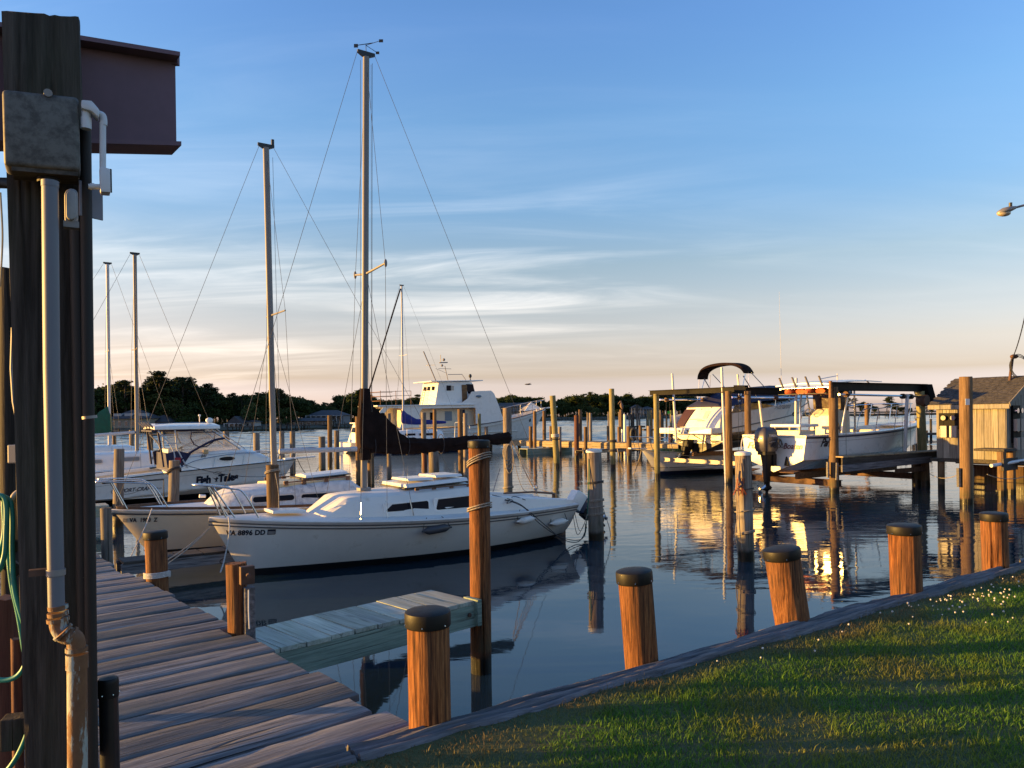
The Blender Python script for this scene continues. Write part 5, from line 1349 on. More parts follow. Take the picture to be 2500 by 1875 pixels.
cv = cover_mb(dense([(4.17, 2.0, .08, .40, .15), (4.13, 2.03, .105, .78, .17), (4.0, 2.02, .11, .72, .17), (3.8, 2.0, .10, .56, .17), (3.6, 1.97, .095, .44, .16), (3.42, 1.95, .09, .24, .16), (3.24, 1.95, .09, .12, .16), (2.9, 1.955, .09, .09, .17), (2.65, 1.97, .085, .085, .12), (2.4, 1.965, .09, .09, .16), (2.1, 1.98, .085, .09, .13), (1.7, 1.99, .08, .085, .11), (1.35, 2.0, .08, .10, .10), (1.06, 2.02, .07, .11, .11), (1.0, 2.03, .05, .06, .07)]), 26, .20, 2)
sc1 = cv.build('sail_cover', M['cover'], s1, smooth=60)
mb = MB()
rr = [(mx - .03 + .115 * cos(a), .095 * sin(a)) for a in [2 * pi * k / 16 for k in range(16)]]
mb.loft([[(x + (mx - .03 - x) * (1 - sc) - .02 * (z - 2), y * sc + .01 * noise.noise(Vector((x * 20, y * 20, z * 3))), z) for x, y in rr] for z, sc in ((1.72, .9), (2.0, 1.05), (2.4, .98), (2.8, .85), (2.95, .72))]); mb.build('mast_collar', M['cover'], sc1, smooth=60)
for x in (3.9, 3.25, 2.55, 1.8): mb = MB(); mb.tube([(x, .125 * cos(a), 1.95 + (.2 if x > 3.5 else .18) * sin(a)) for a in [2 * pi * k / 12 for k in range(13)]], .006, 5); mb.build('tie', M['rope_dark'], sc1)
# running rigging from the boom end down to the stern
for k, (a, b_, sg) in enumerate((((.98, 0, 2.0), (.42, .02, 1.02), 0), ((.97, .02, 1.98), (.40, .08, 1.03), .02), ((.96, -.02, 1.98), (.43, -.04, 1.02), .03), ((1.0, 0, 2.02), (.62, .0, .95), .28))):
    mb = MB(); mb.tube(cat_pts(a, b_, sg, 8), .006, 5); mb.build('mainsheet', M['rope'], s1)
mb = MB(); mb.ball((.42, .02, 1.0), (.05, .025, .06)); mb.build('block', M['steel'], s1)
mb = MB(); mb.tube([(.42, .02, 1.0), (.1, .45, .86)], .006, 5); mb.tube([(.42, .02, 1.0), (.1, -.45, .86)], .006, 5); mb.build('bridle', M['rope'], s1)
def fender(x, z, ln, r, mat, label):
    y = h.side(x, z) + r + .015; f_ = thing('fender', label, 'fender', S1.w(x, y, z), S1.rz)
    mb = MB(); pr = [(-ln / 2 - .05, .014), (-ln / 2 - .01, .02), (-ln / 2 + .02, r * .6), (-ln / 2 + .08, r), (ln / 2 - .08, r), (ln / 2 - .02, r * .6), (ln / 2 + .01, .02), (ln / 2 + .05, .014)]
    mb.tube([(p, 0, -.02 * (p > 0)) for p, q in pr], [q for p, q in pr], 16); mb.build('body', M[mat], f_, smooth=50)
    for sg in (-1, 1):
        mb = MB(); zt = h.zs(x) - z + .02; mb.tube([(sg * (ln / 2 + .03), 0, 0), (sg * (ln / 2 - .02), -r * .6, zt * .6), (sg * (ln / 2 - .09), -r - .02, zt)], .006, 5); mb.build('lanyard', M['rope_dark'], f_)
fender(3.30, .595, .46, .068, 'fender_dark', 'dark grey horizontal fender amidships on the near white sailboat'); fender(1.42, .575, .34, .062, 'white_old', 'scuffed white fender just forward of the stern fender on the near white sailboat'); fender(.50, .43, .34, .066, 'white_old', 'scuffed white fender hanging lowest at the stern of the near white sailboat')
mb = MB(); mb.tube(arc_pts([(1.75, .88, .93), (1.5, 1.0, .85), (1.1, 1.12, .5), (.55, 1.05, .12), (.1, .98, .03), (-.25, .8, .25)], 6), .008, 5); mb.tube(arc_pts([(1.8, .8, .97), (1.45, 1.02, .8), (1.15, 1.12, .48), (.6, 1.08, .16), (.0, .95, .06), (-.3, .7, .3)], 6), .008, 5); mb.tube(arc_pts([(1.9, .7, 1.02), (1.6, .92, .92), (1.75, .95, .88), (1.5, .8, .97), (1.3, .9, .90)], 5), .007, 5)
ml = mb.build('mooring_line', M['rope_dark']); ml.location = S1.o; ml.rotation_euler = (0, 0, S1.rz); tag(ml, 'dark lines sagging along the stern quarter of the near white sailboat', 'rope')
outboard('outboard_motor', 'small tilted outboard with a white cowl at the stern of the near sailboat', S1, -.88, -.05, .50, ('white', 'motor_black'), .62, radians(52), boxy=True)
# ------------------------------------------------------------------ second sailboat (cream, yellowed cabin top)
B0 = U(365, 1358)
S2 = Frame(B0 + E1 * 6.6, -E1)
h2 = Hull(7.2, .62, 1.15, (.74, .78, .90), depth=.32, tm=.45, st=.74, pw=1.9, pe=.85)
s2 = thing('sailboat', 'cream sailboat with registration VA 1900 Z and a mildewed cabin, behind the nearest sailboat', 'sailboat', S2.o, S2.rz)
mb = MB(); h2.skin(mb, lambda x: .12, None, 0, 40, 10); h2.transom(mb, .1); hl2 = mb.build('hull', M['cream'], s2, smooth=40)
mb = MB(); h2.skin(mb, None, lambda x: .12, 0, 36, 8); h2.transom(mb, None, .1); mb.build('bottom', M['black'], s2, smooth=60)
mb = MB(); h2.line(lambda x: h2.zs(x) - .07, lambda x: h2.zs(x) - .005, .018, mb); mb.build('gunwale', M['white'], hl2, smooth=60)
mb = MB(); h2.line(lambda x: h2.zs(x) - .105, lambda x: h2.zs(x) - .07, .012, mb); mb.build('rub_rail', M['stripe'], hl2, smooth=60)
mb = MB(); h2.deck(mb, -.008, .05); dk2 = mb.build('deck', M['nonskid'], s2, smooth=60)
mb = MB(); zz2 = lambda x: h2.zs(x) - .02
sym_loft(mb, [cabrow(5.62, .25, zz2(5.6) + .05, zz2(5.6), .01), cabrow(5.4, .42, 1.04, zz2(5.4), .03), cabrow(5.15, .58, 1.12, zz2(5.15), .05), cabrow(4.6, .72, 1.13, zz2(4.6)), cabrow(4.0, .80, 1.17, zz2(4.0)), cabrow(3.3, .84, 1.20, zz2(3.3)), cabrow(3.0, .84, 1.20, zz2(3.0)), cabrow(2.8, .84, 1.05, zz2(2.8))])
cb2 = mb.build('cabin', M['mould'], s2, smooth=50)
def caby2(x, z):
    w = .72 + (.84 - .72) * min(max((4.6 - x) / 1.3, 0), 1) - (.1 * (x - 4.6) if x > 4.6 else 0)
    t = (z - .78) / .4; return w * (1 - .05 * t - .03 * t * t)
for sg in (1, -1):
    for (x0, x1, z0, z1) in ((4.2, 4.95, .90, 1.0), (3.35, 4.06, .885, .995)):
        panel(rrect(x0 - .03, x1 + .03, z0 - .03, z1 + .03, .06), caby2, .012, .012, sg).build('window_frame', M['alu_white'], cb2)
        panel(rrect(x0, x1, z0, z1, .045), caby2, .018, .006, sg).build('window', M['glass'], cb2)
mb = MB(); mb.loft([[(x, y, z) for y, z in ((-.58, zb), (.58, zb), (.54, zb + .05), (0, zb + .09), (-.54, zb + .05))] for x, zb in ((2.95, 1.20), (4.5, 1.14))]); mb.build('cabin_roof', M['yellowed'], cb2, smooth=30)
for sg in (1, -1):
    mb = MB(); mb.bar((3.0, sg * .60, 1.275), (4.35, sg * .60, 1.225), .03, .025)
    for x in (3.05, 3.5, 3.95, 4.3): mb.bar((x, sg * .60, 1.17), (x, sg * .60, 1.26), .03, .08, (1, 0, 0))
    mb.build('grab_rail', M['teak'], cb2)
mb = MB(); mb.loft([[(x, y, z) for y, z in ((-.36, zb), (.36, zb), (.32, zb + .05), (0, zb + .075), (-.32, zb + .05))] for x, zb in ((2.95, 1.31), (3.8, 1.26))]); mb.build('sliding_hatch', M['white'], cb2, bevel=.012)
mb = MB(); mb.box((3.4, 0, 1.28), (1.0, .8, .02), 0, .05); mb.build('hatch_gasket', M['rubber'], cb2)
for sg in (1, -1):
    rows = [[(x, sg * (h2.b(x) - .04 + dy), h2.zs(x) + dz) for dy, dz in ((0, -.01), (.03, -.01), (.03, .045), (0, .045))] for x in h2.xs(24, 1.0, 7.12)]
    mb = MB(); mb.loft(rows); mb.build('toe_rail', M['teak'], dk2)
lettering('registration', 'reg2', lambda u, v: (lambda x, z: (x, h2.side(x, z) + .006, z))(6.93 - u * .48, .655 + v * .64), M['letter'], hl2)
panel(rrect(6.965, 7.03, .65, .725, .006), h2.side, .006, .004).build('registration_sticker', M['sticker'], hl2)
pulpit(s2, h2, 6.35, .48, 7.45, .40, ((6.98, .2, 7.20, .17),), .0125)
mb = MB(); mb.tube(arc_pts([(6.30, -.42, h2.zs(6.3)), (6.55, -.40, 1.3), (6.9, -.3, 1.40), (7.4, -.05, 1.43)], 5), .0125, 8); mb.build('inner_rail', M['steel'], s2, smooth=60)
mb = MB(); mb.tube([(6.26, -.5, .9), (6.26, -.5, 1.33), (7.3, -.4, 1.33)], .014, 8); mb.build('dark_rail', M['motor_black'], s2, smooth=60)
mb = MB(); c = (5.55, -.35, .98); mb.tube([c, (5.63, -.35, .985), (5.66, -.35, .99)], [.03, .034, .036], 12); mb.build('vent_cowl', M['white'], dk2, smooth=60)
m2 = 4.33
ms2 = spar(s2, 'mast', [(m2, 0, 1.18), (m2 + .03, 0, 3), (m2 + .09, 0, 7.78)], .043, .062, 'alu'); masthead(ms2, m2 + .09, 7.8, 1.0)
mb = MB(); mb.box((m2 - .04, 0, 7.90), (.05, .05, .12)); mb.build('anchor_light', M['black'], ms2)
for sg in (1, -1):
    mb = MB(); mb.tube([(m2 + .04, 0, 4.48), (m2 - .06, sg * .58, 4.52)], [.02, .016], 8); mb.build('spreader', M['alu'], ms2)
    stay(ms2, 'shroud', (m2 + .09, 0, 7.72), (m2 - .06, sg * .58, 4.52)); stay(ms2, 'shroud', (m2 - .06, sg * .58, 4.52), (m2 - .1, sg * .92, .83)); stay(ms2, 'shroud', (m2 + .05, 0, 4.4), (m2 + .38, sg * .88, .84)); stay(ms2, 'shroud', (m2 + .05, 0, 4.4), (m2 - .55, sg * .95, .82))
stay(ms2, 'forestay', (m2 + .22, 0, 7.8), (7.15, 0, .92)); stay(ms2, 'backstay', (m2 - .06, 0, 7.8), (.1, 0, .8)); stay(ms2, 'halyard', (m2 - .03, .03, 7.6), (m2 - .12, .03, 1.3))
tube_part('boom', [(m2 - .1, 0, 1.80), (2.1, 0, 1.79)], .05, M['alu_white'], s2, 12)
# ------------------------------------------------------------------ hardtop walkaround boat
A0 = U(362, 1218, .15); S3 = Frame(A0 + E2 * 1.15 - E1 * 3.5, E1)
h3 = Hull(8.3, .75, 1.22, (.52, .90, 1.07), depth=.30, tm=.4, st=.92, pw=2.2, pe=.8, chine=(.42, .62), srake=.1)
s3 = thing('cabin_boat', 'white cabin boat with a hardtop, clear curtains and navy lettering', 'motorboat', S3.o, S3.rz)
zb3 = lambda x: .12 + .035 * x * .25
mb = MB(); h3.skin(mb, lambda x: .17, None, 0, 44, 14); h3.transom(mb, .16); hl3 = mb.build('hull', M['white'], s3, smooth=40)
mb = MB(); h3.skin(mb, None, lambda x: .17, 0, 36, 8); h3.transom(mb, None, .16); mb.build('bottom', M['black'], s3, smooth=60)
mb = MB(); h3.line(lambda x: h3.zs(x) - .03, lambda x: h3.zs(x) + .0, .02, mb); mb.build('rub_rail', M['rubber'], hl3, smooth=40)
mb = MB(); h3.line(lambda x: h3.zs(x) - .155 - .004, lambda x: h3.zs(x) - .155 + .004, .004, mb); mb.build('pinstripe', M['stripe'], hl3)
mb = MB(); h3.deck(mb, .0, .05, 0, 4.0); dk3 = mb.build('deck', M['white'], s3, smooth=60)
for sg in (1, -1):
    mb = MB(); mb.loft([[(x, sg * y, z) for y, z in ((h3.b(x) - .2, h3.zs(x) - .03), (h3.b(x), h3.zs(x) - .03), (h3.b(x) - .02, h3.zs(x) + .055), (h3.b(x) - .18, h3.zs(x) + .055))] for x in (0, 1, 2, 3, 3.9)]); mb.build('gunwale', M['white'], hl3)
mb = MB(); mb.box((2.0, 0, .18), (4.2, 2.0, .03)); mb.build('cockpit_sole', M['nonskid'], s3)
mb = MB(); mb.box((.1, 0, .4), (.2, 2.0, .36)); mb.build('transom_bench', M['white'], s3, bevel=.02)
mb = MB()
def c3row(x, w, zt, cam=.06): return (x, [(w, h3.zs(x) - .03), (w * .985, h3.zs(x) + (zt - h3.zs(x)) * .5), (w * .93, zt - .03), (w * .86, zt), (w * .45, zt + cam * .8), (0, zt + cam)])
sym_loft(mb, [c3row(4.26, 1.08, 1.0), c3row(4.36, 1.06, 1.36), c3row(4.6, 1.04, 1.42), c3row(5.2, 1.0, 1.46), c3row(5.8, .92, 1.49), c3row(6.3, .80, 1.48), c3row(6.75, .64, 1.38), c3row(7.1, .45, 1.24), c3row(7.45, .25, 1.10, .02)])
cb3 = mb.build('cabin', M['white'], s3, smooth=45)
def caby3(x, z):
    ws = [(3.95, 1.08), (4.35, 1.06), (4.6, 1.04), (5.2, 1.0), (5.8, .92), (6.3, .80), (6.75, .64), (7.1, .45)]
    for (a, wa), (b_, wb) in zip(ws, ws[1:]):
        if a <= x <= b_: return wa + (wb - wa) * (x - a) / (b_ - a) - .03 * max(0, (z - 1.1) / .3)
    return .4
for sg in (1, -1):
    el_ = lambda a, b_: [(5.80 + a * cos(t), 1.22 + b_ * sin(t)) for t in [2 * pi * k / 20 for k in range(20)]]
    panel(el_(.30, .088), caby3, .014, .014, sg).build('porthole_frame', M['white'], cb3); panel(el_(.25, .062), caby3, .02, .006, sg).build('porthole', M['glass'], cb3)
    mb = MB(); mb.tube([(x, sg * (caby3(x, 1.37) + .008), z) for x, z in ((4.5, 1.30), (5.2, 1.365), (5.8, 1.40), (6.4, 1.405), (6.7, 1.33))], .006, 5); mb.tube(arc_pts([(x, sg * (h3.b(x) - .06), z) for x, z in ((4.35, .98), (4.7, 1.16), (5.1, 1.26), (6.0, 1.36), (6.9, 1.36), (7.6, 1.32))], 4), .010, 6)
    for x, z in ((5.45, 1.32), (6.4, 1.37), (7.2, 1.34)): mb.tube([(x - .1, sg * (h3.b(x) - .05), h3.zs(x)), (x, sg * (h3.b(x) - .07), z)], .009, 6)
    mb.build('side_rail', M['steel'], cb3)
# bow pulpit platform and rail
mb = MB(); mb.prism([(7.9, -.18, 1.06), (8.95, -.12, 1.10), (8.95, .12, 1.10), (7.9, .18, 1.06)], (0, 0, .05)); mb.build('bow_pulpit', M['white'], dk3, bevel=.012)
mb = MB(); mb.tube(arc_pts([(7.1, -.75, 1.36), (8.2, -.3, 1.42), (8.9, -.13, 1.44), (9.0, 0, 1.44), (8.9, .13, 1.44), (8.2, .3, 1.42), (7.1, .75, 1.36)], 4), .012, 6)
for sg in (1, -1):
    for x, y in ((7.6, .48), (8.3, .24), (8.85, .13)): mb.tube([(x - .12, sg * y, 1.08), (x, sg * y, 1.41)], .010, 6)
mb.build('bow_rail', M['steel'], dk3)
# windscreen, curtains, hardtop
clr = NB('clear_curtain_vinyl'); clr.set(Base_Color=(.55, .56, .58), Roughness=.12, Alpha=.30); clr = clr.m
for sg in (1, -1):
    a, b_, c_, d_ = (6.25, sg * .72, 1.50), (5.35, sg * .84, 2.13), (4.35, sg * .96, 2.08), (4.55, sg * 1.0, 1.42)
    mb = MB(); mb.prism([a, b_, c_, d_], (0, -sg * .008, 0)); mb.build('side_curtain', clr, cb3)
    mb = MB(); mb.tube([a, b_], .028, 8); mb.tube([(6.45, sg * .60, 1.48), (5.55, sg * .70, 2.14)], .018, 6); mb.tube([a, d_], .012, 6); mb.build('windscreen_frame', M['alu_white'], cb3)
    mb = MB(); mb.tube(arc_pts([(4.30, sg * 1.04, 1.12), (4.62, sg * 1.02, 1.40), (5.0, sg * .99, 1.62), (5.4, sg * .92, 1.80), (5.75, sg * .86, 1.86)], 5), [.05] + [.035] * 19 + [.02], 8); mb.build('curtain_edge', M['navy'], cb3, smooth=60)
    mb = MB(); mb.prism([(4.05, sg * 1.05, 1.02), (4.45, sg * 1.045, 1.02), (4.72, sg * 1.03, 1.42), (4.35, sg * 1.03, 1.52), (4.0, sg * 1.05, 1.45)], (0, -sg * .02, 0)); mb.build('side_cloth', M['navy'], cb3)
    pts = [(5.28 + .42 * cos(t) * (1 if sin(t) < 0 else 1.0), 1.83 + .25 * sin(t)) for t in [2 * pi * k / 24 for k in range(25)]]
    mb = MB(); mb.tube([(min(x, 5.55), sg * (.905 + .1 * (5.3 - x)) , z) for x, z in ((4.75, 2.06), (4.72, 1.9), (4.82, 1.70), (5.0, 1.6), (5.2, 1.62), (5.42, 1.78), (5.46, 2.06), (4.75, 2.07))], .016, 6); mb.build('curtain_zip', M['navy'], cb3)
    mb = MB()
    mb.tube([(4.28, sg * 1.0, 2.14), (4.32, sg * 1.02, 1.6), (4.50, sg * 1.04, 1.2), (4.62, sg * 1.06, 1.0)], .022, 8); mb.tube(arc_pts([(3.82, sg * .95, 2.13), (3.95, sg * .98, 1.95), (4.15, sg * 1.0, 1.7), (4.25, sg * 1.03, 1.4), (4.25, sg * 1.08, 1.05)], 5), .022, 8)
    mb.tube([(3.86, sg * .95, 2.0), (4.28, sg * 1.0, 2.0)], .016, 6); mb.tube([(4.05, sg * .99, 1.75), (4.30, sg * 1.01, 1.75)], .016, 6); mb.tube([(4.16, sg * 1.0, 1.5), (4.36, sg * 1.02, 1.5)], .016, 6)
    mb.build('hardtop_leg', M['alu_white'], cb3, smooth=60)
    mb = MB(); mb.tube([(3.82, sg * .9, 2.13), (3.9, sg * .98, 1.5), (3.95, sg * 1.0, 1.05)], .03, 8); mb.build('curtain_pole', M['navy'], cb3)
mb = MB(); mb.prism([(6.3, -.70, 1.50), (6.3, .70, 1.50), (5.45, .78, 2.13), (5.45, -.78, 2.13)], (.008, 0, 0)); mb.build('windscreen', clr, cb3)
mb = MB(); mb.box((4.12, 0, 1.18), (.04, 2.08, .52)); mb.build('rear_curtain', M['navy'], cb3)
mb = MB(); mb.loft([[(x, y, z + .05 * (1 - (y / w) ** 2)) for y, z in ((-w, 2.16), (-w * .97, 2.26), (0, 2.29), (w * .97, 2.26), (w, 2.16), (0, 2.15))] for x, w in ((3.72, .95), (4.2, 1.03), (5.3, 1.0), (5.62, .85))]); ht = mb.build('hardtop', M['white'], s3, smooth=40, bevel=.015)
mb = MB(); mb.box((4.4, 0, 2.12), (1.5, 1.8, .04)); mb.build('hardtop_lining', M['navy'], ht)
for k in range(4):
    mb = MB(); y = -.75 + k * .5; mb.tube([(3.82, y, 2.12), (3.56, y, 2.40)], .03, 10, False); mb.build('rod_holder', M['alu'], ht)
mb = MB(); mb.tube([(3.75, -.9, 2.33), (4.3, -.95, 2.36), (5.2, -.85, 2.36)], .012, 6); mb.tube([(3.75, .9, 2.33), (5.2, .85, 2.36)], .012, 6); mb.build('roof_rail', M['steel'], ht)
mb = MB(); mb.ball((5.45, -.2, 2.42), (.12, .09, .09)); mb.build('spotlight', M['white'], ht, smooth=60)
mb = MB(); mb.tube([(5.2, 0, 2.3), (5.2, 0, 2.55)], .012, 6); mb.ball((5.2, 0, 2.58), .04); mb.build('nav_light', M['white'], ht)
mb = MB(); mb.box((5.15, -.98, 1.46), (.16, .06, .13)); mb.build('seat_label', plain('pale_orange_tag', (.6, .42, .22), .6), cb3, bevel=.02)
mb = MB(); mb.box((4.33, -1.08, 1.24), (.17, .03, .16)); mb.build('red_cloth', M['red'], cb3, bevel=.01)
mb = MB(); mb.box((4.4, .2, 1.15), (.4, 1.0, .8)); mb.build('helm_seat', M['nonskid'], cb3, bevel=.04)
side3 = lambda x, z: (x, -(h3.side(x, z) + .006), z)
lettering('boat_name', 'fish', lambda u, v: side3(4.86 + u * .95, .49 + v * 1.05 + u * .03), M['letter'], hl3); lettering('boat_name', 'tales', lambda u, v: side3(5.54 + u * 1.0, .51 + v * 1.05 + u * .03), M['letter'], hl3)
lettering('maker_lettering', 'sport', lambda u, v: side3(2.72 + u * .92, .375 + v + u * .035), M['letter'], hl3); lettering('maker_lettering', 'boats', lambda u, v: side3(3.72 + u, .42 + v), M['letter'], hl3); lettering('model_number', 'n241', lambda u, v: (5.0 + u, -(caby3(5.0 + u, 1.32) + .02), 1.30 + v), M['letter'], cb3)
mb = MB(); mb.tube([side3(x, z) for x, z in [(2.66 + .62 * t, .40 - .07 * sin(pi * t) - .02 + .03 * t) for t in [k / 12 for k in range(13)]]], .006, 5); mb.tube([side3(2.64 + .10 * cos(a), .42 + .07 * sin(a)) for a in [1 + 4 * k / 10 for k in range(11)]], .005, 5); mb.build('swoosh', M['letter'], hl3)
def fishpath(x0, z0, s_): return [side3(x0 + s_ * (t - .1), z0 + sg_ * s_ * .22 * sin(pi * min(t * 1.15, 1.22))) for sg_ in (1,) for t in [k / 14 for k in range(15)]]
mb = MB(); mb.tube([side3(5.36 + .26 * t, .79 + .042 * sin(pi * t * 1.16) + .01 * t) for t in [k / 14 for k in range(15)]], .005, 5); mb.tube([side3(5.36 + .26 * t, .79 - .042 * sin(pi * t * 1.16) + .01 * t) for t in [k / 14 for k in range(15)]], .005, 5); mb.build('fish_outline', M['letter'], hl3)
mb = MB(); mb.add([side3(x, z) for x, z in ((5.34, .66), (5.43, .62), (5.46, .63), (5.49, .68), (5.52, .63), (5.55, .615), (5.50, .58), (5.50, .55), (5.53, .52), (5.42, .515), (5.46, .545), (5.45, .58))], [tuple(range(12))]); mb.build('tail_emblem', M['letter'], hl3)
# ------------------------------------------------------------------ two sailboats at the far left
def plain_sailboat(fr, label, L, B, sheer, cab, wins, mast, bow_rake=.6, hullm='white', stripe=None, boom=None, cover=None, stays=True, mm='alu_white', bottom='black', zwl=.1, rail=True, spr=None):
    hh = Hull(L, bow_rake, B, sheer, depth=.35, tm=.45, st=.72, pw=1.9, pe=.85)
    o = thing('sailboat', label, 'sailboat', fr.o, fr.rz)
    mb = MB(); hh.skin(mb, lambda x: zwl, None, 0, 30, 8); hh.transom(mb, zwl - .01); hu = mb.build('hull', M[hullm], o, smooth=40)
    mb = MB(); hh.skin(mb, None, lambda x: zwl, 0, 26, 6); hh.transom(mb, None, zwl - .01); mb.build('bottom', M[bottom], o, smooth=60)
    if stripe: mb = MB(); hh.line(lambda x: hh.zs(x) - stripe[1], lambda x: hh.zs(x) - stripe[0], .006, mb, 24); mb.build('stripe', M['bluestripe'], hu)
    mb = MB(); hh.deck(mb, -.008, .06); dk = mb.build('deck', M['white'], o, smooth=60)
    mb = MB(); sym_loft(mb, [cabrow(x, w, zt, hh.zs(x) - .03) for x, w, zt in cab]); cb = mb.build('cabin', M['white'], o, smooth=50)
    def cy(x, z):
        for (xa, wa, za), (xb, wb, zb) in zip(cab, cab[1:]):
            if min(xa, xb) <= x <= max(xa, xb):
                w = wa + (wb - wa) * (x - xa) / (xb - xa); return w * .975
        return cab[0][1]
    for sg in (1, -1):
        for x0, x1, z0, z1 in wins:
            panel(rrect(x0 - .03, x1 + .03, z0 - .025, z1 + .025, .05), cy, .012, .02, sg).build('window_frame', M['alu_white'], cb); panel(rrect(x0, x1, z0, z1, .04), cy, .02, .01, sg).build('window', M['bluestripe'] if hullm == 'white' and L < 8 else M['glass'], cb)
    mxx, z0, z1 = mast
    m_ = spar(o, 'mast', [(mxx, 0, z0), (mxx, 0, z1)], .045, .062, mm); masthead(m_, mxx, z1 + .03)
    sp = spr or (z0 + (z1 - z0) * .52)
    for sg in (1, -1):
        mb = MB(); mb.tube([(mxx, 0, sp), (mxx - .05, sg * .6, sp + .04)], .018, 6); mb.build('spreader', M[mm], m_)
        stay(m_, 'shroud', (mxx, 0, z1), (mxx - .05, sg * .6, sp + .04), .006); stay(m_, 'shroud', (mxx - .05, sg * .6, sp + .04), (mxx - .05, sg * B * .85, hh.zs(mxx)), .006); stay(m_, 'shroud', (mxx, 0, sp), (mxx + .4, sg * B * .8, hh.zs(mxx)), .006)
    stay(m_, 'forestay', (mxx + .15, 0, z1), (L - .1, 0, hh.zs(L)), .006); stay(m_, 'backstay', (mxx - .15, 0, z1), (.1, 0, hh.zs(0)), .006)
    if boom: tube_part('boom', [(mxx - .08, 0, boom[0]), (mxx - boom[1], 0, boom[0] + boom[2])], .05, M['alu_white'], o, 10)
    if cover: cover_mb(dense(cover[0], 4), 16, .06, 9).build('sail_cover', M[cover[1]], o, smooth=60)
    return o, hh
S4 = Frame((-16.5, 24.5), E1)
plain_sailboat(S4, 'white sailboat with blue-grey windows, its mast the right one of the far-left pair', 7.0, 1.25, (.70, .80, 1.08), [(1.3, .82, 1.22), (1.45, .86, 1.32), (2.6, .92, 1.33), (3.6, .90, 1.34), (4.3, .78, 1.33), (4.9, .6, 1.24), (5.4, .35, 1.05)], [(2.35, 2.75, 1.04, 1.14), (3.15, 3.9, 1.07, 1.19), (4.3, 4.6, 1.10, 1.17)], (3.96, 1.3, 8.30), stripe=(.0, .10), mm='alu', boom=(2.03, 1.8, -.10))
S4b = Frame((-20.6, 28.6), E1)
px_, z_ = S4b.pl(268, 1100, 0); _, zt_ = S4b.pl(263, 645, 0)
plain_sailboat(S4b, 'white sailboat with a green sail cover, its mast the left one of the far-left pair', 7.6, 1.3, (.80, .85, 1.1), [(px_ - 2.6, .85, 1.35), (px_ - 1.0, .95, 1.42), (px_ + .6, .75, 1.40), (px_ + 1.6, .4, 1.1)], [(px_ - 1.8, px_ - 1.2, 1.08, 1.2)], (px_, 1.4, zt_), boom=(1.95, 3.0, -.15), cover=([(px_ + .10, 2.2, .09, .35, .2), (px_ - .05, 2.15, .10, .95, .22), (px_ - .5, 2.05, .10, .60, .2), (px_ - 1.2, 1.98, .10, .30, .16), (px_ - 2.8, 1.86, .09, .14, .12)], 'green_cover'))
o5 = U(1030, 1105); S5 = Frame(o5 + E1 * 3.5, -E1)
s5, h5 = plain_sailboat(S5, 'white sailboat with a royal blue sail cover in front of the trawler', 8.3, 1.45, (.95, .98, 1.25), [(2.3, .95, 1.42), (2.5, 1.0, 1.55), (4.6, 1.0, 1.55), (5.6, .8, 1.5), (6.6, .4, 1.25)], [(2.9, 4.2, 1.2, 1.34), (4.5, 5.2, 1.22, 1.34)], (4.88, 1.5, 11.30), stripe=(.16, .22), boom=(2.0, 3.4, .05), cover=([(5.02, 2.4, .10, .3, .3), (4.9, 2.35, .12, .62, .36), (4.55, 2.2, .12, .45, .25), (3.9, 2.1, .11, .22, .18), (2.6, 2.06, .10, .14, .13), (1.6, 2.05, .08, .09, .08)], 'blue_cover'), bottom='navy_paint', zwl=.15)
mb = MB(); mb.tube([(4.98, 0, 11.1), (7.35, 0, 4.2), (8.15, 0, 1.6)], .05, 8); mb.build('furled_jib', M['cover'], s5)
mb = MB()
for sg in (1, -1):
    mb.tube(arc_pts([(.3, sg * 1.0, .95), (.25, sg * 1.0, 1.7), (.4, sg * .7, 2.0), (.4, 0, 2.02)], 4), .018, 6); mb.tube([(1.2, sg * 1.1, .97), (1.2, sg * 1.1, 1.6)], .014, 6); mb.tube([(3.0, sg * 1.25, .97), (3.0, sg * 1.25, 1.6)], .014, 6); mb.tube([(5.2, sg * 1.15, 1.0), (5.2, sg * 1.15, 1.65)], .014, 6); mb.tube([(.3, sg * 1.0, 1.6), (1.2, sg * 1.1, 1.58), (3.0, sg * 1.25, 1.58), (5.2, sg * 1.15, 1.63)], .008, 5)
mb.build('guard_rail', M['alu_white'], s5)
# ------------------------------------------------------------------ white trawler yacht
TRo = Vector((-9.18, 70.51, 0)); TR = Frame(TRo, E1)
tr = thing('trawler', 'large white trawler yacht with a wheelhouse and raised bow beyond the walkway', 'trawler', TR.o, TR.rz)
xs0 = 4.6
ht_ = Hull(20.2, 2.2, 2.15, (1.45, 1.62, 3.28), depth=.8, tm=.45, st=.85, pw=2.3, pe=.75, bow_e=.85, mid_e=.25, stern_z=-.2)
sub = thing  # local alias
def X(x): return x - xs0                      # hull stations -> boat frame
def shift(mb): mb.v = [(x - xs0, y, z) for x, y, z in mb.v]; return mb
mb = MB(); ht_.skin(mb, lambda x: .12, None, 0, 44, 12); ht_.transom(mb, .1); thl = shift(mb).build('hull', M['white'], tr, smooth=40)
mb = MB(); ht_.skin(mb, None, lambda x: .12, 0, 30, 6); ht_.transom(mb, None, .1); shift(mb).build('bottom', M['bottom_blue'], tr, smooth=60)
mb = MB(); ht_.line(lambda x: ht_.zs(x) - .05, lambda x: ht_.zs(x) + .03, .05, mb); shift(mb).build('rub_rail', M['navy_paint'], thl)
mb = MB(); ht_.line(lambda x: .85 + .02 * x * 0, lambda x: .95, .06, mb, 20, 6.0, 15.6); shift(mb).build('lower_guard', M['white'], thl)
mb = MB(); ht_.deck(mb, -.3, .05); tdk = shift(mb).build('deck', plain('pink_grey_deck', (.42, .34, .29), .8, var=.1), tr, smooth=60)
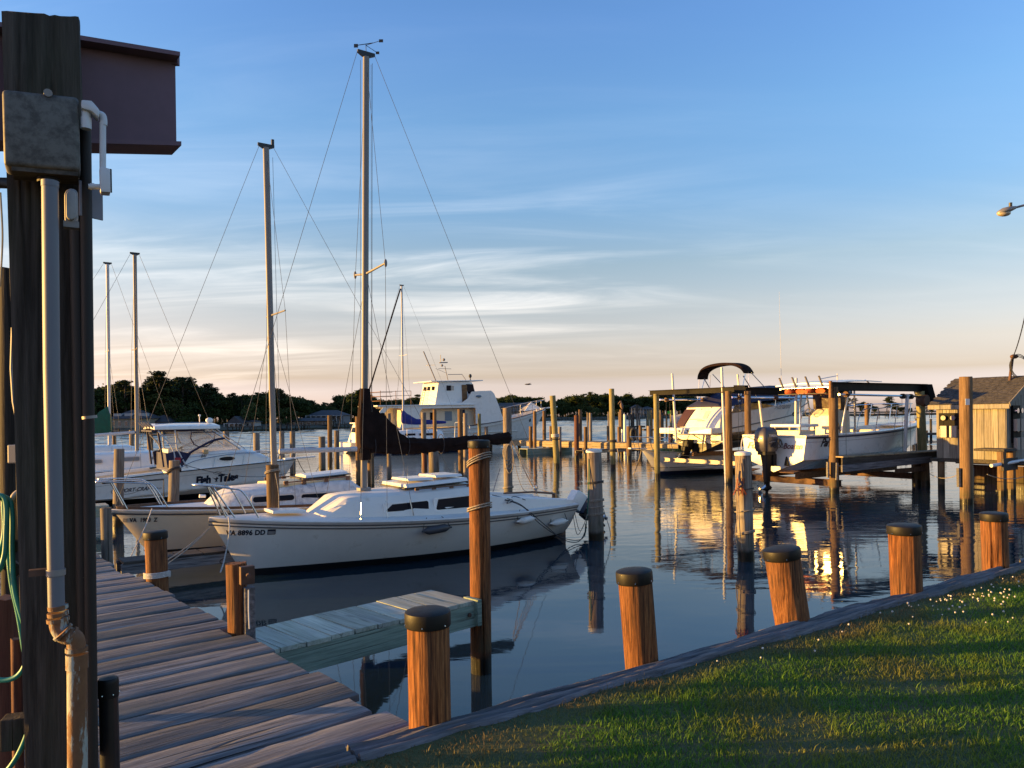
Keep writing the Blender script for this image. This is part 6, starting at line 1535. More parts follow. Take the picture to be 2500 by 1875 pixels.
# superstructure: house sides with a long opening, swept up into the wheelhouse base
def slab(pts, y0, th, mat, name, par):
    mb = MB(); mb.prism([(x, y0, z) for x, z in pts], (0, th, 0)); return mb.build(name, mat, par)
arch = [(3.0, 3.62), (3.6, 3.66), (4.2, 3.8), (4.7, 4.1), (5.0, 4.5), (5.2, 4.78), (6.1, 4.86), (7.44, 4.88), (7.75, 4.6), (8.3, 3.4), (8.86, 1.88)]
for sg in (-1, 1):
    y = sg * 1.98; t = -sg * .06
    slab([(-4.35, 3.34), (-4.35, 3.46), (-.2, 3.48), (3.0, 3.62), (5.7, 3.9), (5.7, 3.28), (-.2, 3.20), (-1.6, 3.2)], y, t, M['white'], 'deck_edge', tr)
    slab(arch + [(8.86, 1.80), (5.62, 1.74), (5.62, 3.2), (5.5, 3.3), (3.0, 3.4)], y - .003 * sg, t, M['white'], 'wing_side', tr)
    slab([(-2.2, 3.22), (-.1, 3.22), (-.35, 2.9), (-.45, 1.5), (-1.6, 1.45), (-2.4, 1.45), (-1.95, 2.5)], y, t, M['white'], 'house_side', tr)
    slab([(-4.0, 3.3), (-3.4, 3.3), (-3.8, 2.9), (-4.05, 2.3), (-4.05, 1.45), (-4.45, 1.45), (-4.5, 2.4), (-4.3, 3.0)], y, t, M['white'], 'aft_side', tr)
mb = MB(); mb.box((2.4, 0, 2.45), (6.9, 2.6, 1.9)); hs = mb.build('house', M['cream'], tr)
for x, w, z, hh_, mt in ((1.3, .5, 2.5, .7, 'glass'), (3.0, .75, 2.5, .9, 'bluestripe'), (4.5, .6, 2.75, .7, 'navy'), (-.3, .5, 2.5, .7, 'glass')):
    for sg in (-1, 1): mb = MB(); mb.box((x, sg * 1.31, z), (w, .04, hh_)); mb.build('window', M[mt], hs)
mb = MB(); mb.prism([(-4.6, -2.1, 3.40), (5.5, -2.1, 3.52), (5.5, 2.1, 3.52), (-4.6, 2.1, 3.40)], (0, 0, .10)); mb.build('upper_deck', M['white'], tr, bevel=.03)
mb = MB(); mb.prism([(6.3, -1.9, 4.82), (7.44, -1.9, 4.88), (7.44, 1.9, 4.88), (6.3, 1.9, 4.82)], (0, 0, .03)); mb.build('foredeck_top', M['white'], tr)
mb = MB(); mb.prism([(7.44, -1.9, 4.86), (8.84, -1.75, 1.8), (8.84, 1.75, 1.8), (7.44, 1.9, 4.86)], (.06, 0, 0)); mb.build('house_front', M['white'], tr)
mb = MB(); mb.ball((5.95, -2.03, 4.35), (.32, .07, .13), 12, 6); mb.build('side_vent', M['bluestripe'], tr, smooth=60)
# wheelhouse
mb = MB(); ww = 1.5
mb.loft([[(1.45, -ww - .05, 3.5), (6.15, -ww + .1, 3.5), (6.15, ww - .1, 3.5), (1.45, ww + .05, 3.5)], [(1.72, -ww, 4.75), (6.0, -ww + .15, 4.75), (6.0, ww - .15, 4.75), (1.72, ww, 4.75)], [(1.88, -ww, 5.70), (5.62, -ww + .2, 5.72), (5.62, ww - .2, 5.72), (1.88, ww, 5.70)]]); wh = mb.build('wheelhouse', M['white'], tr)
mb = MB(); mb.prism([(.95, -1.75, 5.66), (6.9, -1.35, 5.86), (6.9, 1.35, 5.86), (.95, 1.75, 5.66)], (0, 0, .09)); mb.build('wheelhouse_roof', M['white'], tr, bevel=.03)
def wh_win(x0, x1, z0, z1, mat, name='window', sk=0.0):
    for sg in (-1, 1):
        q = lambda x, z: (x, sg * (1.52 - .028 * (x - 1.8) + .05 * max(0, 4.75 - z) / 1.2), z)
        mb = MB(); mb.prism([q(x0, z0), q(x1, z0), q(x1 - sk, z1), q(x0 - sk, z1)], (0, -sg * .06, 0)); mb.build(name, M[mat] if isinstance(mat, str) else mat, wh)
paneg = NB('pale_window_glass'); paneg.set(Base_Color=(.5, .45, .38), Roughness=.1, Alpha=.55); paneg = paneg.m
wh_win(2.75, 3.25, 4.88, 5.36, 'glass'); wh_win(3.2, 3.55, 4.9, 5.34, paneg); wh_win(4.45, 5.0, 3.55, 5.45, 'bunk', 'door'); wh_win(4.53, 4.93, 4.75, 5.38, paneg, 'door_window'); wh_win(5.12, 5.9, 4.62, 5.52, 'glass', sk=.18)
for y in (-.75, .1, .85): mb = MB(); mb.box((1.70, y, 5.1), (.16, .26, .36), 0, .15); mb.build('rear_window', M['glass'], wh)
mb = MB(); mb.prism([(6.06, -1.15, 4.72), (6.06, 1.15, 4.72), (5.70, 1.15, 5.58), (5.70, -1.15, 5.58)], (.02, 0, .01)); mb.build('windscreen', M['glass'], wh)
mb = MB(); mb.tube([(2.5, 0, 5.7), (1.15, 0, 8.6)], .055, 8); mb.tube([(2.0, -.6, 7.3), (1.7, .6, 7.35)], .02, 6); mb.build('mast', M['alu_dark'], tr)
mb = MB(); mb.tube([(3.55, -.4, 5.8), (3.2, -.4, 7.25)], .035, 8); mb.tube([(3.5, -.4, 6.45), (5.1, -.4, 6.5), (5.6, -.4, 5.85)], .03, 8); mb.tube([(2.5, -.4, 7.0), (3.9, -.4, 7.0)], .02, 6); mb.tube([(3.3, -.4, 6.6), (2.2, -.4, 7.0)], .015, 6); mb.tube([(2.6, -.4, 7.55), (3.5, -.4, 7.6)], .05, 8); mb.ball((3.1, -.4, 7.85), .14); mb.tube([(2.75, -.4, 7.6), (2.75, -.4, 8.3)], .03, 6); mb.ball((2.9, -.4, 7.3), .12); mb.build('radar_frame', M['alu'], tr)
mb = MB(); mb.tube([(5.9, -.6, 5.9), (5.9, -.6, 6.2)], .05, 8); mb.ball((5.9, -.6, 6.35), (.16, .13, .2)); mb.build('searchlight', M['rubber'], tr)
mb = MB()
for z in (4.0, 4.4, 4.8):
    mb.tube([(-1.2, -1.9, z), (-4.2, -1.9, z - .1), (-4.2, 1.9, z - .1), (-1.2, 1.9, z)], .022, 6)
for x, y in ((-1.2, -1.9), (-2.7, -1.9), (-4.2, -1.9), (-4.2, 0), (-4.2, 1.9)): mb.tube([(x, y, 3.45), (x, y, 4.8)], .025, 6)
mb.build('upper_rail', M['bunk'], tr)
mb = MB()
for y in (.3, .75): mb.tube([(1.1, y, 3.5), (1.5, y, 5.1)], .025, 6)
for k in range(6): mb.tube([(1.15 + k * .065, .3, 3.75 + k * .25), (1.15 + k * .065, .75, 3.75 + k * .25)], .02, 6)
mb.build('ladder', M['rust_steel'], tr)
mb = MB(); mb.tube(arc_pts([(11.0, -1.6, 3.2), (13.5, -.9, 3.75), (15.3, 0, 4.1), (13.5, .9, 3.75), (11.0, 1.6, 3.2)], 5), .035, 6)
for x, y, z in ((11.4, 1.5, 3.28), (13, 1.05, 3.62), (14.6, .4, 3.98)):
    for sg in (1, -1): mb.tube([(x, sg * y, z - 1.1), (x, sg * y, z)], .03, 6)
mb.build('bow_rail', M['alu_white'], tr)
mb = MB(); mb.prism([(14.9, -.22, 3.12), (17.0, -.12, 3.30), (17.0, .12, 3.30), (14.9, .22, 3.12)], (0, 0, .1)); mb.build('bow_platform', M['white'], tr)
mb = MB(); mb.prism([(12.4, -.5, 2.9), (13.6, 0, 3.85), (14.9, 0, 3.2)], (0, .06, 0)); mb.prism([(12.4, .5, 2.9), (13.6, 0, 3.85), (14.9, 0, 3.2)], (0, -.06, 0)); mb.build('bow_shelter', M['white'], tr)
for x, z in ((6.0, 1.2), (9.5, 1.5)): 
    mb = MB(); sy = ht_.side(x + xs0, z); mb.ball((x, -sy - .01, z), (.16, .03, .1)); mb.ball((x, sy + .01, z), (.16, .03, .1)); mb.build('hull_port', M['rubber'], thl)
mb = MB(); sy = ht_.side(12.6 + xs0, 2.0); mb.ball((12.6, -sy - .02, 2.0), (.14, .04, .2)); mb.build('anchor_port', M['rubber'], thl)
# little lit boat just left of the trawler
LB = Frame(Vector((U(835, 1090, .4).x, 50, 0)) , E1); c = P(842, 1075, 52); LB = Frame(c, E1)
lb = thing('small_boat', 'small white boat with a bright sunlit wheelhouse back left of the trawler', 'motorboat', LB.o, LB.rz)
hb_ = Hull(6.5, .9, 1.2, (.75, .8, 1.2), depth=.3, tm=.4, st=.9, pw=2.2, pe=.8, chine=(.4, .6))
mb = MB(); hb_.skin(mb, None, None, 0, 24, 8); hb_.transom(mb); mb.build('hull', M['white'], lb, smooth=40)
mb = MB(); hb_.deck(mb, -.02); mb.build('deck', M['white'], lb)
mb = MB(); mb.loft([[(.5, -.8, .7), (3.2, -.7, .75), (3.2, .7, .75), (.5, .8, .7)], [(.9, -.72, 2.0), (2.6, -.62, 2.05), (2.6, .62, 2.05), (.9, .72, 2.0)]]); k_ = mb.build('wheelhouse', M['white'], lb, bevel=.05)
mb = MB(); mb.box((1.7, 0, 2.07), (2.0, 1.6, .08)); mb.build('roof', M['white'], lb, bevel=.02)
for sg in (-1, 1): mb = MB(); mb.box((1.9, sg * .73, 1.6), (.9, .04, .4), 0); mb.build('window', M['navy'], k_)
mb = MB(); mb.box((.72, .2, 1.6), (.04, .5, .35), 0, .3); mb.build('window', M['glass'], k_)
mb = MB(); mb.tube([(3.3, -.6, .9), (2.9, -.7, 2.0)], .05, 6); mb.build('grab_bar', M['navy_paint'], lb)
# ------------------------------------------------------------------ raised cruiser on the left lift
CRo = Vector((7.0, 29.8, 0)); CR = Frame(CRo, E1)
hc = Hull(7.6, 1.1, 1.36, (1.05, 1.45, 1.95), depth=0.0, tm=.45, st=.93, pw=2.3, pe=.75, chine=(.30, .5), stern_z=0.0)
hc.D = 0.0
CZ = 1.30
cr_ = thing('cruiser', 'large white express cruiser with dark canvas raised on the left boat lift', 'motorboat', CR.o + Vector((0, 0, CZ)), CR.rz)
mb = MB(); hc.skin(mb, None, None, 0, 36, 14, x0=.3); rows = None; mb_h = mb
hcl = mb.build('hull', M['white'], cr_, smooth=40)
mb = MB(); hc.line(lambda x: .40 + .115 * x + .02, lambda x: .40 + .115 * x + .075, .02, mb, 30, .5, 7.2); mb.build('strake', M['stripe'], hcl)
mb = MB(); hc.line(lambda x: .22 + .06 * x, lambda x: .24 + .06 * x, .008, mb, 30, .5, 7.2); mb.build('lower_strake', M['alu_white'], hcl)
mb = MB(); hc.deck(mb, -.02, .15, 0, 3.6); mb.build('deck', M['white'], cr_, smooth=60)
# rounded sloping stern: from the platform up to the coaming
mb = MB(); rows = []
for i in range(13):
    t = i / 12; z = -.02 + 1.44 * t; xx = .30 + .10 * t + .55 * t ** 2.2 if t > 0 else .3
    rows.append([(xx + .25 * (abs(y) ** 4), y * (1.31 - .02 * t - .10 * t * t), z) for y in (-1, -.9, -.7, -.4, 0, .4, .7, .9, 1)])
mb.grid(rows); trn = mb.build('stern_panel', M['white'], cr_, smooth=60)
stern_x = lambda z: .30 + .10 * ((z + .02) / 1.44) + .55 * ((z + .02) / 1.44) ** 2.2
mb = MB(); zz_ = [.62 + k * .1 for k in range(8)]; mb.loft([[(stern_x(z) - .03, .75 - .04 * k, z), (stern_x(z) - .03, 1.12 - .02 * k, z), (stern_x(z) + .3, 1.2 - .02 * k, z), (stern_x(z) + .3, .75 - .04 * k, z)] for k, z in enumerate(zz_)]); mb.build('stern_door_cover', M['maroon'], trn)
mb = MB(); mb.add([(stern_x(z) - .012, y, z) for y, z in ((-.35, .95), (-.12, .95), (-.12, 1.25), (-.35, 1.25))], [(0, 1, 2, 3)]); mb.build('hatch', M['alu_white'], trn)
mb = MB(); mb.tube([(stern_x(.92) - .01, .6, .92), (stern_x(.92) - .01, -.1, .92)], .008, 5); mb.tube([(stern_x(.85) - .015, .1, .86), (stern_x(.86) - .015, -.25, .87)], .012, 5)
for y, z in ((.62, 1.3), (.15, 1.32), (-.3, 1.38), (-.8, 1.4), (.7, .66)): mb.ball((stern_x(z) - .01, y, z), .022, 6, 4)
mb.build('fitting', M['stripe'], trn)
mb = MB(); mb.loft([[(-.42 + .05 * (abs(y) > 1), y, .36), (.6, y, .40), (.6, y, .60 - .0), (-.36, y, .585)] for y in (-1.36, -1.2, 0, 1.2, 1.36)]); pf = mb.build('swim_platform', M['white'], cr_, bevel=.03)
mb = MB()
for y in (-.25, .22): mb.add([(-.425, y + a, .47 + b_) for a, b_ in ((-.06, -.05), (.02, -.05), (.06, .055), (-.02, .055))], [(0, 1, 2, 3)])
mb.tube([(-.425, -.2, .43), (-.425, .18, .43)], .006, 5); mb.add([(-.425, y, z) for y, z in ((-.03, .47), (.03, .47), (.03, .5), (-.03, .5))], [(0, 1, 2, 3)]); mb.build('platform_emblem', M['letter'], pf)
mb = MB(); mb.add([(-.425, y, z) for y, z in ((.42, .455), (.75, .455), (.75, .475), (.42, .475))], [(0, 1, 2, 3)]); mb.build('platform_mark', M['letter_grey'], pf)
for y in (.75, -.35): mb = MB(); mb.bar((-.3, y, .36), (.3, y - .25, -.02), .03, .03); mb.build('platform_brace', M['motor_black'], pf)
mb = MB(); mb.loft([[(.34, y * (1.22 if z > 0 else .2), z) for y in (-1, 1)] + [(.9, y * (1.2 if z > 0 else .2), z) for y in (1, -1)] for z in (.34, .10)]); mb.build('lower_stern', M['white'], cr_)
mb = MB(); mb.loft([[(.34, -1.1, .10), (.34, 1.1, .10), (.9, 1.1, .10), (.9, -1.1, .10)], [(.36, -.1, -.30), (.36, .1, -.30), (.9, .1, -.30), (.9, -.1, -.30)]]); mb.build('lower_stern', M['black'], cr_)
mb = MB(); mb.loft([[(.36, y * 1.18, z) for y in (-1, 1)] + [(5.5, y * 1.1, z + .15) for y in (1, -1)] for z in (.03, .0)] + [[(.36, y * .12, -.42) for y in (-1, 1)] + [(5.5, y * .06, -.1) for y in (1, -1)]]); mb.build('bottom', M['black'], cr_)
dv_ = thing('stern_drive', 'black stern drive with a polished propeller under the raised cruiser', 'stern drive', CR.w(.25, .25, 1.36), CR.rz)
mb = MB(); mb.box((-.05, 0, -.12), (.45, .30, .36)); mb.loft([[(p[0], p[1], zz_) for p in rrect(a, b_, -w, w, .03)] for zz_, a, b_, w in ((-.2, -.4, .05, .12), (-.55, -.42, -.1, .07))]); mb.build('leg', M['motor_black'], dv_, bevel=.02)
mb = MB(); mb.tube([(-.62, 0, -.66), (-.5, 0, -.66), (-.2, 0, -.66), (-.05, 0, -.64)], [.05, .08, .07, .02], 12); mb.prism([(-.2, -.01, -.7), (-.38, -.01, -.7), (-.34, -.01, -.88), (-.24, -.01, -.88)], (0, .02, 0)); mb.box((-.34, 0, -.5), (.5, .24, .02)); mb.build('gearcase', M['motor_black'], dv_, smooth=50)
mb = MB(); mb.tube([(-.62, 0, -.66), (-.72, 0, -.66)], [.055, .03], 10)
for k in range(4):
    a = pi / 2 * k + .4; u = Vector((0, cos(a), sin(a))); v = Vector((0, -sin(a), cos(a))); c = Vector((-.66, 0, -.66)); mb.prism([c + u * .04, c + u * .12 + v * .08 + Vector((-.05, 0, 0)), c + u * .2 + v * .03, c + u * .19 - v * .05 + Vector((.05, 0, 0)), c + u * .04 - v * .04], (.008, 0, 0))
mb.build('propeller', M['steel'], dv_, smooth=30)
# canvas camper cover and arched canopy
mb = MB(); rows = []
for x, w, zs_, zt_ in ((.92, 1.05, 1.40, 1.44), (1.3, 1.08, 1.44, 1.72), (1.9, 1.10, 1.52, 1.98), (2.7, 1.12, 1.6, 2.12), (3.8, 1.1, 1.66, 2.24), (5.0, 1.0, 1.72, 2.32), (5.5, .9, 1.78, 2.22), (5.9, .75, 1.86, 1.98)):
    rows.append([(x, w * cos(a) * (1 + .02 * noise.noise(Vector((x * 3, a * 4, 0)))), zs_ + (zt_ - zs_) * sin(a) ** .8) for a in [pi * k / 12 for k in range(13)]])
mb.loft(rows); mb.build('cockpit_canvas', M['navy'], cr_, smooth=60)
bt = []
for t in [k / 16 for k in range(17)]:
    pass
apts = [(1.9, 1.0, 2.62), (1.95, .98, 2.85), (2.05, .82, 3.02), (2.15, .5, 3.12), (2.22, 0, 3.15), (2.3, -.5, 3.10), (2.35, -.82, 2.96), (2.38, -.97, 2.78)]
mb = MB(); ap = arc_pts(apts, 4); mb.loft([[(p.x + a, p.y + (.0), p.z + b_) for a, b_ in ((-.32, -.05), (-.25, .06), (.25, .07), (.34, -.04), (.2, -.05), (-.2, -.055))] for p in ap]); mb.build('arched_canopy', M['cover'], cr_, smooth=40)
mb = MB()
for sg in (1, -1):
    mb.tube([(1.75, sg * 1.02, 2.7), (1.62, sg * 1.05, 1.5)], .018, 6); mb.tube([(2.1, sg * 1.02, 2.7), (1.66, sg * 1.05, 1.5)], .018, 6); mb.tube([(2.0, sg * 1.0, 2.62), (2.9, sg * 1.05, 1.62)], .022, 6); mb.tube([(2.5, sg * .96, 2.8), (3.5, sg * .98, 2.1)], .018, 6); mb.tube([(2.35, sg * .97, 2.75), (2.35, sg * 1.0, 1.9)], .014, 6)
mb.build('canopy_frame', M['steel'], cr_)
sidec = lambda x, z: (x, -(hc.side(x, z) + .008), z)
lettering('boat_name', 'adr', lambda u, v: sidec(3.5 + u * .92, 1.28 + v * .9 + .03 * u), M['letter_grey'], hcl); lettering('maker_lettering', 'crown', lambda u, v: sidec(.95 + u * .95, 1.24 + v + .05 * u), M['letter_grey'], hcl)
mb = MB(); mb.prism([sidec(5.38 + .28 * cos(a), 1.08 + .1 * sin(a)) for a in [2 * pi * k / 18 for k in range(18)]], (0, .03, 0)); mb.build('porthole', M['glass'], hcl)
mb = MB()
for x, z in ((3.95, 1.85), (4.5, 1.9)): mb.ball(sidec(x, z - .28), (.05, .02, .05), 8, 5)
for x in (4.25, 4.33): mb.ball(sidec(x, .42), .02, 6, 4)
mb.build('fitting', M['rubber'], hcl)
mb = MB(); rr = [(x, -(hc.b(x) - .05), hc.zs(x) + .32) for x in (3.2, 4, 5, 6, 6.9)] + [(7.6, 0, hc.zs(7.6) + .36)]; mb.tube(arc_pts(rr, 3), .014, 6); mb.tube(arc_pts([(x, -y, z) for x, y, z in rr], 3), .014, 6)
for x in (3.6, 4.6, 5.6, 6.6):
    for sg in (1, -1): mb.tube([(x, sg * (hc.b(x) - .06), hc.zs(x)), (x + .05, sg * (hc.b(x) - .05), hc.zs(x) + .32)], .012, 6)
mb.build('bow_rail', M['steel'], cr_)
mb = MB(); mb.tube([(4.6, -.9, 2.25), (4.45, -.95, 6.2)], [.010, .003], 6); mb.build('antenna', M['alu_white'], cr_)
# ------------------------------------------------------------------ centre console on the right lift
FB = Frame((9.6, 24.6), E1)
hf = Hull(8.7, 1.5, 1.22, (1.14, 1.20, 1.46), depth=0.0, tm=.4, st=.95, pw=2.4, pe=.75, chine=(.34, .55), stern_z=0.0)
hf.D = 0.0
fb = thing('centre_console_boat', 'cream white centre console boat with red stern lettering on the right boat lift', 'motorboat', FB.o + E1 * -1.82 + Vector((0, 0, .60)), FB.rz)
FBF = Frame(FB.o + E1 * -1.82, E1)
mb = MB(); hf.skin(mb, None, None, 0, 40, 16); hf.transom(mb); hfl = mb.build('hull', M['white'], fb, smooth=40)
mb = MB(); hf.line(lambda x: hf.zs(x) - .09, lambda x: hf.zs(x) - .035, .025, mb); mb.build('rub_rail', M['navy_paint'], hfl)
mb = MB(); hf.line(lambda x: hf.zs(x) - .20, lambda x: hf.zs(x) - .19, .005, mb); mb.build('pinstripe', M['stripe'], hfl)
mb = MB()          # gunwale, liner and sole
for sg in (1, -1):
    rows = [[(x, sg * hf.b(x), hf.zs(x) - .03), (x, sg * (hf.b(x) + .02), hf.zs(x) + .01), (x, sg * max(hf.b(x) - .18, 0), hf.zs(x) + .03), (x, sg * max(hf.b(x) - .2, 0), hf.zs(x) - .05), (x, sg * max(hf.b(x) - .24, 0), .62)] for x in hf.xs(30)]
    mb.grid(rows)
mb.build('gunwale', M['white'], fb, smooth=40)
mb = MB(); mb.grid([[(x, y * max(hf.b(x) - .23, 0), .64) for y in (-1, 0, 1)] for x in hf.xs(20)]); mb.build('sole', M['nonskid'], fb)
mb = MB(); mb.grid([[(x, y * max(hf.b(x) - .19, 0), hf.zs(x) - .02) for y in (-1, -.5, 0, .5, 1)] for x in hf.xs(10, 7.2)]); mb.build('foredeck', M['white'], fb)
mb = MB(); mb.box((.12, .62, 1.10), (.24, 1.05, .1)); mb.box((.12, -.62, 1.10), (.24, 1.05, .1)); mb.build('transom_cap', M['white'], fb, bevel=.015)
mb = MB(); mb.box((5.9, 0, .95), (1.6, 1.3, .55)); mb.build('bow_seat', M['cream'], fb, bevel=.04)
mb = MB(); mb.loft([[(a, -.48, z), (b_, -.48, z), (b_, .48, z), (a, .48, z)] for z, a, b_ in ((.6, 2.5, 3.5), (1.75, 2.55, 3.45), (1.95, 2.75, 3.4))]); cs = mb.build('console', M['cream'], fb, bevel=.04)
mb = MB(); mb.prism([(2.9, -.5, 1.9), (3.35, -.5, 1.9), (3.2, -.5, 2.62), (2.85, -.5, 2.6)], (0, 1.0, 0)); mb.build('console_screen', plain('smoked_screen', (.06, .035, .02), .15), cs)
mb = MB(); mb.box((1.1, 0, 1.43), (1.0, 1.1, .10)); lp_ = mb.build('leaning_post', M['white'], fb, bevel=.03)
mb = MB()
for x in (.72, 1.5):
    for y in (-.45, .45): mb.tube([(x, y, .6), (x, y, 1.40)], .03, 8)
mb.box((1.1, 0, 1.0), (.75, .9, .55)); mb.build('cooler_frame', M['cream'], lp_)
# T-top
tt = MB()
for sg in (1, -1):
    tt.tube(arc_pts([(2.45, sg * .72, .62), (2.55, sg * .78, 1.5), (2.72, sg * .86, 2.35), (2.95, sg * .88, 2.62)], 4), .035, 8); tt.tube([(3.35, sg * .72, .62), (3.05, sg * .88, 2.62)], .03, 8); tt.tube([(1.6, sg * .86, 2.62), (4.2, sg * .82, 2.70)], .03, 8)
    tt.tube([(2.62, sg * .82, 2.0), (3.15, sg * .84, 2.2)], .022, 8); tt.tube([(1.9, sg * .3, 2.62), (1.9, sg * .86, 2.62)], .025, 8)
for x in (1.6, 2.5, 3.4, 4.1): tt.tube([(x, -.86, 2.63), (x, .86, 2.63)], .022, 8)
tfr = tt.build('top_frame', M['steel'], fb, smooth=60)
mb = MB(); mb.loft([[(x, y, z + dz - .06 * (y / 1.0) ** 2) for y in (-1.0, -.5, 0, .5, 1.0)] + [(x, y, z + dz + .03 - .06 * (y / 1.0) ** 2) for y in (1.0, .5, 0, -.5, -1.0)] for x, z, dz in ((1.55, 2.76, 0), (2.5, 2.86, 0), (3.6, 2.90, 0), (4.5, 2.88, 0))]); mb.build('hardtop', M['white'], tfr, smooth=40)
mb = MB(); mb.tube([(4.0, -.7, 2.9), (4.45, -.7, 2.72), (4.3, -.7, 2.62)], .022, 6); mb.tube([(3.6, .7, 2.9), (4.4, .7, 2.75)], .022, 6); mb.build('top_brace', M['steel'], tfr)
mb = MB(); mb.tube([(2.1, -.3, 2.92), (3.2, -.2, 3.05)], .015, 6); mb.tube([(3.2, -.2, 2.9), (3.2, -.2, 3.12)], .02, 6); mb.build('folded_antenna', M['alu_white'], tfr)
for k in range(4): mb = MB(); y = .75 - k * .48; mb.tube([(1.62, y, 2.62), (1.40, y, 2.98)], .032, 10, False); mb.build('rod_holder', M['alu'], tfr)
for k in range(4):
    mb = MB(); rows = cover_mb(dense([(1.5 + .12 * (k % 2), 2.55 - .03 * k, .05, .05, .05), (1.6, 2.52, .16, .10, .09), (1.95, 2.5, .17, .11, .10), (2.2, 2.52, .06, .06, .05)], 3), 12, .14, 20 + k); rows.v = [(x + .1 * (k % 2), y + .55 - k * .36, z) for x, y, z in rows.v]
    v_ = rows.build('life_vest', M['orange'], smooth=50); v_.location = FBF.w(0, 0, .60); v_.rotation_euler = (0, 0, FBF.rz); tag(v_, 'orange life vests stowed under the hard top of the centre console boat', 'life vest', 'life vests under the hard top')
mb = MB(); mb.box((1.9, 0, 2.44), (.8, 1.75, .015)); mb.build('stowage_net', M['rubber'], tfr)
mb = MB(); mb.tube([(1.72, -.85, 2.6), (1.9, -1.1, 1.2)], .012, 6); mb.tube([(1.66, -.85, 2.6), (1.82, -1.12, 1.2)], .012, 6); mb.build('strap', M['rubber'], tfr)
mb = MB(); rr = [(2.9, -1.03, 1.30), (3.2, -1.06, 1.88), (4.3, -1.06, 1.95), (5.6, -.98, 2.05), (7.0, -.62, 2.12), (8.0, -.2, 2.12), (8.25, 0, 2.12)]; rl = rr + [(x, -y, z) for x, y, z in reversed(rr[:-1])]; mb.tube(arc_pts(rl, 4), .016, 7)
for sg in (1, -1):
    for x, y, z in ((4.2, 1.05, 1.95), (5.5, .98, 2.04), (6.8, .68, 2.11), (7.6, .36, 2.12)): mb.tube([(x - .22, sg * min(y, hf.b(x - .22) - .08), hf.zs(x) + .02), (x, sg * y, z)], .014, 6)
mb.tube(arc_pts([(5.0, -1.05, 1.62), (6.2, -.86, 1.68), (7.6, -.34, 1.76)], 3), .012, 6); mb.build('bow_rail', M['steel'], fb)
mb = MB(); mb.tube([(2.5, .3, 1.78), (2.35, .3, 1.85)], .015, 6); mb.tube([(2.33 + .02 * sin(a), .3 + .13 * cos(a), 1.84 + .13 * sin(a)) for a in [2 * pi * k / 16 for k in range(17)]], .014, 6); mb.build('wheel', M['rubber'], cs)
trf = lambda y, z: (-.012, y, z)
lettering('boat_name', 'fun', lambda u, v: (-.012, .98 - u * 1.0, .72 + v * .80), M['letter_red'], hfl); lettering('boat_name', 'boaten', lambda u, v: (-.012, -.36 - u * .68, .74 + v * .72), M['letter_red'], hfl)
lettering('maker_lettering', 'parker', lambda u, v: (lambda x, z: (x, -(hf.side(x, z) + .008), z))(.75 + u * .95, .80 + v), M['letter'], hfl)
mb = MB(); pass
for y in (-.72, .72): mb = MB(); mb.box((-.2, y, .06), (.34, .5, .02), 0, -.12); mb.build('trim_tab', M['rust_steel'], hfl)
mb = MB(); mb.prism([(-.015, -.50, .50), (-.015, -.60, .22), (-.015, -.42, .22)], (-.05, 0, 0)); mb.build('transducer', M['motor_black'], hfl)
mot, cw = outboard('outboard_motor', 'big grey outboard motor with white lettering on the centre console boat', FBF, -.45, -.10, 1.24, ('motor_grey', 'motor_black'), 1.12)
side_w = lambda u, v: (.10 * 0 + (-.27 + u * .62) * 1.12, -.2385 * 1.12, (.40 + v * .85) * 1.12)
lettering('maker_lettering', 'yamaha', lambda u, v: (-.22 + u * .72, -.246, .47 + v * .8), M['silver'], cw); lettering('power_lettering', 'm225', lambda u, v: (-.376, .13 - u * .9, .34 + v), M['gold'], cw)
mb = MB(); mb.add([(x, -.2445, z) for x, z in ((-.2, .30), (.22, .34), (.24, .355), (-.2, .315))], [(0, 1, 2, 3)]); mb.build('cowl_stripe', M['silver'], cw)
mb = MB(); mb.tube(arc_pts([(-.25, .5, 1.0), (-.42, .75, 1.1), (-.5, .8, .9), (-.6, .72, .7)], 5), .02, 6); mb.build('fuel_hose', M['alu_white'], hfl)
mb = MB()
for k in range(5): mb.tube([(-.35 + .12 * sin(a + k), -.42 - .05 * k, .85 + .13 * cos(a)) for a in [2 * pi * j / 12 for j in range(13)]], .012, 5)
mb.v = [(x + .0, y + .10, z + .06) for x, y, z in mb.v]; mb.build('hose_bundle', M['rubber'], hfl)
# ------------------------------------------------------------------ skiff in the water under the cruiser
tipk = U(1566, 1096, 1.08); SK = Frame(tipk + E1 * 6.6, -E1); SK = Frame(tipk + E1 * 6.5 , -E1)
hk = Hull(6.5, .85, 1.1, (.72, .78, 1.06), depth=.25, tm=.42, st=.9, pw=2.1, pe=.8, chine=(.36, .55))
sk = thing('skiff', 'white skiff with a blue bottom afloat behind the left lift, bow to the left', 'motorboat', SK.o, SK.rz)
mb = MB(); hk.skin(mb, lambda x: .16, None, 0, 34, 10); hk.transom(mb, .15); hkl = mb.build('hull', M['white'], sk, smooth=40)
mb = MB(); hk.skin(mb, None, lambda x: .16, 0, 26, 6); hk.transom(mb, None, .15); mb.build('bottom', M['bottom_blue'], sk, smooth=60)
mb = MB(); hk.deck(mb, -.01, .04); dkk = mb.build('deck', M['white'], sk, smooth=60)
mb = MB(); hk.line(lambda x: hk.zs(x) - .05, lambda x: hk.zs(x), .025, mb); mb.build('rub_rail', M['alu_white'], hkl)
mb = MB(); hk.line(lambda x: .30, lambda x: .325, .006, mb, 30, .2, 6.0); mb.build('spray_rail', M['stripe'], hkl)
mb = MB(); mb.prism([(6.3, -.12, 1.06), (7.15, -.08, 1.10), (7.15, .08, 1.10), (6.3, .12, 1.06)], (0, 0, .05)); mb.build('bow_pulpit', M['white'], dkk)
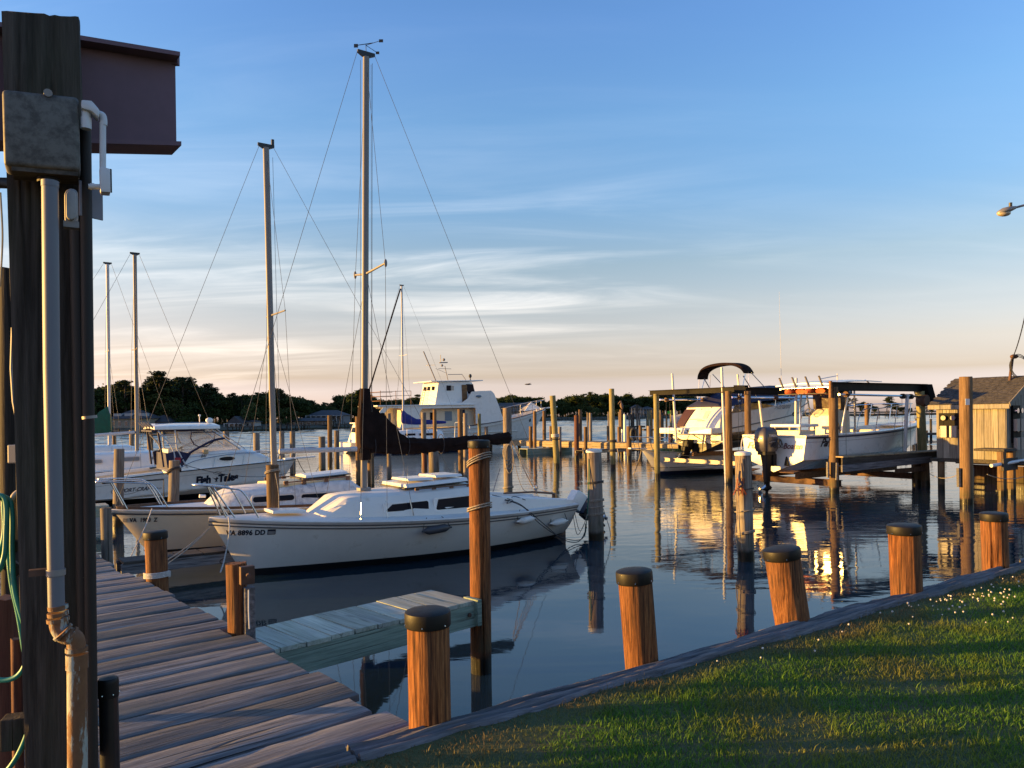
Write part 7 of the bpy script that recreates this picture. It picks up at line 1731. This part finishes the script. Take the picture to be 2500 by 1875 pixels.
mb = MB(); rr = [(4.4, -.9, 1.32), (5.6, -.55, 1.50), (6.8, -.14, 1.56), (7.1, 0, 1.57)]; mb.tube(arc_pts(rr + [(x, -y, z) for x, y, z in reversed(rr[:-1])], 4), .016, 6)
for x, y in ((4.8, .8), (5.5, .56), (6.2, .32), (6.9, .12)):
    for sg in (1, -1): mb.tube([(x - .2, sg * y, hk.zs(x)), (x, sg * y, 1.36 + .09 * (x - 4.6))], .013, 6)
mb.build('bow_rail', M['steel'], dkk)
mb = MB(); mb.loft([[(x, y, z) for y, z in ((-w, hk.zs(x) - .02), (w, hk.zs(x) - .02), (w * .6, hk.zs(x) + t), (-w * .6, hk.zs(x) + t))] for x, w, t in ((5.9, .12, .02), (5.3, .4, .14), (4.6, .5, .16), (4.2, .4, .05))]); mb.build('bow_cover', M['green_cover'], dkk, smooth=40)
# ------------------------------------------------------------------ ropes between piles and boats
def rope(name, label, pts, r=.009, mat='rope', sag=None, group=None):
    mb = MB()
    for q in (pts if isinstance(pts[0], list) else [pts]):
        mb.tube(cat_pts(q[0], q[1], sag, 14) if sag is not None and len(q) == 2 else arc_pts(q, 5), r, 6)
    return tag(mb.build(name, M[mat], smooth=70), label, 'rope', group)
def wraps(key, z, n, label, mat='rope', r=.009, tilt=.05, pitch=.022, tail=None, rad=1.05):
    pb, pt, rr_, d = PILES[key]; pts = []
    t = (z - pb.z) / (pt.z - pb.z); c = pb.lerp(pt, t)
    for i in range(n * 20 + 1):
        a = 2 * pi * i / 20; q = rr_ * rad + r
        pts.append(c + Vector((q * cos(a), q * sin(a), tilt * cos(a + .6) + pitch * i / 20 - pitch * n / 2)))
    mb = MB(); mb.tube(pts, r, 6)
    if tail:
        for tl in tail: mb.tube(arc_pts(tl, 5), r, 6)
    return tag(mb.build('rope_wrap', M[mat], smooth=70), label, 'rope')
dD = PILES['D'][3]
zD = lambda py: P(1170, py, dD).z
wraps('D', zD(1124), 3, 'pale rope wrapped slanting near the top of the tall roped pile', tilt=.05, r=.007); wraps('D', zD(1239), 2, 'second pale rope wrapped lower round the tall roped pile', tilt=.03, r=.008)
wraps('A', U(380, 1412, .95).z + .0, 4, 'white line wound round the foot of the short dock pile', 'rope_white', .007, .004, .014)
dN = PILES['N_front'][3]; wraps('N_front', P(666, 1152, dN).z, 2, 'rope looped round the top of the lit pile by the cream cabin', tilt=.03, tail=[[P(672, 1155, dN - .14), P(680, 1200, dN - .14), P(681, 1245, dN - .16)]])
dI = PILES['I'][3]
for py, n, mt in ((1178, 2, 'rope_dark'), (1222, 2, 'rope'), (1238, 1, 'rope'), (1255, 2, 'rope')): wraps('I', P(1452, py, dI).z, n, {1178: 'dark rope band below the white cap of the grey pile', 1222: 'pale rope band on the grey pile by the outboard', 1238: 'thin middle rope band on the grey pile by the outboard', 1255: 'lowest pale rope band on the grey pile by the outboard'}[py], mt, .009, .02)
dJ = PILES['J'][3]
wraps('J', P(1815, 1195, dJ).z, 1, 'dark rope ring on the weathered grey pile in open water', 'rope_dark', .01, .02); wraps('J', P(1817, 1247, dJ).z, 1, 'pale rope ring on the weathered grey pile in open water', 'rope', .01, .02); wraps('J', P(1818, 1300, dJ).z, 2, 'lower pale rope ring with a knot on the weathered grey pile', 'rope', .011, .03)
mb = MB(); R = random.Random(5)
for k in range(12):
    x = 1808 + R.uniform(-9, 10); mb.tube(arc_pts([P(x, 1174 + R.uniform(-8, 4), dJ - .14), P(x - 3 + R.uniform(-4, 4), 1190, dJ - .155), P(x - 2 + R.uniform(-8, 8), 1200 + R.uniform(0, 12), dJ - .15)], 4), .006, 5)
tag(mb.build('frayed_rope', M['orange']), 'frayed orange rope tuft on the weathered grey pile', 'rope')
rope('rope', 'loose rope hanging down the left side of the weathered grey pile', [[P(1800, 1130, dJ - .12), P(1796, 1200, dJ - .14), P(1800, 1260, dJ - .14), P(1796, 1300, dJ - .15), P(1802, 1360, dJ - .13)], [P(1806, 1120, dJ - .13), P(1802, 1190, dJ - .15), P(1806, 1290, dJ - .14), P(1812, 1340, dJ - .15)]], .007, 'rope')
mb = MB(); mb.tube(arc_pts([P(1806, 1150, dJ - .14), P(1805, 1170, dJ - .16), P(1812, 1182, dJ - .16), P(1804, 1190, dJ - .15)], 4), [.02] * 16, 6); tag(mb.build('blue_cloth', M['navy']), 'dark blue cloth strip tied to the weathered grey pile', 'cloth')
dm_ = PILES['mid'][3]
rope('rope_coil', 'pale coil of rope hanging on the tall grey pile at the boom end', [[P(1238 + 10 * cos(a) + k * 2, 1105 + (20 + 5 * k) * sin(a) + 5 * k, dm_ - .16 - .01 * k) for a in [2 * pi * i / 14 + .3 for i in range(15)]] for k in range(4)], .014, 'rope')
wraps('mid', P(1241, 1190, dm_).z, 2, 'rope band low on the tall grey pile at the boom end', 'rope', .012, .02)
dp21 = PILES['p21'][3]; wraps('p21', P(425, 1150, dp21).z, 2, 'dark rope collar slung round the wide-topped grey pile', 'rope_dark', .014, .07, .03)
rope('mooring_line', 'pale mooring line from the bow rail of the cream sailboat down into the water', [P(371, 1242, 12.9), P(355, 1285, 12.6), P(336, 1325, 12.4), P(318, 1362, 12.2)], .009, 'rope_white')
rope('mooring_line', 'white mooring line from the near sailboat bow down to the water', [P(558, 1262, 11.2), P(560, 1300, 11.1), P(548, 1365, 11.0), P(538, 1398, 10.9)], .011, 'rope_white')
rope('mooring_line', 'pair of bow lines slanting from the near sailboat to the short dock pile', [[P(508, 1290, 11.6), P(400, 1372, 7.5)], [P(514, 1286, 11.6), P(404, 1380, 7.5)]], .007, 'rope', .03)
rope('mooring_line', 'dark line from the wide-topped pile across the hardtop boat hull to its bow', [P(438, 1131, dp21), P(720, 1150, 26)], .008, 'rope_dark', .25)
rope('mooring_line', 'line sagging from the hardtop boat bow to the flat-topped grey pile', [P(725, 1118, 26), P(778, 1140, 33)], .012, 'rope_dark', .5)
rope('mooring_line', 'dark line from the tall roped pile top back to the boom of the near sailboat', [P(1246, 1068, 15.4), P(1290, 1170, 15.2), P(1320, 1220, 15.0)], .006, 'rope')
rope('mooring_line', 'green line hanging beside the grey pile near the outboard', [[P(1437, 1120, dI - .1), P(1436, 1200, dI - .12), P(1434, 1250, dI - .1), P(1430, 1300, dI - .05)], [P(1440, 1125, dI - .1), P(1437, 1220, dI - .15), P(1428, 1310, dI - .02)]], .007, 'rope_green')
rope('mooring_line', 'tangled stern lines between the near sailboat and the grey pile', [[S1.w(.05, .75, .72), P(1415, 1296, dI - .1), P(1433, 1262, dI - .12)], [S1.w(.05, .70, .74), P(1408, 1303, dI - .15), P(1424, 1284, dI - .15), P(1434, 1255, dI - .14)], [P(1472, 1240, dI - .05), P(1488, 1290, dI), P(1490, 1312, dI)]], .007, 'rope')
rope('mooring_line', 'blue line from the tall grey pile down to the near sailboat cockpit', [P(1221, 1143, dm_ - .1), P(1200, 1213, 15.8)], .008, 'navy', .0)
rope('mooring_line', 'pale line looping from the stout black-topped pile to the skiff bow', [P(1507, 1095, 33), P(1566, 1098, 30)], .016, 'rope', 1.15)
rope('mooring_line', 'pale line sagging between the short piles and the tall signed pile', [P(2268, 1155, 24.4), P(2336, 1160, 19.8)], .009, 'rope', .12)
rope('mooring_line', 'pale line sagging along the quay wall right of the tall signed pile', [P(2410, 1158, 21.2), P(2510, 1160, 21.6)], .012, 'rope', .12)
# pale band on the tall greenish pile, tyre, perched bird, flying bird
dK = PILES['K'][3]; wraps('K', P(1354, 1064, dK).z, 4, 'pale band round the tall greenish pile', 'rope_white', .022, .0, .04); wraps('K', P(1354, 1072, dK).z, 1, 'dark band under the pale band of the tall greenish pile', 'rope_dark', .03, 0)
dLp = PILES['L'][3]; wraps('L', P(1495, 1077, dLp).z, 2, 'upper dark strap round the tallest greenish pile', 'rope_dark', .03, 0, .05); wraps('L', P(1495, 1100, dLp).z, 2, 'lower dark strap round the tallest greenish pile', 'rope_dark', .03, 0, .05)
c = P(1547, 1060, 41.2); mb = MB(); mb.tube([c + Vector((cos(a) * .24 * .55, .1 * sin(a) * 0, sin(a) * .30)) for a in [2 * pi * i / 20 for i in range(21)]], .09, 10); tag(mb.build('tyre', M['rubber'], smooth=60), 'black tyre fender hanging on the stout black-topped pile', 'tyre')
c = P(1517.5, 1000, 62)
mb = MB(); mb.tube([c + Vector(v) for v in ((.12, 0, .02), (.08, 0, .10), (.02, 0, .26), (-.02, 0, .42), (-.02, 0, .52), (-.03, 0, .60), (-.05, 0, .66), (-.10, 0, .66), (-.24, 0, .52), (-.30, 0, .44))], [.02, .10, .15, .13, .07, .05, .075, .06, .03, .006], 10)
tag(mb.build('pelican', plain('brown_feathers', (.20, .13, .10), .8, var=.2), smooth=70), 'brown water bird perched on the reddish pile', 'bird')
c = P(1289, 939, 120)
mb = MB(); mb.tube([c + Vector(v) for v in ((-.55, 0, .02), (-.35, 0, .05), (0, 0, .05), (.3, 0, .02), (.6, 0, 0))], [.01, .09, .12, .07, .01], 8)
mb.prism([c + Vector(v) for v in ((-.2, 0, .1), (.15, 0, .1), (.5, -.9, .18), (.35, -1.0, .18))], (0, 0, .02)); mb.prism([c + Vector(v) for v in ((-.2, 0, .1), (.15, 0, .1), (.6, .9, .14), (.4, 1.0, .14))], (0, 0, .02)); tag(mb.build('gull', plain('dark_gull', (.12, .11, .11), .8)), 'tiny dark bird flying above the creek right of the trawler', 'bird')
# ================================================================== FAR SHORE: TREES AND HOUSES
def leaf_mat(name, a, b_, c):
    nb = NB(name); oi = nb.n('ShaderNodeObjectInfo'); n1 = nb.noise(nb.coord('Object', (1, 1, 1)), .55, 3); n2 = nb.noise(nb.coord('Object', (1, 1, 1)), 4.0, 2)
    col = nb.mix(n2, a, b_); col = nb.mix(nb.rng(n1, .45, .65), col, c); nb.set(Base_Color=col, Roughness=.8); nb.p.inputs['Specular IOR Level'].default_value = .15
    return nb.m
LEAF = [leaf_mat('pine_needles', (.014, .024, .009), (.028, .042, .014), (.034, .044, .018)), leaf_mat('broad_leaves', (.016, .030, .008), (.036, .058, .014), (.045, .060, .016)), leaf_mat('pale_leaves', (.030, .050, .014), (.06, .085, .026), (.05, .075, .02))]
BARK = plain('tree_bark', (.07, .05, .038), .9, var=.25, scale=3)
def leaf_cloud(blobs, n, size, seed, flat=1.0):
    R = np.random.default_rng(seed); wts = np.array([b_[3] * b_[4] for b_ in blobs]); wts = wts / wts.sum(); k = R.choice(len(blobs), n, p=wts)
    B = np.array(blobs)[k]; d = R.normal(size=(n, 3)); d /= np.linalg.norm(d, axis=1)[:, None]
    rad = R.random(n)[:, None] ** .45
    c = B[:, :3] + d * rad * np.stack([B[:, 3], B[:, 3], B[:, 4]], 1) * (1 + .25 * R.normal(size=(n, 1)) * .5)
    a = R.normal(size=(n, 3)); a /= np.linalg.norm(a, axis=1)[:, None]; b2 = np.cross(a, R.normal(size=(n, 3))); b2 /= np.linalg.norm(b2, axis=1)[:, None]
    s_ = size * R.uniform(.5, 1.3, (n, 1)); a = a * s_; b2 = b2 * s_ * .75; a[:, 2] *= flat; b2[:, 2] *= flat
    co = np.stack([c - a, c + b2 * .9, c + a, c - b2], 1).reshape(-1, 3); i = np.arange(n)[:, None] * 4
    return co, i + np.array([[0, 1, 2, 3]])
def tree_proto(kind, seed):
    R = random.Random(seed); blobs = []; tr_ = MB()
    if kind == 'pine':
        H_ = 1.0; tr_.tube([(0, 0, -.02), (.01, .0, .4), (R.uniform(-.02, .02), 0, .8), (R.uniform(-.03, .03), 0, .97)], [.02, .016, .010, .003], 7)
        for k in range(15):
            z = .42 + .54 * (k / 14) + R.uniform(-.02, .02); a = R.uniform(0, 2 * pi); q = R.uniform(.06, .21) * (1.15 - .75 * max(0, z - .62) / .4); x, y = cos(a) * q, sin(a) * q
            tr_.tube([(0, 0, z - .04), (x * .6, y * .6, z - .01), (x, y, z)], [.006, .005, .003], 5); r = R.uniform(.07, .13); blobs.append((x, y, z + .01, r, r * .42))
        blobs.append((0, 0, .97, .07, .04))
        co, q = leaf_cloud(blobs, 2200, .022, seed, .6); li = 0
    elif kind == 'round':
        tr_.tube([(0, 0, -.02), (.01, 0, .25), (0, .01, .55), (.02, 0, .8)], [.026, .02, .013, .004], 7)
        for k in range(13):
            a = R.uniform(0, 2 * pi); z = R.uniform(.30, .86); q = R.uniform(.05, .27) * sqrt(max(.1, 1 - ((z - .52) / .48) ** 2)); x, y = cos(a) * q, sin(a) * q
            tr_.tube([(0, 0, max(.15, z - .2)), (x * .5, y * .5, z - .08), (x, y, z)], [.008, .006, .003], 5); r = R.uniform(.10, .19); blobs.append((x, y, z, r, r * .75))
        co, q = leaf_cloud(blobs, 2600, .028, seed, 1); li = 1
    else:
        for k in range(4): a = k * 1.6; tr_.tube([(0, 0, -.02), (cos(a) * .06, sin(a) * .06, .3), (cos(a) * .15, sin(a) * .15, .7)], [.018, .012, .003], 5)
        for k in range(10):
            a = R.uniform(0, 2 * pi); z = R.uniform(.15, .8); q = R.uniform(.05, .36); r = R.uniform(.16, .26); blobs.append((cos(a) * q, sin(a) * q, z, r, r * .8))
        co, q = leaf_cloud(blobs, 1500, .032, seed, 1); li = 2 if kind == 'pale' else 1
    me = fast_mesh('crown', co, q, np.zeros((0, 3), int), LEAF[li]); cm_ = me.data; bpy.data.objects.remove(me)
    t = tr_.build('trunk', BARK); tm_ = t.data; bpy.data.objects.remove(t)
    return cm_, tm_
PROTO = {'pine': [tree_proto('pine', s_) for s_ in (1, 2, 3, 4)], 'round': [tree_proto('round', s_) for s_ in (11, 12, 13, 14)], 'bush': [tree_proto('bush', s_) for s_ in (21, 22)], 'pale': [tree_proto('pale', 31)]}
def tree(kind, p, hgt, width, label, group, R=random):
    cm_, tm_ = R.choice(PROTO[kind]); nm = {'pine': 'pine_tree', 'round': 'tree', 'bush': 'bush', 'pale': 'tree'}[kind]
    o = thing(nm, label, 'bush' if kind == 'bush' else 'tree', p, R.uniform(0, 6.28), group)
    for nm2, me in (('trunk', tm_), ('crown', cm_)):
        c = bpy.data.objects.new(nm2, me); COL.objects.link(c); c.parent = o; c.scale = (hgt * width, hgt * width, hgt)
    return o
RT = random.Random(11)
def profile(px):
    """treeline height in the photograph (pixel row)"""
    pts = [(-300, 915), (200, 945), (255, 940), (290, 932), (310, 938), (345, 945), (360, 925), (385, 912), (405, 925), (440, 925), (470, 945), (490, 940), (520, 960), (580, 963), (610, 962), (632, 948), (665, 945), (695, 955), (730, 965), (760, 985), (790, 982), (815, 972), (840, 955), (868, 945), (890, 962), (920, 975), (960, 972), (1000, 965), (1060, 968), (1120, 972), (1180, 972), (1220, 962), (1260, 960), (1300, 965), (1320, 975), (1345, 970), (1372, 968), (1400, 962), (1430, 958), (1465, 955), (1490, 956), (1510, 958), (1535, 968), (1560, 957), (1585, 963), (1620, 955), (1660, 960), (1720, 970), (1900, 985), (2000, 988), (2130, 990)]
    for a, b_ in zip(pts, pts[1:]):
        if a[0] <= px <= b_[0]: return a[1] + (b_[1] - a[1]) * (px - a[0]) / (b_[0] - a[0])
    return 990
def plant(px, back, kind, k=1.0, width=1.0, top=None, label=None, group=None, sink=0):
    s0 = shore_pt(px); dr = Vector((s0.x, s0.y, 0)).normalized(); p = s0 + dr * back; p.z = 1.0
    ztop = P(px, top if top is not None else profile(px), p.y).z; hgt = max((ztop - p.z) * k, 2.0)
    seg = [w for q, w in ((258, 'beside the dark post'), (350, 'around the dormered house'), (420, 'left of the hardtop boat'), (640, 'above the hardtop boat'), (880, 'between the two near masts'), (1060, 'left of the trawler wheelhouse'), (1260, 'behind the trawler bow'), (1480, 'right of the trawler bow'), (9999, 'behind the boat lifts')) if px < q][0]
    lab = label or {'pine': 'tall dark pine in the far treeline ' + seg, 'round': 'dark leafy tree in the far treeline ' + seg, 'bush': 'dark bush on the far shore ' + seg, 'pale': 'paler green tree on the far shore ' + seg}[kind]
    return tree(kind, p, hgt, width, lab, group or {'pine': 'pines ', 'round': 'leafy trees ', 'bush': 'bushes ', 'pale': 'pale trees '}[kind] + seg, RT)
px = -280
while px < 1740:
    step = 8 if px < 1000 else 7; px += step * RT.uniform(.7, 1.3)
    if px < 190 and RT.random() < .5: continue
    d0 = 26 if px < 1000 else 45
    kind = 'pine' if RT.random() < (.35 if px < 620 else .12) else 'round'
    plant(px, d0 + RT.uniform(0, 25), kind, RT.uniform(.9, 1.03) if kind == 'pine' else RT.uniform(.86, 1.03), (RT.uniform(.9, 1.1) if kind == 'pine' else RT.uniform(1.15, 1.5)))
px = 190
while px < 1740:
    px += 10 * RT.uniform(.8, 1.2); plant(px, (75 if px < 1000 else 110) + RT.uniform(-8, 8), 'round', RT.uniform(.88, .97), RT.uniform(1.3, 1.6))
px = -250
while px < 1720:
    px += 22 * RT.uniform(.6, 1.4); d0 = 20 if px < 1000 else 34
    if any(a < px < b_ for a, b_ in ((255, 402), (535, 625), (735, 850), (1205, 1310), (1530, 1610))): continue
    plant(px, d0 + RT.uniform(-6, 6), 'bush' if RT.random() < .6 else 'round', RT.uniform(.35, .7), 1.25)
for px, top, lab in ((294, 930, 'tall open-crowned pine above the gabled house, left of the taller twin pines'), (380, 908, 'tallest flat-topped pine rising above the far-left treeline'), (432, 922, 'broad dark pine just right of the tallest flat-topped pine'), (492, 938, 'round-topped pine above the hardtop boat')):
    plant(px, 24, 'pine', 1.0, 1.35, top, lab, 'landmark pines above the left treeline')
for px, top, lab in ((595, 985, 'paler green rounded tree behind the little white porch house'), (310, 1028, 'small round ornamental tree in front of the gabled house'), (1440, 995, 'pale green tree low on the far shore behind the creek piles')):
    plant(px, 12, 'pale', 1.0, 1.5, top, lab, 'pale trees along the far shore')
px = 2065
for px, top, w, k in ((2072, 972, 1.1, 'pine'), (2090, 972, 1.2, 'pine'), (2105, 980, 1.2, 'round'), (2120, 984, 1.3, 'round'), (2135, 988, 1.3, 'round'), (2165, 972, 1.5, 'pine'), (2178, 969, 1.6, 'pine'), (2190, 980, 1.6, 'round'), (2205, 990, 1.5, 'round'), (2240, 992, 1.4, 'pine'), (2222, 994, 1.4, 'round'), (2275, 992, 1.4, 'round'), (2262, 993, 1.4, 'pine')):
    d = 420; p = P(px, 1004, d); p.z = .8
    t_ = tree(k, p, P(px, top, d).z - .8, w, 'tree on the low far point beyond the centre console boat', 'trees on the far point', RT)
mb = MB(); a, b_ = P(2040, 1004, 400), P(2420, 1001, 430)
mb.prism([Vector((a.x, a.y, -.5)), Vector((b_.x, b_.y, -.5)), Vector((b_.x, b_.y + 60, -.5)), Vector((a.x, a.y + 60, -.5))], (0, 0, 1.5)); structure(mb, 'far_point', bpy.data.materials['shore_ground'])
# ---- houses
PANE = plain('dark_house_glass', (.02, .025, .035), .1, spec=.8)
wallm = {k: plain('house_wall_' + k, c, .8, var=.05, scale=.5) for k, c in (('cream', (.26, .23, .18)), ('grey', (.15, .16, .18)), ('white', (.34, .34, .35)), ('tan', (.16, .13, .10)))}
roofm = plain('dark_slate_roof', (.055, .055, .065), .8, var=.2, scale=1.5)
def house(label, px0, px1, ytop, yeave, ybase, back, wall, dormers=0, porch=False, floors=1, nwin=4, gable=False, cat='house', depth=8):
    pm = (px0 + px1) / 2; s0 = shore_pt(pm); d = s0.y + back; a = P(px0, ybase, d); b_ = P(px1, ybase, d); z0 = .6; ze = P(pm, yeave, d).z; zr = P(pm, ytop, d).z; L = b_.x - a.x
    o = thing('house', label, cat, (a.x, d, z0)); he, hr = ze - z0, zr - z0
    mb = MB(); mb.box((L / 2, depth / 2, he / 2), (L, depth, he)); w_ = mb.build('wall', wallm[wall], o)
    mb = MB()
    if gable: mb.prism([(-.3, -.4, he - .1), (L + .3, -.4, he - .1), (L / 2, -.4, hr)], (0, depth + .8, 0))
    else: mb.prism([(-.4, -.5, he - .05), (-.4, depth + .5, he - .05), (depth * .25, depth / 2, hr)], (.01, 0, 0)); mb = MB(); mb.add([(-.4, -.5, he), (L + .4, -.5, he), (L + .4, depth + .5, he), (-.4, depth + .5, he), (depth * .3, depth / 2, hr), (L - depth * .3, depth / 2, hr)], [(0, 1, 5, 4), (1, 2, 5), (2, 3, 4, 5), (3, 0, 4), (3, 2, 1, 0)])
    rf = mb.build('roof', roofm, o)
    fh = he / floors
    for f_ in range(floors):
        for k in range(nwin):
            x = L * (k + .5) / nwin; mb = MB(); mb.box((x, -.03, fh * (f_ + .55)), (L / nwin * .5, .08, fh * .5)); fr_ = mb.build('window_frame', wallm['white'], o)
            mb = MB(); mb.box((x, -.08, fh * (f_ + .55)), (L / nwin * .40, .04, fh * .40)); mb.build('pane', PANE, fr_)
    for k in range(dormers):
        x = L * (k + .5) / dormers; w2 = L / dormers * .36; y0 = .2 * depth * .5
        mb = MB(); mb.box((x, y0 + 1.2, he + .55), (w2 * 2, 2.4, 1.0)); dm_ = mb.build('dormer', wallm['white'], rf)
    if porch:
        for f_ in range(floors):
            mb = MB(); mb.box((L / 2, -1.0, fh * (f_ + 1) - .1), (L + .2, 2.0, .14)); mb.build('balcony_floor', wallm['white'], o)
            for k in range(nwin + 1): mb = MB(); mb.box((L * k / nwin, -1.95, fh * (f_ + .5)), (.16, .16, fh)); mb.build('column', wallm['white'], o)
            if f_: mb = MB(); mb.box((L / 2, -1.95, fh * f_ + .9), (L, .06, .08)); mb.box((L / 2, -1.95, fh * f_ + .5), (L, .06, .06)); mb.build('railing', wallm['white'], o)
    return o, L, he, hr
house('gabled house with a dark roof and white dormers on the left far shore', 268, 350, 1000, 1022, 1052, 9, 'cream', dormers=3, nwin=5)
house('low dark-roofed wing right of the dormered house', 352, 408, 1012, 1030, 1052, 12, 'tan', nwin=3)
house('little white porch house with a steep gable on the far shore', 556, 592, 1016, 1033, 1046, 8, 'white', gable=True, nwin=3, porch=True, depth=5)
house('small white boathouse right of the porch house', 600, 622, 1024, 1030, 1044, 8, 'white', nwin=2, depth=4)
house('long low house with a dark hipped roof behind the second mast', 752, 838, 1001, 1014, 1030, 16, 'grey', nwin=7, porch=True)
house('wide low boathouse on the shore in front of the long low house', 690, 800, 1020, 1028, 1042, 8, 'tan', nwin=6, depth=5)
house('long white three-storey waterfront building with railed balconies behind the trawler bow', 1206, 1303, 983, 991, 1024, 14, 'grey', nwin=12, porch=True, floors=3, cat='apartment building')
house('grey two-storey gabled house with balconies behind the left lift post', 1541, 1570, 988, 996, 1020, 14, 'grey', gable=True, nwin=4, porch=True, floors=2)
house('grey side wing of the gabled balcony house', 1570, 1596, 992, 998, 1020, 15, 'grey', nwin=4, floors=2, porch=True)
# ---- docks along the far shore: clusters of thin posts and a few platforms
def shore_dock(label, px0, px1, yb, d, n, hgt, deck=.9):
    a, b_ = P(px0, yb, d), P(px1, yb, d); o = thing('shore_dock', label, 'dock', (a.x, d, 0)); L = b_.x - a.x; me = None
    mb = MB(); mb.box((L / 2, 0, deck), (L, 1.6, .16)); mb.build('deck', M['dark_wood'], o)
    for k in range(n):
        if me is None: mb = MB(); mb.tube([(0, 0, -.5), (0, 0, hgt)], .10, 6); p = mb.build('post', M['post'], o); me = p.data
        else: p = bpy.data.objects.new('post', me); COL.objects.link(p); p.parent = o
        p.name = 'post'; p.location = (L * (k + RT.uniform(.1, .9)) / n, RT.choice((-.9, .9)), RT.uniform(-.8, .3))
    return o
for i, (a, b_, d, n, lab) in enumerate(((555, 640, 148, 12, 'private dock with thin posts before the porch house'), (655, 760, 158, 16, 'long private dock before the low boathouse'), (765, 850, 172, 12, 'private dock with posts left of the trawler'), (1345, 1410, 322, 14, 'far private dock between the pale-banded pile and the dark red pile'), (1415, 1500, 335, 16, 'far private dock left of the tallest greenish pile'), (1520, 1600, 372, 12, 'far private dock below the gabled balcony house'), (205, 300, 136, 10, 'private dock in front of the dormered house'))):
    yb = PPY - ((a + b_) / 2 - PPX) * .0122; shore_dock(lab, a, b_, yb + CAMH * FPX / d, d, n, 1.5)
shore_dock('long low timber pier far out beyond the bow of the centre console boat', 2078, 2330, 1012, 62, 16, 1.6, .55)
shore_dock('far boat lift platform with sunlit posts behind the creek piles', 1537, 1572, 1040, 76, 4, 3.2, 1.2)
shore_dock('far sunlit dock behind the left lift post', 1570, 1650, 1034, 80, 7, 2.6, .8)
shore_dock('distant pier with thin posts right of the lone pine on the point', 2130, 2300, 1009, 260, 14, 2.6, 1.4)
mb = MB(); p = P(2116, 1006, 58); mb.tube([Vector((p.x, p.y, -.5)), P(2116, 984, 58)], .16, 10); tag(mb.build('piling', M['pile_brown'], smooth=60), 'single sunlit pile far behind the centre console rail', 'piling')
